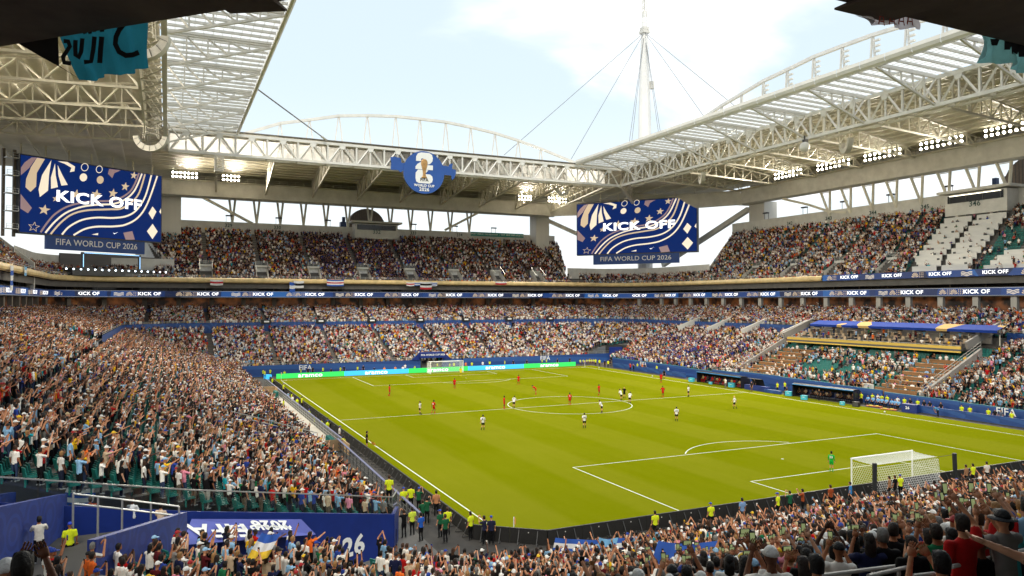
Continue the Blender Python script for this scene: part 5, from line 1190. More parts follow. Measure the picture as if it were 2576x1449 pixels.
# ------------------------------------------------------------------ goals
net_m = mat('white_net_cord', (.82, .82, .80), .8, 0)
gp = mat('goal_white', (.85, .85, .83), .35, .03, 2)
def goal(y0, s, label, cell):
    root = empty('goal', (PC, y0, 0)); tag(root, label, 'goal'); q = MB()
    for sx_ in (-3.66, 3.66): MB().tube((sx_, 0, 0), (sx_, 0, 2.50), .06, 10).build('post', gp, root)
    MB().tube((-3.72, 0, 2.50), (3.72, 0, 2.50), .06, 10).build('crossbar', gp, root)
    D_ = 2.6 * s; Dt = 2.35 * s
    q = MB(); q.path([(-3.66, 0, .04), (-3.66, D_, .04), (3.66, D_, .04), (3.66, 0, .04)], .035, 6); q.build('ground_frame', gp, root)
    q = MB()
    nx = int(7.32 / cell); r_ = .011 if cell < .22 else .016
    def seg(a, b_): q.tube(a, b_, r_, 3, cap=False)
    hx = cell; hz = cell * .87
    def hexnet(P, U, V_):   # hexagonal mesh on a patch: P(u, v) -> 3D
        for j in range(int(V_ / hz)):
            for i in range(int(U / hx) + 1):
                u = i * hx + (hx / 2 if j % 2 else 0); v = j * hz
                if u > U: continue
                c0 = (u, v); c1 = (u, min(V_, v + hz * .6)); seg(P(*c0), P(*c1))
                for sg in (-1, 1):
                    u2 = u + sg * hx / 2
                    if 0 <= u2 <= U and v + hz <= V_: seg(P(*c1), P(u2, v + hz))
    hexnet(lambda u, v: (-3.66 + u, D_ + (Dt - D_) * v / 2.4, v), 7.32, 2.4)
    hexnet(lambda u, v: (-3.66 + u, v * s, 2.48 - .06 * math.sin(math.pi * v / 2.4) - .05 * v / 2.4), 7.32, abs(Dt))
    for sx_ in (-3.66, 3.66): hexnet(lambda u, v: (sx_, u * s * (1 - .1 * v / 2.4), v), abs(D_), 2.42)
    q.build('net', net_m, root)
    return root
goal(0, -1, 'white goal with hexagonal net guarded by the green keeper', .20)
goal(PL, 1, 'white goal with hexagonal net in front of the sponsor board', .26)
pad = mat('black_pad', (.015, .017, .018), .7, .15, 4)
for (x, y, h, lbl) in ((PC - 4.6, -4.2, 2.9, 'black padded net post beside the green keeper goal nearer the corner flag'), (PC + 4.9, -4.2, 2.9, 'black padded net post beside the green keeper goal nearer the dugouts'), (PC - 4.9, 109.3, 2.9, 'black padded net post beside the sponsor board goal opposite the dugouts'), (PC + 4.9, 109.3, 2.9, 'black padded net post beside the sponsor board goal nearer the dugouts')):
    pass
npost = [(zH(858, 472), zH(858, 152)), (zH(1790, 332), zH(1775, 38))]
for i, (b0, t0_) in enumerate(npost):
    p = onY(*b0, -3.2 if i == 0 else -2.8); pt = onY(*t0_, -3.2 if i == 0 else -2.8)
    o = empty('net_post', (p.x, p.y, 0)); tag(o, ['black padded net post behind the green keeper goal, corner flag side', 'black padded net post behind the green keeper goal, dugout side'][i], 'post'); MB().tube((0, 0, 0), (pt.x - p.x, 0, pt.z), .17, 10).build('pad', pad, o)
    gx = PC - 3.66 if i == 0 else PC + 3.66
    q = MB(); q.tube((pt.x - p.x, 0, pt.z - .1), (gx - p.x, -2.35 - p.y, 2.42), .02, 5); q.build('tie_rope', black_pl, o)
for i, x in enumerate((onY(*r5(1176, 660), 109.2).x, onY(*zI(797, 200), 109.5).x)):
    o = empty('net_post', (x, 109.2, 0)); tag(o, ['black padded net post behind the sponsor board goal, tunnel side', 'black padded net post behind the sponsor board goal, dugout side'][i], 'post'); MB().tube((0, 0, 0), (0, 0, 2.9), .14, 8).build('pad', pad, o); MB().tube((0, 0, 2.7), ((PC + (-3.66 if i == 0 else 3.66)) - x, PL + 2.35 - 109.2, 2.45), .02, 5).build('tie_rope', black_pl, o)
# corner flags
for (x, y, lbl) in ((0, 0, 'corner flag with small orange pennant beside the black board corner'), (0, PL, 'corner flag beside the end of the green sponsor board'), (PW, PL, 'corner flag in front of the seated ball crew by the tunnel')):
    o = empty('corner_flag', (x, y, 0)); tag(o, lbl, 'corner flag'); MB().tube((0, 0, 0), (0, 0, 1.55), .028, 8).build('pole', gp, o)
    q = MB(); q.grid([[(0, 0, 1.55), (.09, .04, 1.52), (.14, .0, 1.45)], [(0, 0, 1.12), (.10, -.05, 1.08), (.16, .03, 1.0)]]); q.build('pennant', mat('flag_orange', (.62, .30, .05), .8, .1, 4), o)
# footballs
bm_ = mat('ball_white', (.80, .78, .76), .4, .18, 12)
for i, p in enumerate([onZ(*zD(738, 535), .11), onZ(*zE(597, 478), .11), onZ(*zE(896, 712), .11), onZ(*zC(692, 1152), .11), onZ(*zA(1122, 921), .11), onZ(*zA(346, 800), .11)]):
    o = MB().sphere((0, 0, 0), .11, 12, 8).build('football', bm_, None, True); o.location = (p.x, p.y, .115)
    tag(o, ['match ball lying by the corner flag and black boards', 'match ball near the flag at the green board end', 'match ball by the boards near the walkway', 'match ball beyond the touchline before the medics', 'match ball on the touchline by the dugout side microphone', 'match ball near the ball crew at the corner'][i], 'ball')
# ------------------------------------------------------------------ dugouts, medics' bench, boxes
dug_blue = mat('dugout_blue_edge', (.03, .22, .55), .4, .1, 2); navy = mat('navy_cover', (.010, .022, .09), .5, .12, 1.5); cyan_m = mat('cool_box_cyan', (.06, .45, .58), .45, .08, 3)
def dugout(pa, pb, label):
    a, b_ = onZ(*pa, 0), onZ(*pb, 0); a.z = b_.z = 0; d = b_ - a; L = d.length; root = empty('dugout', a, math.atan2(d.y, d.x)); tag(root, label, 'dugout')
    sec = [(.0, 1.95), (.5, 2.12), (1.4, 2.02), (2.1, 1.55), (2.35, .2)]
    q = MB(); q.grid([[(0, y, z) for y, z in sec], [(L, y, z) for y, z in sec]]); sh = q.build('shell', black_pl, root); md = sh.modifiers.new('thickness', 'SOLIDIFY'); md.thickness = .06
    for x in (0, L): MB().prism([(0, 0), (2.3, 0), (2.35, .2), (2.1, 1.55), (1.4, 2.0), (.5, 2.08), (.0, 1.9)] if True else [], -.03, .03).build('side_panel', mat('smoked_panel', (.02, .02, .03), .2, 0), root).matrix_basis = Matrix(((0, 0, 1, x), (1, 0, 0, .02), (0, 1, 0, 0), (0, 0, 0, 1)))
    MB().beam((0, -.05, 1.98), (L, -.05, 1.98), .16, .10).build('front_edge', dug_blue, root)
    n_ = int(L / .62)
    for i in range(n_):
        s_ = MB(); s_.box((0, 0, .42), (.5, .5, .12)).box((0, .27, .8), (.5, .12, .75)); o = s_.build('seat', navy, root); o.location = ((i + .5) * L / n_, 1.35, 0)
    return root, a, d.normalized(), L
d1 = dugout(zA(1765, 1010), zA(2400, 1105), 'dugout with black shell where red players sit on the bench')
d2 = dugout(zB(625, 498), zB(1520, 615), 'dugout with black shell where the white team bench sits')
o = empty('officials_booth', onZ(*zA(2450, 1110), 0)); o.location.z = 0; o.rotation_euler = (0, 0, d1[1].z + math.atan2(d1[2].y, d1[2].x)); tag(o, 'fourth official booth with low navy desk between the dugouts', 'booth')
MB().box((2.6, .5, .42), (5.2, .8, .84)).build('desk', mat('wrap_navy', (.012, .03, .17), .5, .1, 1), o)
q = MB(); q.grid([[(0.2, .3, 1.95), (.2, 1.4, 1.9), (.2, 2.1, .2)], [(3.0, .3, 1.95), (3.0, 1.4, 1.9), (3.0, 2.1, .2)]]); q.build('hood', black_pl, o)
MB().box((6.6, .1, .3), (3.4, .6, .5)).build('low_box', blue_wrap, o)
coolers = [(zA(1690, 1005), 1.2, 'cyan cool box at the end of the red bench dugout'), (zA(2270, 1085), 1.3, 'tall cyan cool box pair beside the man in white shirt'), (zB(570, 492), 1.2, 'cyan cool box before the white team dugout entrance'), (zB(798, 550), 1.1, 'cyan cool box standing alone in front of the white team bench'), (zB(1360, 628), .8, 'cyan kit bag on the grass by the white team bench'), (zA(1965, 1040), .7, 'pale cyan bag in front of the seated red players')]
for px, s_, lbl in coolers:
    p = onZ(*px, 0); o = empty('cool_box', (p.x, p.y, 0), R(-70)); tag(o, lbl, 'cool box')
    MB().box((0, 0, .28 * s_), (.8 * s_, .5 * s_, .5 * s_)).build('body', cyan_m, o); MB().box((0, 0, .58 * s_), (.84 * s_, .54 * s_, .1)).build('lid', cyan_m, o); MB().box((0, -.26 * s_, .4 * s_), (.3 * s_, .04, .06)).build('handle', white_txt, o)
for px, lbl in ((zB(1565, 650), 'black speaker box on the grass beside the white team dugout'), (zB(1560, 600), 'tall black case behind the speaker box')):
    p = onZ(*px, 0); o = empty('equipment_case', (p.x, p.y, 0), R(-75)); tag(o, lbl, 'case'); MB().box((0, 0, .35), (.9, .6, .7)).build('body', black_pl, o); MB().box((0, -.31, .35), (.7, .03, .5)).build('grille', dark_steel, o)
p = onZ(*zB(2340, 735), 0); o = empty('navy_desk', (p.x, p.y, 0), R(-78)); tag(o, 'navy covered desk with white emblem beside the medics', 'desk'); MB().box((0, .5, .55), (2.0, 1.0, 1.1)).build('cover', mat('wrap_navy', (.012, .03, .17)), o); flat(link('emblem', text_mesh('26', .5, .02, white_txt), o), (-.2, -.02, .6), (1, 0, 0))
for i, px in enumerate((zB(1830, 655), zB(2040, 700))):
    p = onZ(*px, 0); o = empty('stretcher', (p.x, p.y, 0), R(-72)); tag(o, ['yellow and orange stretcher on the grass before the medics, dugout end', 'orange stretcher on the grass before the medics, desk end'][i], 'stretcher'); MB().box((0, 0, .12), (2.1, .55, .1)).build('bed', mat('stretcher_orange', (.55, .16, .05), .7, .2, 3), o); q = MB(); q.box((-.5, 0, .19), (.5, .5, .08)).box((.4, 0, .19), (.4, .5, .08)); q.build('strap_pad', mat('stretcher_yellow', (.60, .48, .04), .7, .1, 3), o)
# ------------------------------------------------------------------ corner tunnel with slanted blue roof
ct = empty('corner_tunnel'); tag(ct, 'corner tunnel under a slanted blue roof with white and gold print', 'tunnel')
pa, pb, pc_, pd = onY(*zA(620, 556), 113.2), onY(*zA(870, 556), 110.2), onY(*zA(1095, 422), 117), onY(*zA(858, 416), 120.0)
MB().quad(pa, pb, pc_, pd).build('roof', blue_deep, ct)
cen = (pa + pb + pc_ + pd) / 4; rdir = (pb - pa).normalized(); ud = (pd - pa).normalized()
lettering('26', cen + V(0, 0, .12) + rdir * .6, rdir, 3.4, white_e, ct, up=ud, bold=.12); lettering('FIFA', pa + (pd - pa) * .25 + rdir * 4.4 + V(0, 0, .12), rdir, 1.0, white_e, ct, up=ud)
c2_, c3_ = onY(*zA(540, 600), 114), onY(*zA(640, 560), 113.2)
q = MB(); q.box(((onY(*zA(540, 700), 114).x + onY(*zA(645, 700), 113).x) / 2, 113.6, 1.9), (3.6, .5, 3.8)); q.build('portal_wall', blue_deep, ct); lettering('26', (onY(*zA(575, 665), 113.2).x, 113.3, 1.7), (1, 0, 0), 1.5, white_txt, ct, bold=.03)
q = MB(); q.quad((81, 116.5, 0), (86, 112, 0), (86, 112, 4.2), (81, 116.5, 4.2)); q.build('dark_mouth', black_pl, ct)
for (x0, y0, x1, y1) in ((75.5, 104.5, 80.5, 108.5), (80.5, 108.5, 88, 112.5)): MB().beam((x0, y0, 1.1), (x1, y1, 1.1), .3, 2.2).build('side_wall', blue_wrap, ct)
# ------------------------------------------------------------------ tunnel by the corner: end wall of the stand, canvas roof, ramp walls
et = empty('end_wall'); tag(et, 'deep blue end wall of the packed touchline stand with glass top', 'wall')
W0, W1, W2, W3 = V(-26.8, -7.0, 7.35), V(-19.0, -3.6, 5.15), V(-7.5, 1.4, 2.3), V(-6.6, 3.6, 2.1)
def wall_run(a, b_, m, parent, th=.22):
    d = V(b_.x - a.x, b_.y - a.y, 0).normalized(); n_ = V(-d.y, d.x, 0) * th / 2; q = MB()
    q.loft([[(a.x - n_.x, a.y - n_.y, -.3), (a.x + n_.x, a.y + n_.y, -.3), (a.x + n_.x, a.y + n_.y, a.z), (a.x - n_.x, a.y - n_.y, a.z)], [(b_.x - n_.x, b_.y - n_.y, -.3), (b_.x + n_.x, b_.y + n_.y, -.3), (b_.x + n_.x, b_.y + n_.y, b_.z), (b_.x - n_.x, b_.y - n_.y, b_.z)]])
    return q.build('wall_face', m, parent)
for a, b_ in ((W0, W1), (W1, W2), (W2, W3)):
    wall_run(a, b_, blue_deep, et)
    d = b_ - a; n_ = max(1, round(d.length / 2.4))
    for i in range(n_):
        p, p2 = a + d * (i / n_) + d.normalized() * .04, a + d * ((i + 1) / n_) - d.normalized() * .04; MB().quad(p + V(0, 0, .05), p2 + V(0, 0, .05), p2 + V(0, 0, 1.0), p + V(0, 0, 1.0)).build('glass_pane', glass_m, et)
    MB().beam(a + V(0, 0, 1.03), b_ + V(0, 0, 1.03), .06).build('top_rail', galv, et)
wd = V(W2.x - W1.x, W2.y - W1.y, 0).normalized(); lettering('26', V(*(W1 + (W2 - W1) * .76).xy, 1.1) + V(wd.y, -wd.x, 0) * .16, wd, 1.5, white_e, et, bold=.05)
cv = empty('tunnel_canvas'); tag(cv, 'violet blue canvas roof printed with big white letters over the tunnel', 'canvas')
cm = mat('violet_canvas', (.11, .13, .45), .7, .1, .6)
A_, B_, C_, D_ = V(-18.9, -3.9, 4.85), V(-13.4, -1.5, 3.5), onZ(*r7(1915, 815), 2.6), onZ(*r7(1100, 880), 4.4)
MB().quad(A_, B_, C_, D_).build('sheet', cm, cv)
rd = (B_ - A_).normalized(); cnrm = (B_ - A_).cross(D_ - A_).normalized(); cnrm = cnrm if cnrm.z > 0 else -cnrm
for s_, px, sz in (('2026', (1640, 755), 1.0), ('WORLD CUP', (1560, 775), .55), ('FIFA', (1330, 790), 1.6)):
    dr = ray(*r7(*px)); p = CAM + dr * ((A_ - CAM).dot(cnrm) / dr.dot(cnrm)) + cnrm * .03; lettering(s_, p, rd * -1, sz, white_e, cv, up=cnrm.cross(rd) * -1 if cnrm.cross(rd).y > 0 else cnrm.cross(rd), bold=.04)
for (a, b_, z0, z1, nm) in (((-19.3, -6.9), (-22.2, -14.8), 6.0, 7.5, 'sloping deep blue ramp wall beside the violet canvas'), ((-24.0, -5.5), (-25.4, -12.0), 7.0, 8.2, 'sloping deep blue ramp wall beside the seated camera crew'), ((-25.9, -5.2), (-26.7, -9.5), 7.2, 8.0, 'sloping deep blue ramp wall behind the camera crew platform')):
    o = empty('ramp_wall', (*a, 0)); tag(o, nm, 'wall'); d = V(b_[0] - a[0], b_[1] - a[1], 0); n_ = V(-d.y, d.x, 0).normalized() * .14; q = MB()
    q.loft([[(-n_.x, -n_.y, 0), (n_.x, n_.y, 0), (n_.x, n_.y, z0), (-n_.x, -n_.y, z0)], [(d.x - n_.x, d.y - n_.y, 0), (d.x + n_.x, d.y + n_.y, 0), (d.x + n_.x, d.y + n_.y, z1), (d.x - n_.x, d.y - n_.y, z1)]]); q.build('panel', decor_blue('ramp_blue', (.008, .026, .185), (.012, .042, .25), .8), o)
pl = empty('camera_platform', (-21.5, -7.0, 2.4)); tag(pl, 'dark camera crew platform with steel railing beside the violet canvas', 'platform')
MB().box((-.2, 0, .65), (4.0, 6.0, 3.3)).build('floor', mat('platform_dark', (.07, .065, .06), .8, .2, 1), pl)
q = MB(); P_ = [onZ(*zF(838, 215), 7.4) - pl.location, onZ(*zF(1400, 280), 6.9) - pl.location, onZ(*zF(2050, 360), 6.4) - pl.location]
for dz in (0, -.4): q.path([p + V(0, 0, dz) for p in P_], .04)
for p in (P_[0], (P_[0] + P_[1]) / 2, P_[1], (P_[1] + P_[2]) / 2, P_[2]): q.tube(p, p + V(0, 0, -1.9), .045)
q.build('railing', galv, pl)
box('ramp_floor', (-24.2, -10.5, 4.9), (4.6, 8.0, 1.0), MATS['platform_dark'], pl).matrix_basis = Matrix.Translation(V(-24.2, -10.5, 2.65) - pl.location) @ Matrix.Diagonal((4.6, 8.0, 5.5, 1))
MB().quad((-40, 12, 0), (-5, 12, 0), (-5, -14, 0), (-40, -14, 0)).build('tunnel_ground', mat('tunnel_floor', (.12, .115, .11), .9, .2, .5)).__setitem__('kind', 'structure')
# ------------------------------------------------------------------ deck overhead, with the banners tied along its edge
od = empty('deck_overhang'); tag(od, 'dark concrete deck overhang with hanging banners above the camera', 'overhang')
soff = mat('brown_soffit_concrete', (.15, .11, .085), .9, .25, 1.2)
e1, e2, e3, e4 = V(-31, -22.6, 18.3), V(-16.6, -37.05, 18.3), V(40, -37.2, 18.3), V(-31, -60, 18.3)
q = MB(); poly = [e1, V(-21.9, -31.8, 18.3), V(-18.6, -35.05, 18.3), V(-16.4, -37.05, 18.3), e3, V(40, -62, 18.3), e4]
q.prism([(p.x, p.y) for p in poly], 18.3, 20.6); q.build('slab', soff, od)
def girder(p, d, L, w, h, name='cantilever_beam'):
    d = Vector(d).normalized(); x = Vector((-d.y, d.x, 0)); a = Vector(p); q = MB()
    def rg(o_, hh): c_ = a + d * o_; return [c_ + x * w / 2, c_ + x * w / 2 - V(0, 0, hh), c_ - x * w / 2 - V(0, 0, hh), c_ - x * w / 2]
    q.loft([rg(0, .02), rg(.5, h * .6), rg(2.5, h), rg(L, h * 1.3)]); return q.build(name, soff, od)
bp = onZ(668, 12, 18.3); girder((bp.x - .05, bp.y + .16, 18.29), (-.62, -1, 0), 8, .62, .10)
bp = onZ(2200, 20, 18.3); girder((bp.x, bp.y + .16, 18.29), (.0, -1, 0), 8, .8, .10)
girder((-25.8, -27.2, 18.28), (-.8, -.7, 0), 9, .9, .9); girder((2, -36.6, 18.28), (0, -1, 0), 8, .9, .7)
def banner(name, px, zt, depth_plane, m, label, wav=.05, nu=24, nv=10, alpha=None):
    """px: top-left, top-right, bottom-right, bottom-left as seen; hung in a vertical plane"""
    P4 = [depth_plane(*p) for p in px]; n_ = (P4[1] - P4[0]).cross(V(0, 0, 1)).normalized(); rows = []
    for j in range(nv + 1):
        v = j / nv; row = []
        for i in range(nu + 1):
            u = i / nu; p = (P4[0] * (1 - u) + P4[1] * u) * (1 - v) + (P4[3] * (1 - u) + P4[2] * u) * v
            row.append(p + n_ * (wav * v * math.sin(u * 13 + v * 2.5) + wav * .5 * math.sin(u * 31 + 1)))
        rows.append(row)
    c0 = P4[0]; root = empty(name); tag(root, label, 'banner'); MB().grid(rows).build('cloth', m, root, True); return root, P4, n_
teal_cloth = mat('teal_banner_cloth', (.022, .20, .29), .9, .14, 2.0)
def cloth_trans(m):   # thin cloth: daylight glows through
    t = m.node_tree; b = t.nodes['Principled BSDF']; out = t.nodes['Material Output']; tl = t.nodes.new('ShaderNodeBsdfTranslucent'); x = t.nodes.new('ShaderNodeMixShader'); x.inputs[0].default_value = .5
    src = b.inputs['Base Color'].links[0].from_socket; t.links.new(src, tl.inputs[0]); t.links.new(b.outputs[0], x.inputs[1]); t.links.new(tl.outputs[0], x.inputs[2]); t.links.new(x.outputs[0], out.inputs[0]); return m
cloth_trans(teal_cloth)
dpl = V(-20.9, -32.6, 0); dn = V(-1, 1, 0).normalized()
def on45(x, y): d = ray(x, y); n_ = V(1, 1, 0); return CAM + d * ((n_.dot(V(-21.5, -31.9, 0)) - n_.dot(CAM)) / n_.dot(d))
bnr, P4, nb_ = banner('hanging_banner', [r1(330, 160), r1(866, 112), r1(872, 398), r1(480, 470)], 0, on45, teal_cloth, 'teal cloth banner with black hand painted letters seen from behind', .05)
ink = mat('black_banner_paint', (.010, .010, .012), .9, .1, 3)
def on45b(x, y): d = ray(x, y); n_ = V(1, 1, 0); return CAM + d * ((n_.dot(V(-21.5, -31.9, 0)) - .12 - n_.dot(CAM)) / n_.dot(d))
def stroke(pts, w, proj_, parent, m):
    L, R_ = [], []
    for i, p in enumerate(pts):
        a, b_ = pts[max(0, i - 1)], pts[min(len(pts) - 1, i + 1)]; dx_, dy_ = b_[0] - a[0], b_[1] - a[1]; n_ = math.hypot(dx_, dy_); ox, oy = -dy_ / n_ * w / 2, dx_ / n_ * w / 2
        L.append(proj_(*r1(p[0] + ox, p[1] + oy))); R_.append(proj_(*r1(p[0] - ox, p[1] - oy)))
    return MB().grid([L, R_]).build('painted_letter', m, parent)
stroke([(720, 135), (690, 175), (672, 215), (668, 255), (690, 300), (730, 322), (770, 318), (805, 303)], 30, on45b, bnr, ink)
stroke([(590, 165), (592, 185)], 26, on45b, bnr, ink); stroke([(590, 212), (583, 290), (578, 366)], 30, on45b, bnr, ink)
stroke([(545, 165), (548, 185)], 22, on45b, bnr, ink); stroke([(548, 212), (540, 290), (528, 356), (487, 360)], 27, on45b, bnr, ink)
stroke([(478, 222), (470, 300), (455, 335), (438, 320), (436, 270), (438, 232)], 26, on45b, bnr, ink)
stroke([(368, 238), (395, 240), (405, 268), (385, 300), (365, 330), (372, 362), (412, 368)], 26, on45b, bnr, ink)
for xx in (430, 490, 520): stroke([(xx, 182), (xx + 4, 196)], 22, on45b, bnr, ink)
# dark cloth triangle tied beside it
o = empty('hanging_banner'); tag(o, 'black sagging cloth tied beside the teal painted banner', 'banner'); MB().grid([[on45(*r1(60, 225)), on45(*r1(335, 160))], [on45(*r1(240, 330)), on45(*r1(342, 380))], [on45(*r1(345, 388)), on45(*r1(480, 470))]]).build('cloth', mat('black_cloth', (.012, .011, .011), .95, .1, 2), o)
onN = lambda x, y: onY(x, y, -36.95)
flag_c = cloth_trans(mat('pale_teal_cloth', (.18, .42, .44), .9, .22, 3.0))
f2, P42, _ = banner('hanging_banner', [r3(2252, 160), r3(2600, 200), r3(2600, 400), r3(2255, 305)], 0, onN, flag_c, 'pale teal wavy banner hanging over the press desk side', .09)
onN2 = lambda x, y: onY(x, y, -37.03)
for xs_ in ((2345, 205, 2345, 240), (2420, 210, 2412, 262), (2455, 225, 2452, 285), (2490, 230, 2488, 300)):
    L = [(xs_[0] - 25, xs_[1]), (xs_[2] - 18, xs_[3])]; R_ = [(xs_[0] + 25, xs_[1]), (xs_[2] + 12, xs_[3])]
    MB().grid([[onN2(*r3(*p)) for p in L], [onN2(*r3(*p)) for p in R_]]).build('painted_letter', ink, f2)
white_c = cloth_trans(mat('white_banner_cloth', (.62, .60, .66), .9, .12, 3.0)); red_i = mat('red_banner_paint', (.50, .10, .07), .9, .1, 3)
f3, P43, _ = banner('hanging_banner', [r3(1600, 85), r3(1925, 85), r3(1938, 160), r3(1690, 118)], 0, onN, white_c, 'white banner with red letters hung from the deck beam', .05)
for k_, x in enumerate((1745, 1800, 1850, 1895)):
    for pts in ([(x - 16, 128), (x - 8, 85), (x + 8, 85), (x + 14, 135)], [(x - 10, 112), (x + 10, 114)]):
        L = [onN2(*r3(p[0], p[1] - 4)) for p in pts]; R_ = [onN2(*r3(p[0] + 6, p[1] + 4)) for p in pts]; MB().grid([L, R_]).build('painted_letter', red_i, f3)
q = MB(); q.path([on45(*r1(330, 185)), on45(*r1(640, 155)), on45(*r1(870, 115)), on45(*r1(1140, 80))], .008); q.path([onN(*r3(1760, 55)), onN(*r3(2000, 105)), onN(*r3(2260, 160))], .008); o = q.build('tie_cord', black_pl, od)
for px in (r1(642, 155), r1(966, 100), r1(1140, 70), r1(800, 128)):
    p = on45(*px); MB().tube(p, p + V(0, 0, .12), .02, 6).build('hook', black_pl, od)
# ------------------------------------------------------------------ hand rails among the near seats
hr_ = [([zH(200, 1449), zH(1380, 1300)], 'long pale handrail crossing the rows under the deck overhang'), ([zH(790, 1449), zH(1430, 1305)], 'thin pale rail just below the long handrail'), ([zH(1740, 1342), zH(2576, 1150)], 'pale handrail rising beside the turquoise shirt spectator'), ([zH(1300, 1449), zH(2080, 1360), zH(2576, 1240)], 'lower pale handrail beside the aisle under the overhang')]
for pts, lbl in hr_:
    o = empty('handrail'); tag(o, lbl, 'handrail', 'pale handrails in the stand under the overhang'); P3 = [CAM + ray(*p) * (9.0 + 1.6 * i) for i, p in enumerate(pts)]; q = MB(); q.path(P3, .028, 8); q.build('rail', mat('pale_rail', (.50, .49, .46), .4, .1, 3), o)
    q = MB()
    for i in range(3): p = P3[0] + (P3[-1] - P3[0]) * (.15 + .35 * i); q.tube(p, p - V(0, 0, 1.0), .025, 8)
    q.build('post', mat('pale_rail', (.5, .49, .46)), o)
# ------------------------------------------------------------------ dugout side stand: boxes with wooden desks, guest block, canopy
wood = mat('desk_wood', (.30, .14, .05), .55, .2, 1.5); tan = mat('tan_chair', (.42, .31, .20), .7, .15, 3)
rs = stand[2]
big = MB(); big.box((0, .05, .40), (.62, .5, .12)).box((0, -.24, .70), (.62, .12, .56), Matrix.Rotation(R(8), 3, 'X')).box((-.34, 0, .52), (.08, .5, .10)).box((.34, 0, .52), (.08, .5, .10)); big_me = big.mesh('armchair_seat', mat('slate_green_seat', (.035, .115, .115), .55, .12, 3))
LZ = lambda x: np.interp(x, [75.5 + .010 * 32.5 + i * .59 / NR1 * 32.5 for i in range(NR1)], [r_[1] for r_ in LROWS[:NR1]])
for (y0, y1, nm) in ((55.6, 63.0, 'block nearer the corner tunnel'), (27.6, 34.4, 'block beyond the white team dugout')):
    for r_ in range(8):
        x = 76.6 + r_ * 1.52; z = float(LZ(x)) + .1
        sh = .8 * r_ * (0 if y0 > 50 else 0)
        o = empty('desk_row', (x, (y0 + y1) / 2, z)); tag(o, 'wooden desk row with wide seats, %s step of the %s' % (['first', 'second', 'third', 'fourth', 'fifth', 'sixth', 'seventh', 'eighth'][r_], nm), 'desk row', 'wooden desk rows behind the dugouts')
        box('floor_step', (.55, 0, -.25), (1.5, y1 - y0, .5), concrete, o); box('desk_front', (-.2, 0, .48), (.10, y1 - y0, .72 if r_ else 1.0), wood, o); box('desk_top', (-.02, 0, .87), (.45, y1 - y0, .05), wood, o)
        n_ = 7
        for i in range(n_):
            s_ = link('seat', big_me, o); s_.location = (.75, -(y1 - y0) / 2 + (i + .5) * (y1 - y0) / n_, 0); s_.rotation_euler = (0, 0, R(90))
            if rng.random() < .45: CROWD_X.append((x + .70, (y0 + y1) / 2 - (y1 - y0) / 2 + (i + .5) * (y1 - y0) / n_, z, R(90)))
for (y, lb_) in ((64.3, 'sloping concrete stair wall beside the desk rows, corner tunnel end'), (26.4, 'sloping concrete stair wall beside the desk rows, medics end')):
    o = empty('stair_wall', (75.8, y, 0)); tag(o, lb_, 'wall'); q = MB(); q.loft([[(0, -.2, 0), (0, .2, 0), (0, .2, 2.4), (0, -.2, 2.4)], [(13.2, -.2, 0), (13.2, .2, 0), (13.2, .2, 8.3), (13.2, -.2, 8.3)]]); q.build('wall', mat('stair_wall_concrete', (.24, .22, .20), .8, .15, .8), o)
    q = MB()
    for dz in (.5, .95): q.beam((0, 0, 2.4 + dz), (13.2, 0, 8.3 + dz), .05)
    for i in range(9): f = i / 8; q.beam((13.2 * f, 0, 2.4 + 5.9 * f), (13.2 * f, 0, 3.4 + 5.9 * f), .05)
    q.build('rail', mat('dull_rail', (.26, .25, .23), .6, .1, 3), o)
    q = MB()
    for i in range(26): f = i / 26; q.box((13.2 * f + .2, 1.0 if y > 50 else -1.0, 1.0 + 6.2 * f), (.55, 1.5, .3))
    q.build('stair_step', aisle_m, o)
for (y, lb_) in ((61.8, 'white gate cabinet at the front of the desk rows, corner tunnel side'), (35.6, 'white gate cabinet at the front of the desk rows, medics side')):
    o = empty('gate_cabinet', (76.4, y, 1.4)); tag(o, lb_, 'gate'); q = MB()
    for sy_ in (-.9, 0, .9): q.box((0, sy_, .65), (.12, .12, 1.3))
    q.box((0, 0, 1.3), (.12, 1.9, .1)).box((0, 0, .05), (.12, 1.9, .1)); q.build('frame', white_steel, o); MB().box((.05, 0, .65), (.04, 1.8, 1.2)).build('door_panel', mat('cream_panel', (.62, .60, .54), .6, .06, 1), o)
# gold rail and guest rows above it
gr = empty('gold_parapet', (88.5, 46.2, 7.6)); tag(gr, 'long gold printed parapet above the half empty seats', 'parapet'); box('panel', (0, 0, .35), (.16, 34.2, .95), mat('gold_parapet_wrap', (.74, .50, .09), .5, .25, .5), gr)
MB().beam((0, -17, .95), (0, 17, .95), .06).build('top_rail', galv, gr)
box('guest_floor', (91.6, 46.2, 7.85), (6.4, 34.2, .3), concrete, rs)
for k_ in range(3):
    for i in range(22):
        y = 30.2 + i * 1.5
        if (i + k_) % 7 == 6: continue
        x = 89.6 + k_ * 1.35; z = 8.0 + k_ * .45; q = MB(); q.box((0, 0, .4), (.55, .55, .12)).box((.28, 0, .75), (.12, .55, .6)); o = q.build('guest_chair', tan, None) if (k_, i) == (0, 0) else None
        if o: gc_me = o.data; gco = o
        else: gco = link('guest_chair', gc_me)
        gco.location = (x, y, z); tag(gco, 'tan upholstered chair in the guest rows under the printed canopy', 'chair', 'tan guest chairs under the canopy')
        box('riser', (x, y, z - .2), (1.3, 1.5, .38), concrete, rs) if k_ else None
        if rng.random() < .5: CROWD_X.append((x, y, z, R(90)))
    for i in range(9): pass
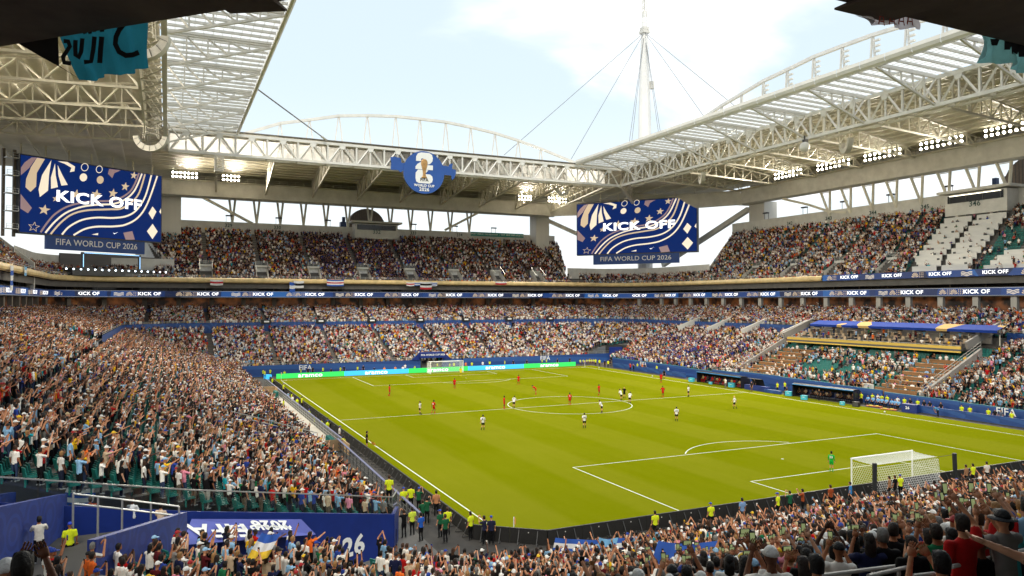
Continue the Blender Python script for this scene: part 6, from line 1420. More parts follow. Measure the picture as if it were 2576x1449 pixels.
for i in range(8):
    q = MB(); q.box((0, 0, .55), (.06, 2.2, .9)); q.box((-.3, 0, .95), (.6, 2.4, .06)); o = q.build('glass_desk', mat('grey_partition', (.20, .19, .17), .4, .1, 2)); o.location = (93.3, 31.6 + i * 4.2, 9.0); tag(o, 'grey partition desk behind the tan guest chairs', 'desk', 'partition desks under the canopy')
cn_ = empty('printed_canopy', (91.0, 42.5, 10.9)); tag(cn_, 'long blue and gold printed canopy over the guest rows', 'canopy')
cmat = bpy.data.materials.new('blue_gold_canopy_print'); cmat.use_nodes = True; t = cmat.node_tree; b = t.nodes['Principled BSDF']; c = t.nodes.new('ShaderNodeTexCoord'); w_ = t.nodes.new('ShaderNodeTexNoise'); w_.inputs['Scale'].default_value = .16; w_.inputs['Detail'].default_value = 1.5; mp_ = t.nodes.new('ShaderNodeMapping'); mp_.inputs['Rotation'].default_value = (0, 0, 1.2); t.links.new(c.outputs['Object'], mp_.inputs[0]); t.links.new(mp_.outputs[0], w_.inputs['Vector'])
cr_ = t.nodes.new('ShaderNodeValToRGB'); cr_.color_ramp.interpolation = 'CONSTANT'; cr_.color_ramp.elements[0].color = (.012, .04, .24, 1); cr_.color_ramp.elements[1].position = .62; cr_.color_ramp.elements[1].color = (.45, .30, .12, 1); t.links.new(w_.outputs['Fac'], cr_.inputs[0]); t.links.new(cr_.outputs[0], b.inputs['Base Color']); b.inputs['Roughness'].default_value = .8; b.inputs['Specular IOR Level'].default_value = .1
MB().grid([[(0, -17.3, -.35), (0, 17.6, -.35)], [(-.05, -17.3, .05), (-.05, 17.6, .05)], [(2.4, -17.3, .75), (2.4, 17.6, .75)]]).build('sheet', cmat, cn_)
for i in range(9): beam('bracket', (.1, -16.5 + i * 4.15, -.3), (2.6, -16.5 + i * 4.15, -.6), .12, .3, dark_steel, cn_)
for i in range(8): beam('post', (1.9, -16.5 + i * 4.7, .3), (1.9, -16.5 + i * 4.7, -2.6), .12, .12, cream_steel, cn_)
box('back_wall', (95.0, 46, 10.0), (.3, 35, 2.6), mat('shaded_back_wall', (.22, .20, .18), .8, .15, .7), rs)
MB().grid([[(95.2, 28.6, 11.6), (95.2, 63.8, 11.6)], [(97.2, 28.6, 11.2), (97.2, 63.8, 11.2)]]).build('canopy_back_roof', concrete, rs)
for y in (28.3, 64.2): beam('side_wall', (88.6, y, 8.6), (96.5, y, 11.4), .35, 1.2, MATS['stair_wall_concrete'], rs)
for (x0, x1, yw), lb_ in zip(VOML, ('blue stair wall with pale rail in the packed touchline stand by the walkway', 'short blue stair wall in the packed touchline stand near the goal end')):
    o = empty('stair_wall', (x1, yw, 0)); tag(o, lb_, 'wall'); za, zb = 2.1, 2.1 + (x1 - x0) * .33; q = MB(); q.loft([[(0, -.12, 0), (0, .12, 0), (0, .12, za), (0, -.12, za)], [(x0 - x1, -.12, 0), (x0 - x1, .12, 0), (x0 - x1, .12, zb), (x0 - x1, -.12, zb)]]); q.build('panel', blue_deep, o)
    q = MB(); q.beam((0, 0, za + .35), (x0 - x1, 0, zb + .35), .07); q.beam((0, 0, za + .03), (x0 - x1, 0, zb + .03), .16, .05); q.build('rail', mat('pale_rail', (.5, .49, .46)), o)
# sloping white stair walls in the upper part of the stand
for y in (66.0, 77.5, 88.5, 99.0): beam('vomitory_wall', (91.5, y + 1.5, 8.6), (97.0, y, 10.9), .3, 1.4, conc_lt, rs); box('exit_sign', (96.6, y - 1.6, 10.7), (.3, 2.2, .9), black_pl, rs)
for x in AISX:
    if -6 < x < 80: box('exit_sign', (x, 134.6, 10.6), (2.2, .3, .95), black_pl, stand[1]); box('sign_print', (x + .1, 134.43, 10.62), (1.1, .03, .35), white_txt, stand[1])
# white press desks on the upper deck
for r_ in range(10):
    t_ = .10 + .074 * r_; x = 107.4 + 17.1 * t_ * 1.0; z = 19.55 + 13.6 * max(0, (t_ - .01) / .915) ** 1.03
    y0, y1 = 53.2 + (-1.2 if r_ < 2 else 0), 41.2
    for s0, s1 in (((y0 + y1) / 2 + .5, y0), (y1, (y0 + y1) / 2 - .5)):
        o = empty('press_desk', (x, (s0 + s1) / 2, z)); tag(o, 'white press desk, %s row below the numbered box, %s half' % (['tenth', 'ninth', 'eighth', 'seventh', 'sixth', 'fifth', 'fourth', 'third', 'second', 'first'][r_], 'pylon side' if s1 == y0 else 'teal seat side'), 'desk', 'white press desks on the upper deck'); box('front_panel', (0, 0, .55), (.12, abs(s1 - s0), 1.15), mat('press_white', (.66, .64, .60), .6, .07, 1), o); box('desk_top', (.35, 0, 1.1), (.6, abs(s1 - s0), .05), mat('press_white', (.66, .64, .60)), o); box('monitor', (.35, rng.uniform(-2, 2), 1.32), (.06, .5, .36), dark_steel, o)
        for k_ in range(3):
            if rng.random() < .75: CROWD_X.append((x + .9, s0 + (s1 - s0) * rng.random(), z, R(90)))
for r_ in range(4):
    t_ = .06 + .065 * r_; x = 107.4 + 17.1 * t_; z = 19.7 + 13.6 * t_
    o = empty('press_desk', (x, 33.5, z)); tag(o, 'white press desk panel beside the empty teal seats, %s row up' % ['first', 'second', 'third', 'fourth'][r_], 'desk', 'white press desks on the upper deck'); box('front_panel', (0, 0, .5), (.12, 9 - r_, 1.0), mat('press_white', (.66, .64, .60)), o); box('desk_top', (.35, 0, 1.0), (.6, 9 - r_, .05), mat('press_white', (.66, .64, .60)), o)
# corner stage under the video board
sg_ = empty('corner_stage', (-31, 139, 21)); tag(sg_, 'lit corner stage with blue truss lights below the video board', 'stage')
box('platform', (0, 6, .6), (22, 8, 1.6), dark_steel, sg_, R(33)); q = MB()
ax = Vector((math.cos(R(33)), math.sin(R(33)), 0)); ay = Vector((-ax.y, ax.x, 0))
for s_ in (-1, 1): q.beam(ax * 6.2 * s_ + V(0, 0, 1), ax * 6.2 * s_ + V(0, 0, 4.4), .5)
q.beam(ax * -6.5 + V(0, 0, 4.4), ax * 6.5 + V(0, 0, 4.4), .5); q.build('truss', dark_steel, sg_)
q = MB()
for s_ in (-1, 1): q.beam(ax * 6.2 * s_ - ay * .3 + V(0, 0, 1.5), ax * 6.2 * s_ - ay * .3 + V(0, 0, 4.2), .09)
q.beam(ax * -6 - ay * .3 + V(0, 0, 4.5), ax * 6 - ay * .3 + V(0, 0, 4.5), .08); q.build('light_strip', emis('stage_blue_light', (.3, .6, 1.0), 2), sg_)
for i in range(16): p = ax * (-11 + 1.45 * i) - ay * 3.0 + V(0, 0, .9); MB().sphere(p, .17, 8, 6).build('stage_lamp', emis('stage_white_light', (.75, .88, 1.0), 5), sg_)
box('back_wall', (0, 9, 2.2), (24, .5, 5), mat('stage_back', (.14, .13, .13), .8, .2, 1), sg_, R(33))
# flags draped along the upper deck front and in the crowd
def cloth_flag(p, right, w, h, stripes, label, up=(0, 0, 1), sag=.10):
    root = empty('flag', p); tag(root, label, 'flag', 'flags hung or held in the stands'); n_ = len(stripes); r_ = Vector(right).normalized(); u_ = Vector(up); nn = r_.cross(u_)
    for k_, m in enumerate(stripes):
        rows_ = []
        for v in (k_ / n_, (k_ + 1) / n_): rows_.append([r_ * (w * (i / 8 - .5)) + u_ * (-h * v - sag * math.sin(math.pi * i / 8)) + nn * (.06 * math.sin(i * 1.7 + v * 3)) for i in range(9)])
        MB().grid(rows_).build('stripe', m, root, True)
    return root
fw_, fb_, fr_, fs_ = mat('flag_white', (.72, .72, .72), .9, .1, 2), mat('flag_blue', (.03, .10, .42), .9, .1, 2), mat('flag_red', (.50, .03, .04), .9, .1, 2), mat('flag_sky', (.18, .42, .68), .9, .1, 2); fy_ = mat('flag_yellow', (.75, .5, .04), .9, .1, 2); fg_ = mat('flag_green', (.02, .25, .08), .9, .1, 2)
for px, pl_, w, h, st_, lb_ in [(r2(390, 1345), 141.4, 1.3, 2.4, [fb_, fw_, fb_], 'blue and white flag hanging from the gold fascia'), (r2(428, 1338), 141.4, 2.4, 1.7, [fw_, MATS['black_cloth'], fw_], 'white flag with dark roundel hanging from the gold fascia'), (r2(640, 1330), 141.4, 4.2, 1.6, [fb_, fw_, fr_, fw_, fb_], 'blue flag with red and white bands hung on the fascia'), (r2(1075, 1345), 141.4, 2.2, 1.0, [fw_, fr_, fw_], 'white banner with red print hung on the fascia'), (r2(1115, 1345), 141.4, 1.6, .9, [fw_, fb_, fw_, fb_], 'small striped flag beside the lettered white banner'), (r2(1165, 1342), 141.4, 3.2, 2.0, [fw_, MATS['black_cloth'], fw_, fr_], 'large lettered white banner hung on the fascia'), (r2(1212, 1345), 141.4, 1.8, 1.0, [fw_, fb_, fw_, fb_, fw_], 'striped flag next to the lettered white banner'), (r2(1600, 1342), 141.4, 3.4, .8, [fw_, fr_], 'low red and white banner on the fascia'), (r4(1570, 395), 141.4, 2.8, 1.3, [fw_, fr_, fw_], 'white flag with red cross bar near the first vomitory')]:
    cloth_flag(onY(*px, pl_) , (1, 0, 0), w, h, st_, lb_)
cloth_flag(onX(*r4(85, 290), -40.4), (0, 1, 0), 2.2, 3.6, [fw_, fb_, fw_, fb_, fw_], 'long striped flag hanging off the deck opposite the dugouts')
cloth_flag(onX(*r4(185, 300), -40.4), (0, 1, 0), 2.2, 1.4, [fs_, fw_, fs_], 'sky blue and white flag on the deck opposite the dugouts')
def crowd_flag(px, dep, w, h, st_, lb_, tilt=.3): p = CAM + ray(*px) * dep; cloth_flag(p, _r, w, h, st_, lb_, (tilt, 0, 1))
crowd_flag(r7(500, 530), 52, 2.2, 1.6, [fw_, fb_, fw_, fb_, fw_], 'striped blue and white flag worn over shoulders by the railing')
crowd_flag(r8(710, 592), 36, 3.4, .9, [fb_, fw_, fb_, fw_], 'striped blue and white flag stretched above heads by the corner flag'); crowd_flag(r8(790, 590), 35, .9, 1.2, [fs_, fs_], 'sky blue cloth beside the stretched striped flag')
crowd_flag(r8(1130, 605), 25, 2.0, 1.4, [fb_, fb_, fw_, fr_], 'blue flag with red and white corner held up in the crowd', .5)
crowd_flag(r7(1650, 800), 28, .75, .9, [fb_, fw_, fy_], 'white and blue flag with yellow sun held up by the violet canvas', .6)
crowd_flag(r4(45, 718), 130, 3.4, 2.6, [fr_, fy_, fg_], 'red yellow and green flag waved in the packed touchline stand'); crowd_flag(r4(190, 1290), 62, 3.2, 2.0, [fb_, fb_, fr_, fw_], 'dark blue flag with red and white canton in the packed stand')
for x, y, z, rz in CROWD_X: CROWD.append((x, y, z, rz + float(rng.normal(0, .3)), 'calm', 'box', 'box'))
N = len(CROWD)
kinds = {}
for i, c_ in enumerate(CROWD): kinds.setdefault(c_[4], []).append(i)
poses = [None] * N
for kd, ids in kinds.items():
    for i, p in zip(ids, pose_pick(kd, len(ids))): poses[i] = p
styles = [pick_style() for _ in range(N)]
shirt_i = rng.choice(len(SH_N), N, p=SH_W)
# supporters' blocks: dark blue shirts in one part of the upper deck and by the corner tunnel, pale blue elsewhere
for i, c_ in enumerate(CROWD):
    if c_[6] == 'up' and c_[5] == 'far' and 14 < c_[0] < 44 and rng.random() < .5: shirt_i[i] = SH_N.index('navy') if rng.random() < .65 else SH_N.index('royal blue')
    if c_[6] == 'low' and c_[5] == 'right' and 72 < c_[1] < 104 and c_[0] < 90 and rng.random() < .42: shirt_i[i] = SH_N.index('navy') if rng.random() < .5 else SH_N.index('royal blue')
    if c_[6] == 'up' and c_[5] == 'far' and rng.random() < .30: shirt_i[i] = SH_N.index('black') if rng.random() < .6 else SH_N.index('navy')
skin_i = rng.choice(len(SKINS), N, p=SKIN_W); hair_i = rng.choice(len(HAIRS), N, p=HAIR_W); hat_i = rng.choice(len(HATS), N, p=HAT_W / HAT_W.sum()); pant_i = rng.choice(len(PANTC), N, p=PANT_W)
# the nearest figures become people of their own
N_IND = 165
cand = []
for i, c_ in enumerate(CROWD):
    if c_[5] != 'near': continue
    h = proj((c_[0], c_[1], c_[2] + 1.55))
    if -15 < h[0] < 2590 and h[1] < 1462: cand.append((h[2], i))
cand.sort(); IND = [i for _, i in cand[:N_IND]]; inds = set(IND)
# ------------------------------------------------------------------ massed crowd as one object: figures scattered by geometry nodes
def scatter(name, pts, rots, scales, which, attrs, coll):
    me = bpy.data.meshes.new(name); me.from_pydata([tuple(map(float, p)) for p in pts], [], [])
    def add(n_, ty, dom, data, f='value'):
        a = me.attributes.new(n_, ty, dom); a.data.foreach_set(f, np.asarray(data, dtype=np.float32 if ty != 'INT' else np.int32).ravel())
    add('rz', 'FLOAT', 'POINT', rots); add('sc', 'FLOAT', 'POINT', scales); add('which', 'INT', 'POINT', which)
    for n_, dat in attrs.items(): add(n_, 'FLOAT_COLOR', 'POINT', np.c_[dat, np.ones(len(dat))], 'color')
    o = link(name, me); ng = bpy.data.node_groups.new(name + '_scatter', 'GeometryNodeTree')
    ng.interface.new_socket('Geometry', in_out='INPUT', socket_type='NodeSocketGeometry'); ng.interface.new_socket('Geometry', in_out='OUTPUT', socket_type='NodeSocketGeometry')
    gi = ng.nodes.new('NodeGroupInput'); go = ng.nodes.new('NodeGroupOutput'); ip = ng.nodes.new('GeometryNodeInstanceOnPoints'); ci = ng.nodes.new('GeometryNodeCollectionInfo')
    ci.inputs['Collection'].default_value = coll; ci.inputs['Separate Children'].default_value = True; ci.inputs['Reset Children'].default_value = True
    def na(n_, ty):
        x = ng.nodes.new('GeometryNodeInputNamedAttribute'); x.data_type = ty; x.inputs['Name'].default_value = n_; return x.outputs['Attribute']
    ip.inputs['Pick Instance'].default_value = True
    ng.links.new(gi.outputs[0], ip.inputs['Points']); ng.links.new(ci.outputs[0], ip.inputs['Instance']); ng.links.new(na('which', 'INT'), ip.inputs['Instance Index'])
    cx = ng.nodes.new('ShaderNodeCombineXYZ'); ng.links.new(na('rz', 'FLOAT'), cx.inputs[2]); ng.links.new(cx.outputs[0], ip.inputs['Rotation'])
    c2 = ng.nodes.new('ShaderNodeCombineXYZ'); sc_ = na('sc', 'FLOAT')
    for j in range(3): ng.links.new(sc_, c2.inputs[j])
    ng.links.new(c2.outputs[0], ip.inputs['Scale']); ng.links.new(ip.outputs[0], go.inputs[0])
    md = o.modifiers.new('scatter', 'NODES'); md.node_group = ng; return o
fig_of = {}
for j, (p, s_) in enumerate(FIG): fig_of.setdefault((p, s_), []).append(j)
mass = [i for i in range(N) if i not in inds]
which = [fig_of[(poses[i], styles[i])][i % len(fig_of[(poses[i], styles[i])])] for i in mass]
scl = rng.normal(.97, .05, len(mass)).clip(.82, 1.1)
hairc = np.array([HATS[hat_i[i]] if styles[i] == 'cap' else HAIRS[hair_i[i]] for i in mass])
jit = rng.normal(1, .10, (len(mass), 1)).clip(.7, 1.25)
pts = []
for i in mass:
    c_ = CROWD[i]; pts.append((c_[0], c_[1], c_[2]))
crowd = scatter('crowd', pts, [CROWD[i][3] for i in mass], scl, which, {'shirt': SH_C[shirt_i[mass]] * jit, 'skin': SKINS[skin_i[mass]], 'hair': hairc, 'pants': PANTC[pant_i[mass]], 'shoe': np.full((len(mass), 3), .25)}, figs)
tag(crowd, 'dense crowd of standing and seated spectators filling the stands', 'crowd', kind='stuff')
print('CROWD', N, len(mass), len(SEATS))
# seats
sq = MB(); sq.box((0, .02, .42), (.46, .42, .05)); sq.box((0, -.20, .64), (.46, .05, .44), Matrix.Rotation(R(10), 3, 'X')); sq.box((0, -.16, .2), (.06, .06, .42)); sq.box((-.22, 0, .50), (.04, .34, .04)); sq.box((.22, 0, .50), (.04, .34, .04))
seat_me = sq.mesh('stadium_seat', teal_seat)
seats_c = bpy.data.collections.new('seat_kinds'); so = bpy.data.objects.new('seat_form', seat_me); seats_c.objects.link(so)
occupied = set()
es = []
for k_ in EMPTY_SEATS:
    s_ = SEATS[k_]; pr = proj((s_[0], s_[1], s_[2] + .6))
    if s_[4] == 'right' and 0 < pr[0] < 2576: es.append((pr[2], k_))
es.sort(); lone = set(k_ for _, k_ in es[:280])
for k_ in sorted(lone):
    s_ = SEATS[k_]; o = link('stadium_seat', seat_me); o.location = (s_[0], s_[1], s_[2]); o.rotation_euler = (0, 0, s_[3])
    tag(o, 'empty teal plastic seat in the half filled block behind the dugouts' if s_[5] == 'low' else 'empty teal plastic seat on the upper deck beside the press desks', 'seat', 'empty teal seats behind the dugouts' if s_[5] == 'low' else 'empty teal seats on the upper deck')
rest = [s_ for k_, s_ in enumerate(SEATS) if k_ not in lone and (s_[4] in ('right', 'left', 'near') or s_[5] == 'low') and not (s_[4] == 'far')]
# a person stands just in front of the seat
ms = scatter('seating', [(s_[0] + .30 * -math.sin(s_[3]) * -1, s_[1] - .30 * math.cos(s_[3]), s_[2]) for s_ in rest], [s_[3] for s_ in rest], [1.0] * len(rest), [0] * len(rest), {}, seats_c)
tag(ms, 'rows of teal plastic seats mostly hidden behind spectators', 'seating', kind='stuff')
# ------------------------------------------------------------------ people of their own
from mathutils.bvhtree import BVHTree
_bodies, _hairs, POSE_PT = {}, {}, {}
HB = [m for m in BMATS]
def body_mesh(pose, girth=1.0, trousers=True, long_sleeve=False, voxel=.024, hands=1):
    key = (pose, girth, trousers, long_sleeve, voxel, hands)
    if key in _bodies: return _bodies[key]
    q = MB(); P0 = POSES[pose]
    global hand
    keep = hand; hands_at = []
    def no_hand(q_, w, d, s_, lvl): hands_at.append((w, d, s_))
    hand = no_hand; wr, hc, T = body(q, pose, 10, girth, 0, long_sleeve, trousers); hand = keep
    me = q.mesh('body_source', BMATS); o = bpy.data.objects.new('body_source', me); COL.objects.link(o)
    bvh = BVHTree.FromPolygons([Vector(v) for v in q.v], q.f); mi = q.mi
    md = o.modifiers.new('remesh', 'REMESH'); md.mode = 'VOXEL'; md.voxel_size = voxel; md.use_smooth_shade = True
    s_ = o.modifiers.new('smooth', 'SMOOTH'); s_.iterations = 2; s_.factor = .5
    new = bpy.data.meshes.new_from_object(o.evaluated_get(bpy.context.evaluated_depsgraph_get())); bpy.data.objects.remove(o)
    vs = [tuple(v.co) for v in new.vertices]; fs = [tuple(p.vertices) for p in new.polygons]; ms = []
    for p in new.polygons:
        hit = bvh.find_nearest(p.center); ms.append(mi[hit[2]] if hit[2] is not None else 0)
    out = MB(); out.v, out.f, out.mi = vs, fs, ms
    for w, d, sd in hands_at: hand(out, w - d * .01, d, sd, hands)
    k = out.mesh('person_body', BMATS, True); bpy.data.meshes.remove(new)
    _bodies[key] = k; POSE_PT[pose] = (wr, hc, T); return k
def hair_mesh(pose, style):
    if (pose, style) not in _hairs:
        q = MB(); wr, hc, T = POSE_PT[pose]; hair_part(q, hc, T, style, 3, 12); _hairs[(pose, style)] = q.mesh('hair' if style in ('short', 'long', 'bun') else 'cap', BMATS, True)
    return _hairs[(pose, style)]
def person(loc, rz, pose, shirt, pants, skin, hair, style, label, group=None, girth=1.0, trousers=True, long_sleeve=False, scale=1.0, shoe=(.3, .3, .3), voxel=.03, hands=0, cat='person'):
    o = link('person', body_mesh(pose, girth, trousers, long_sleeve, voxel, hands)); o.location = loc; o.rotation_euler = (0, 0, rz); o.scale = (scale,) * 3
    for n_, c_ in (('shirt', shirt), ('pants', pants), ('skin', skin), ('hair', hair), ('shoe', shoe), ('sleeve', shirt)): o[n_] = [float(v) for v in c_]
    tag(o, label, cat, group)
    if style:
        h = link('hair' if style in ('short', 'long', 'bun') else 'cap', hair_mesh(pose, style), o); h['hair'] = [float(v) for v in hair]
    return o
# near spectators
scr_m = emis('phone_screen', (.30, .36, .16), .45); ph_q = MB(); ph_q.box((0, 0, 0), (.078, .010, .160)); phone_me = ph_q.mesh('smartphone', black_pl); ph_q = MB(); ph_q.quad((-.030, -.0056, -.060), (.030, -.0056, -.060), (.030, -.0056, .060), (-.030, -.0056, .060)); scr_me = ph_q.mesh('screen', scr_m)
HATN = ['white', 'black', 'blue', 'red', 'pale blue', 'straw coloured', 'yellow']; HAIRN = ['black', 'dark brown', 'brown', 'fair', 'grey']
POSEN = {'stand': 'standing', 'phone': 'filming with a phone', 'hold': 'lifting a phone', 'wide': 'raising both arms', 'clap': 'clapping', 'high': 'clapping overhead', 'point': 'reaching forward', 'sit': 'sitting'}
for i in IND:
    x, y, z, rz, kd, side, tier = CROWD[i]; ps = poses[i]
    st_ = {'short': 'short' if hair_i[i] != 4 or i % 3 else None, 'cap': ('cap', 'cap', 'cap_back', 'hat')[i % 4], 'long': ('long', 'long', 'bun')[i % 3]}[styles[i]]
    hc_ = HATS[hat_i[i]] if styles[i] == 'cap' else HAIRS[hair_i[i]]
    head = ('%s cap' % HATN[hat_i[i]] if st_ != 'hat' else '%s hat' % HATN[hat_i[i]]) if styles[i] == 'cap' else ('%s %s hair' % ({'short': 'short', 'long': 'long', 'bun': 'tied up'}[st_], HAIRN[hair_i[i]]) if st_ else 'bare head')
    lb_ = 'person in %s shirt with %s %s, overhang stand' % (SH_N[shirt_i[i]], head, POSEN[ps])
    lb_ = lb_ if len(lb_.replace(',', ' ').split()) <= 16 else lb_.replace('tied up', 'tied').replace(' with a phone', '')
    depth = proj((x, y, z))[2]; sc = float(rng.normal(.98, .04))
    o = person((x, y, z), rz, ps, SH_C[shirt_i[i]] * float(rng.normal(1, .08)), PANTC[pant_i[i]], SKINS[skin_i[i]], hc_, st_, lb_, 'spectators under the deck overhang', 1.0 if i % 3 else 1.12, True, False, sc, voxel=.022, hands=1)
    if ps in ('phone', 'hold'):
        wr, hc, T = POSE_PT[ps]; w, d = wr[0]; p = w + d * .12 + V(-.085 if ps == 'phone' else -.02, .045, .02)
        ph = link('smartphone', phone_me); link('screen', scr_me, ph); wide_ = i % 3 == 0
        ph.matrix_basis = Matrix.Translation((x, y, z)) @ Matrix.Rotation(rz, 4, 'Z') @ Matrix.Scale(sc, 4) @ Matrix.Translation(p) @ Matrix.Rotation(R(90) if wide_ else 0, 4, 'Y') @ Matrix.Rotation(R(-12), 4, 'X')
        tag(ph, 'smartphone held %s by a person in %s shirt with %s' % ('sideways' if wide_ else 'upright', SH_N[shirt_i[i]], head), 'phone', 'phones held up in the stand')
# ------------------------------------------------------------------ players and officials
RED, RSH = srgb(200, 22, 22), srgb(180, 18, 20); WHT, BLK = srgb(232, 230, 226), srgb(18, 18, 20)
DSK, MSK, LSK = SKINS[3], SKINS[1], SKINS[0]; HK = HAIRS[0]
PINK = srgb(240, 120, 110)
def face(px_from, px_to): return 0
def at0(px): p = onZ(*px, 0); return V(p.x, p.y, 0)
tocam = lambda p: math.atan2(-(CAM.x - p.x), (CAM.y - p.y))       # rz that turns +Y towards the camera
def player(px, pose, turn, team, label, skin, num=None, gold=False, hair=None, style='short'):
    p = at0(px); rz = tocam(p) + R(turn)
    kit = {'red': (RED, RSH, srgb(190, 20, 20)), 'white': (WHT, BLK, BLK), 'yellow': (srgb(225, 205, 30), srgb(225, 205, 30), srgb(225, 205, 30)), 'green': (srgb(30, 170, 60), srgb(25, 160, 55), srgb(25, 160, 55)), 'ref': (BLK, BLK, BLK)}[team]
    o = person(p, rz, pose, kit[0], kit[1], skin, hair if hair is not None else HK, style, label, {'red': 'players in red', 'white': 'players in white and black'}.get(team), trousers=False, scale=1.03, shoe=kit[2], voxel=.028, hands=1, long_sleeve=team in ('yellow', 'green'))
    if num:
        m = mat('shirt_number_dark', (.03, .03, .03), .8, 0) if team == 'white' else white_txt
        b_ = link('shirt_number', text_mesh(num, .26, .010, m), o); lean = POSES[pose].get('lean', 0)
        if lean == 0: flat(b_, (0, -.135, 1.27), (1, 0, 0))
        else: flat(b_, (0, .93 * 0 + math.sin(lean) * .34 - .14 * math.cos(lean), .93 + math.cos(lean) * .34 + .14 * math.sin(lean)), (1, 0, 0), (0, math.sin(lean), math.cos(lean)))
    return o
player(r5(958, 832), 'walk', 60, 'red', 'red player walking alone between the box and halfway line', DSK)
player(r5(1405, 780), 'stand', 20, 'red', 'red player standing at the edge of the far penalty arc', DSK)
player(r5(1845, 754), 'walk', -30, 'red', 'red player standing where the penalty arc meets the box', DSK)
player(r5(1964, 820), 'bend', -80, 'red', 'red player bending down to his boots outside the centre circle', MSK)
player(r5(2197, 893), 'stand', 180, 'red', 'red player with number nine inside the centre circle', DSK, '9')
player(r5(2397, 828), 'walk', 40, 'red', 'red player just outside the centre circle beyond the referee', DSK)
player(r5(1746, 918), 'stand', 110, 'red', 'red player facing a white player at the rim of the circle', DSK)
player(r5(1262, 951), 'walk', 130, 'red', 'red player beside a white player on the halfway line', DSK, '10')
player(zA(1248, 1020), 'stand', 10, 'red', 'red player near the assistant referee at the touchline', DSK)
player(zA(1273, 1228), 'hips', 15, 'red', 'red player on the halfway line between circle and dugouts', DSK)
player(r5(1448, 694), 'stand', -20, 'yellow', 'goalkeeper in yellow in front of the sponsor board goal', DSK)
player(r5(1168, 960), 'walk', -120, 'white', 'white player beside a red player on the halfway line', LSK, '8')
player(r5(1600, 1066), 'walk', 160, 'white', 'white player with number five alone below the halfway line', LSK, '5')
player(r5(2297, 1052), 'walk', 175, 'white', 'white player with number sixteen below the centre circle', MSK, '16')
player(r5(2417, 947), 'stoop', -110, 'white', 'white player stooping at the lower rim of the circle', LSK, '14')
player(r5(1812, 916), 'stoop', 165, 'white', 'white player stepping onto the rim of the circle opposite a red player', LSK, '9')
player(zA(672, 1275), 'stoop', -130, 'white', 'white player leaning beside the referee in the circle', LSK)
player(zA(792, 1320), 'stoop', 165, 'white', 'white player on the circle rim beside the referee', LSK, '7')
player(zA(1645, 1220), 'stand', -120, 'white', 'white player on the halfway line towards the dugouts', LSK)
player(zA(2312, 1395), 'walk', -70, 'white', 'fair haired white player below the halfway line towards the dugouts', LSK, hair=srgb(225, 190, 110))
player(r6(465, 1040), 'stand', 175, 'white', 'white player with number seventeen between circle and dugout touchline', MSK, '17')
player(r8(1748, 308), 'stand', 170, 'green', 'goalkeeper in green at the six yard line', LSK, '23')
player(zA(715, 1245), 'arms_out', 0, 'ref', 'referee in black stretching one arm in the circle', LSK, style=None)
player(zA(1292, 962), 'stand', 170, 'ref', 'assistant referee in black on the dugout side touchline', LSK)
p = at0(r5(802, 1196)); ar_ = person(p, R(-95), 'stand', BLK, BLK, LSK, HK, 'short', 'assistant referee in black holding a flag on the touchline opposite the dugouts', trousers=False, scale=1.05, shoe=BLK, voxel=.028, hands=1)
fl = empty('signal_flag', p + V(.42, -.12, .5)); tag(fl, 'orange chequered signal flag held low by the assistant referee', 'flag'); MB().tube((-.1, 0, .45), (.15, 0, -.02), .012, 6).build('stick', black_pl, fl)
q = MB(); q.grid([[(-.02 + .11 * i, .03 * math.sin(2 * i), .30 - .05 * i) for i in range(5)], [(.08 + .11 * i, .03 * math.sin(2 * i + 1), -.02 - .05 * i) for i in range(5)]]); q.build('cloth', mat('signal_orange', (.75, .33, .04), .8, .25, 9), fl)
# ------------------------------------------------------------------ stewards, photographers, crews
HV, ORG, DG, GRNB = srgb(214, 226, 40), srgb(225, 130, 60), srgb(36, 34, 36), srgb(30, 90, 58)
N_ST = [0]
def steward(loc, rz, pose='stand', col=HV, label='', pants=BLK, skin=None, style=None, hair=None, group=None, scale=1.0):
    i = N_ST[0]; N_ST[0] += 1; sk = skin if skin is not None else SKINS[(i * 5) % 5]; st_ = style or ('short', 'cap', 'short', 'cap', 'long')[i % 5]
    return person(loc, rz, pose, col, pants, sk, hair if hair is not None else (srgb(30, 70, 170) if st_ == 'cap' else HAIRS[i % 3]), st_, label, group, voxel=.036, scale=scale, shoe=(.05, .05, .05))
def colname(c_): return {tuple(HV): 'yellow vest', tuple(DG): 'dark clothes', tuple(ORG): 'orange bib', tuple(WHT): 'white shirt', tuple(GRNB): 'green bib'}.get(tuple(c_), 'plain shirt')
for x, c_, ps in [(145, HV, 'stand'), (240, HV, 'sit'), (350, HV, 'stand'), (400, DG, 'stand'), (440, DG, 'stand'), (508, HV, 'stand'), (565, DG, 'sit'), (625, HV, 'stand'), (657, DG, 'stand'), (745, HV, 'stand'), (790, DG, 'stand'), (855, DG, 'sit'), (925, ORG, 'sit'), (1003, ORG, 'sit'), (1050, WHT, 'sit'), (1075, WHT, 'stand'), (1135, HV, 'sit'), (1240, DG, 'stand'), (1300, HV, 'stand'), (1372, HV, 'stand'), (1410, HV, 'stand'), (1485, ORG, 'stand'), (1527, HV, 'stand'), (1605, WHT, 'stand'), (1665, HV, 'stand'), (1760, HV, 'stand'), (1815, DG, 'stand'), (1905, DG, 'stand'), (2020, HV, 'stand'), (2047, HV, 'stand'), (2115, DG, 'stand'), (2218, DG, 'stand')]:
    p = onY(*r5(x, 640), 110.6); steward((p.x, 110.6 + (x % 7) * .25, 0), R(180 if c_ is not HV else (x % 3) * 40), ps, c_, 'person in %s %s behind the lit sponsor board' % (colname(c_), 'sitting' if ps == 'sit' else 'standing'), group='crew behind the sponsor board')
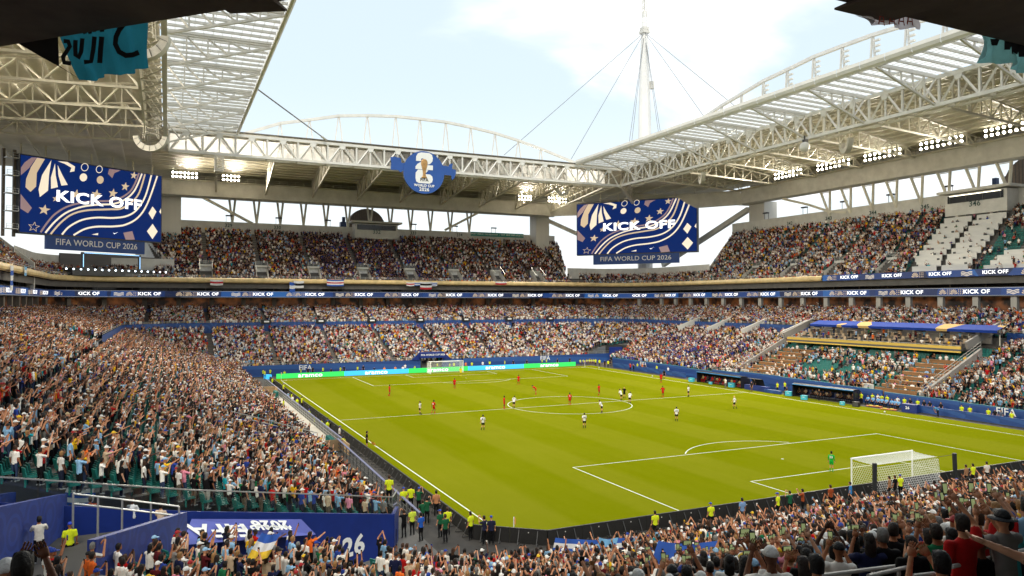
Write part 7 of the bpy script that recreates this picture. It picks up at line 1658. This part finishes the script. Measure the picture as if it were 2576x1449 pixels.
for x in (75, 120, 170, 205, 235, 265):
    p = onY(*zA(x, 745), 110.5); steward((p.x, 110.5, 0), R(180), 'sit', srgb(190, 200, 90), 'ball crew member in pale bib sitting by the corner tunnel', group='ball crew by the corner tunnel', pants=srgb(110, 80, 60))
for px, c_ in ((zA(298, 775), HV), (zA(355, 785), HV), (zA(480, 800), HV), (zA(432, 798), DG), (zA(508, 780), DG)): steward(at0(px), R(150), 'stand', c_, 'person in %s standing at the corner tunnel mouth' % colname(c_), group='crew at the corner tunnel')
for px, ps, c_, lb_ in ((zE(612, 912), 'crouch', HV, 'steward in yellow vest crouching on the pale walkway'), (zE(668, 892), 'stand', HV, 'steward in yellow vest standing on the pale walkway'), (zE(870, 1112), 'crouch', HV, 'steward in yellow vest crouching at the walkway railing')):
    p = onZ(*px, .1); steward((p.x, p.y, .1), R(-80), ps, c_, lb_)
for px, c_, ps, tt in ((zE(865, 870), HV, 'stand', 'beside the ball kid'), (zE(975, 850), HV, 'stand', 'at the boards below the far corner'), (zE(1035, 1010), HV, 'sit', 'beside the covered camera'), (zE(1128, 1105), HV, 'sit', 'behind two white balls'), (zE(1212, 1165), HV, 'sit', 'next to the green bib photographer'), (zE(1305, 1240), HV, 'stand', 'near the assistant referee'), (zE(1535, 1440), HV, 'sit', 'beside folding chairs'), (zE(668, 640), HV, 'stand', 'on the grass by the covered chairs'), (zE(785, 745), HV, 'sit', 'next to a pale blue shirt'), (zE(735, 735), srgb(150, 185, 215), 'sit', 'in pale blue by covered chairs'), (zE(405, 425), HV, 'stand', 'by the short blue board end'), (zE(495, 400), HV, 'stand', 'beyond the short blue board end'), (zE(527, 510), HV, 'sit', 'near the far flag'), (zE(1310, 1150), GRNB, 'sit', 'as photographer in green bib'), (zE(800, 830), WHT, 'stand', 'as ball kid with white shirt')):
    p = onZ(*px, 0); x_ = min(-2.6, p.x); steward((x_, p.y, 0), R(-85 + (p.y * 7) % 30), ps, c_, 'person in %s %s' % (colname(c_), tt))
p = at0(zE(1480, 1335)); steward((min(p.x, -1.4), p.y, 0), R(-90), 'stand', WHT, 'ball kid in white shirt and black shorts inside the boards')
# the corner by the flag
CORNER = [(zD(543, 690), HV, 'stand', 'security man in yellow vest by the photographers'), (zD(808, 745), HV, 'stand', 'steward in yellow vest standing at the board corner'), (zD(965, 800), srgb(34, 36, 60), 'phone', 'man in navy shirt checking a phone at the corner'), (zD(1045, 800), srgb(34, 36, 60), 'stand', 'person in navy with white cap at the corner'), (zD(415, 470), srgb(190, 130, 90), 'stand', 'bald man in tan shirt behind the black boards'), (zD(140, 690), srgb(205, 220, 70), 'stand', 'grey haired man in lime shirt by the railing'), (zD(45, 720), BLK, 'phone', 'man in black looking at a phone by the railing'), (zD(240, 760), srgb(40, 90, 180), 'stand', 'photographer in blue numbered bib'), (zD(215, 430), GRNB, 'phone', 'photographer in green bib with red cap at the boards'), (zD(260, 520), GRNB, 'sit', 'bald photographer in green bib sitting at the boards'), (zD(310, 560), GRNB, 'phone', 'photographer in green bib raising a white lens'), (zD(460, 720), GRNB, 'stand', 'photographer in green bib with dark cap'), (zD(520, 780), GRNB, 'stand', 'photographer in green bib at the crowd edge'), (zD(125, 400), HV, 'stand', 'security woman in yellow and orange vest beyond the railing'), (zD(40, 430), HV, 'stand', 'security guard in yellow vest with blue cap at the rail'), (zG(2165, 330), HV, 'stand', 'security guard in yellow vest above the end wall')]
for px, c_, ps, lb_ in CORNER:
    z0_ = 0 if 'above the end wall' not in lb_ else 2.4; p = onZ(*px, z0_); steward((p.x, p.y, z0_), R(-60 + (px[0] * 13) % 90), ps, c_, lb_, pants=BLK if c_ is not HV else BLK, style='short' if 'cap' not in lb_ else 'cap', scale=1.03)
for px, c_, lb_ in ((r8(990, 570), HV, 'steward in yellow bib at the boards behind the goal line'), (r8(1230, 530), HV, 'steward in yellow vest and blue cap beside the boards'), (r8(1518, 485), HV, 'steward in yellow vest with blue cap near the goal'), (r8(1365, 500), srgb(120, 150, 190), 'camera operator in pale blue by the blue covered camera'), (r8(1570, 470), GRNB, 'photographer in green bib aiming a white lens'), (r8(2022, 385), BLK, 'man in black standing behind the goal net'), (r8(2045, 395), HV, 'steward in yellow vest and blue cap behind the goal net'), (r8(1998, 400), srgb(150, 110, 80), 'man in tan shirt behind the goal'), (r8(2328, 345), srgb(150, 110, 80), 'man in tan shirt beyond the goal'), (r8(2358, 350), HV, 'steward in yellow vest beyond the goal'), (r8(2417, 345), srgb(215, 205, 195), 'ball kid in white shirt beyond the goal'), (r8(1745, 450), srgb(150, 70, 35), 'person in brown bib at the boards beside the goal'), (r8(1625, 470), srgb(150, 70, 35), 'man in brown bib filming at the boards'), (r8(1830, 440), srgb(60, 130, 190), 'camera man in blue bib with camcorder by the goal')):
    p = onZ(px[0], px[1], 0); y_ = -3.3; d = ray(*px); p = onY(*px, y_); steward((p.x, y_, 0), R((px[0] * 3) % 60 - 30), 'stand' if 'aiming' not in lb_ and 'filming' not in lb_ else 'phone', c_, lb_, style='cap' if 'cap' in lb_ else 'short')
# dugout side
def bench(dg, cols, label, group, turn=180):
    root, a, d, L = dg; n_ = int(L / .62); nrm = V(-d.y, d.x, 0)
    for i in range(n_):
        if i % 7 == 3: continue
        p = a + d * ((i + .5) * L / n_) + nrm * 1.30; c_, pc_ = cols[i % len(cols)]
        steward((p.x, p.y, 0), math.atan2(d.y, d.x) + R(180), 'sit', c_, label[i % len(cols)], pants=pc_, style='short', group=group, skin=SKINS[(i * 3) % 5])
bench(d1, [(srgb(190, 170, 120), RED), (RED, RED), (srgb(60, 60, 66), DG)], ['substitute in tan bib and red shorts on the red team bench', 'substitute in full red kit on the red team bench', 'staff member in dark grey on the red team bench'], 'substitutes on the red team bench')
bench(d2, [(srgb(80, 66, 56), BLK), (DG, DG), (srgb(150, 130, 110), BLK)], ['substitute in brown bib on the white team bench', 'staff member in black on the white team bench', 'substitute in beige bib on the white team bench'], 'substitutes on the white team bench')
for px, c_, lb_, pn in ((zA(2183, 1093), WHT, 'coach in white shirt standing before the red team bench', srgb(120, 120, 120)), (zA(2420, 1100), BLK, 'man in black suit beside the booth', BLK), (zB(405, 440), HV, 'steward in yellow vest and black trousers beside the booth', BLK), (zB(515, 430), HV, 'steward in yellow vest at the white team dugout entrance', BLK), (zB(25, 432), DG, 'official in dark tracksuit at the booth', srgb(120, 90, 50)), (zB(70, 400), DG, 'second official in dark tracksuit at the booth', DG), (zB(1020, 560), DG, 'coach in grey shirt standing before the white team bench', DG), (zB(1640, 610), HV, 'steward in yellow vest beside the medics', BLK)):
    steward(at0(px), R(90), 'stand', c_, lb_, pants=pn, style='short')
steward(at0(zB(545, 480)), R(80), 'sit', DG, 'man in dark tracksuit sitting on a cyan cool box')
for i, x in enumerate((1740, 1815, 1890, 1945, 2010, 2090, 2135, 2190)):
    p = at0(zB(x, 620 + (x - 1740) * .16)); steward((p.x, p.y, 0), R(95), 'sit', srgb(120, 175, 225), 'medic in pale blue shirt sitting in the row by the stretchers', group='medics in a row', style='short')
for px, c_ in ((zB(1805, 590), HV), (zB(1885, 600), WHT), (zB(1940, 600), HV), (zB(2020, 600), HV), (zB(2175, 620), WHT), (zB(2275, 620), HV), (zB(2360, 640), DG), (zB(2470, 650), HV), (zC(1150, 1100), DG), (zC(1215, 1110), DG), (zC(1345, 1130), DG), (zC(1585, 1160), HV), (zC(1680, 1170), HV), (zC(1895, 1200), HV), (zC(1970, 1210), DG), (zC(2040, 1210), srgb(90, 96, 110)), (zC(2165, 1240), HV), (zA(905, 800), HV), (zA(975, 805), ORG), (zA(1015, 810), DG), (zA(1185, 830), HV), (zA(1350, 850), WHT)):
    p = onX(*px, 74.4); steward((74.4, p.y, 0), R(100), 'stand', c_, 'person in %s standing between the low barrier and wall' % colname(c_), group='people between barrier and wall', scale=.97)
p = at0(zC(1310, 1210)); steward(p, R(60), 'bend', srgb(90, 150, 200), 'man in pale blue bending over a microphone by the barrier', pants=DG)
for px, c_ in ((zA(803, 850), RED), (zA(850, 860), DG)): steward(at0(px), R(120), 'phone', c_, 'person in %s filming at the low barrier by the corner' % ('red shirt' if c_ is RED else 'dark clothes'))
# camera crew on the platform beside the violet canvas
for px, z0_, c_, ps, lb_, hc_ in ((zF(1035, 255), 4.7, srgb(150, 62, 28), 'stand', 'media man in orange brown bib with one foot on the platform', srgb(70, 60, 55)), (zF(1515, 295), 4.9, srgb(220, 222, 224), 'sit', 'bald man in white shirt sitting by the railing', None), (zF(1840, 355), 4.9, srgb(215, 190, 165), 'sit', 'man in beige shirt sitting at the railing corner', HK), (zF(790, 375), 4.9, DG, 'sit', 'woman in dark top resting her chin on the platform', HK), (zF(1270, 440), 4.2, srgb(230, 228, 222), 'sit', 'person in white shirt sitting below the railing', HAIRS[2]), (zF(165, 340), 5.4, srgb(110, 160, 210), 'stand', 'man in pale blue shirt standing between the ramp walls', HK), (zF(450, 480), 5.4, srgb(225, 218, 205), 'clap', 'man in white shirt clapping beside the ramp wall', HK), (zF(800, 545), 4.6, HV, 'stand', 'steward in yellow vest and blue cap below the platform', srgb(40, 70, 190))):
    p = onZ(*px, z0_ + (1.75 if ps != 'sit' else 1.28)); person((p.x, p.y, z0_), R(10 if ps != 'sit' else -30), ps, c_, BLK, SKINS[2] if 'bald' not in lb_ else SKINS[4], hc_ if hc_ is not None else HK, None if 'bald' in lb_ else ('cap' if 'cap' in lb_ else ('long' if 'woman' in lb_ else 'short')), lb_, voxel=.026, hands=1)

# a few people close to the lens, placed by the size their heads have in the photograph
def close_up(px, depth, rz, pose, shirt, label, style, hair, skin=1, num=None, girth=1.1, pants=BLK, ls=False):
    h = CAM + ray(*px) * depth; o = person((h.x, h.y, h.z - 1.80), rz, pose, shirt, pants, SKINS[skin], hair, style, label, girth=girth, voxel=.022, hands=1, scale=1.02, long_sleeve=ls)
    if num: flat(link('shirt_number', text_mesh(num, .30, .012, MATS['black_cloth']), o), (0, -.155, 1.24), (1, 0, 0))
    return o
close_up(zH(2390, 770), 11.0, R(-30), 'phone', srgb(70, 170, 180), 'man in turquoise shirt numbered seven filming sideways above the handrail', 'short', HAIRS[0], 1, '7')
close_up(zH(1500, 920), 10.5, R(-20), 'phone', srgb(120, 128, 124), 'heavy man in grey shirt filming with a tablet', 'short', HAIRS[1], 0, girth=1.25)
close_up(zH(1800, 920), 10.5, R(-25), 'stand', srgb(16, 16, 18), 'broad man in black shirt and black cap above the handrail', 'cap', srgb(18, 18, 20), 1, girth=1.25)
close_up(zH(2080, 985), 9.5, R(-30), 'stand', srgb(18, 18, 20), 'person in black hoodie beside the turquoise shirt man', 'cap', srgb(16, 16, 18), 3, ls=True)
close_up(zH(1640, 1180), 7.4, R(-20), 'phone', srgb(190, 28, 30), 'man in red shirt holding a phone by the long handrail', 'short', HAIRS[0], 1)
close_up(zH(200, 1215), 8.6, R(-15), 'stand', srgb(225, 232, 238), 'man in white shirt with pale blue stripes at the handrail', 'short', HAIRS[0], 1)
close_up(zH(1680, 860), 13.0, R(-20), 'phone', srgb(235, 225, 210), 'man in white shirt with orange collar and two tone cap filming', 'cap', srgb(225, 222, 215), 0)
pf = close_up((2680, 1335), 6.0, math.atan2(.75, .66), 'point', srgb(60, 60, 66), 'arm of a person pointing over the handrail at the picture edge', 'short', HAIRS[1], 5)
close_up(zF(250, 905), 6.2, R(-5), 'phone', srgb(20, 20, 22), 'dark haired man in black holding a tablet low beside the ramp', 'short', HAIRS[0], 3)
close_up(zF(60, 985), 6.6, R(-10), 'stand', srgb(90, 90, 70), 'person in white cap and olive shirt beside the ramp', 'cap', srgb(235, 232, 228), 1)
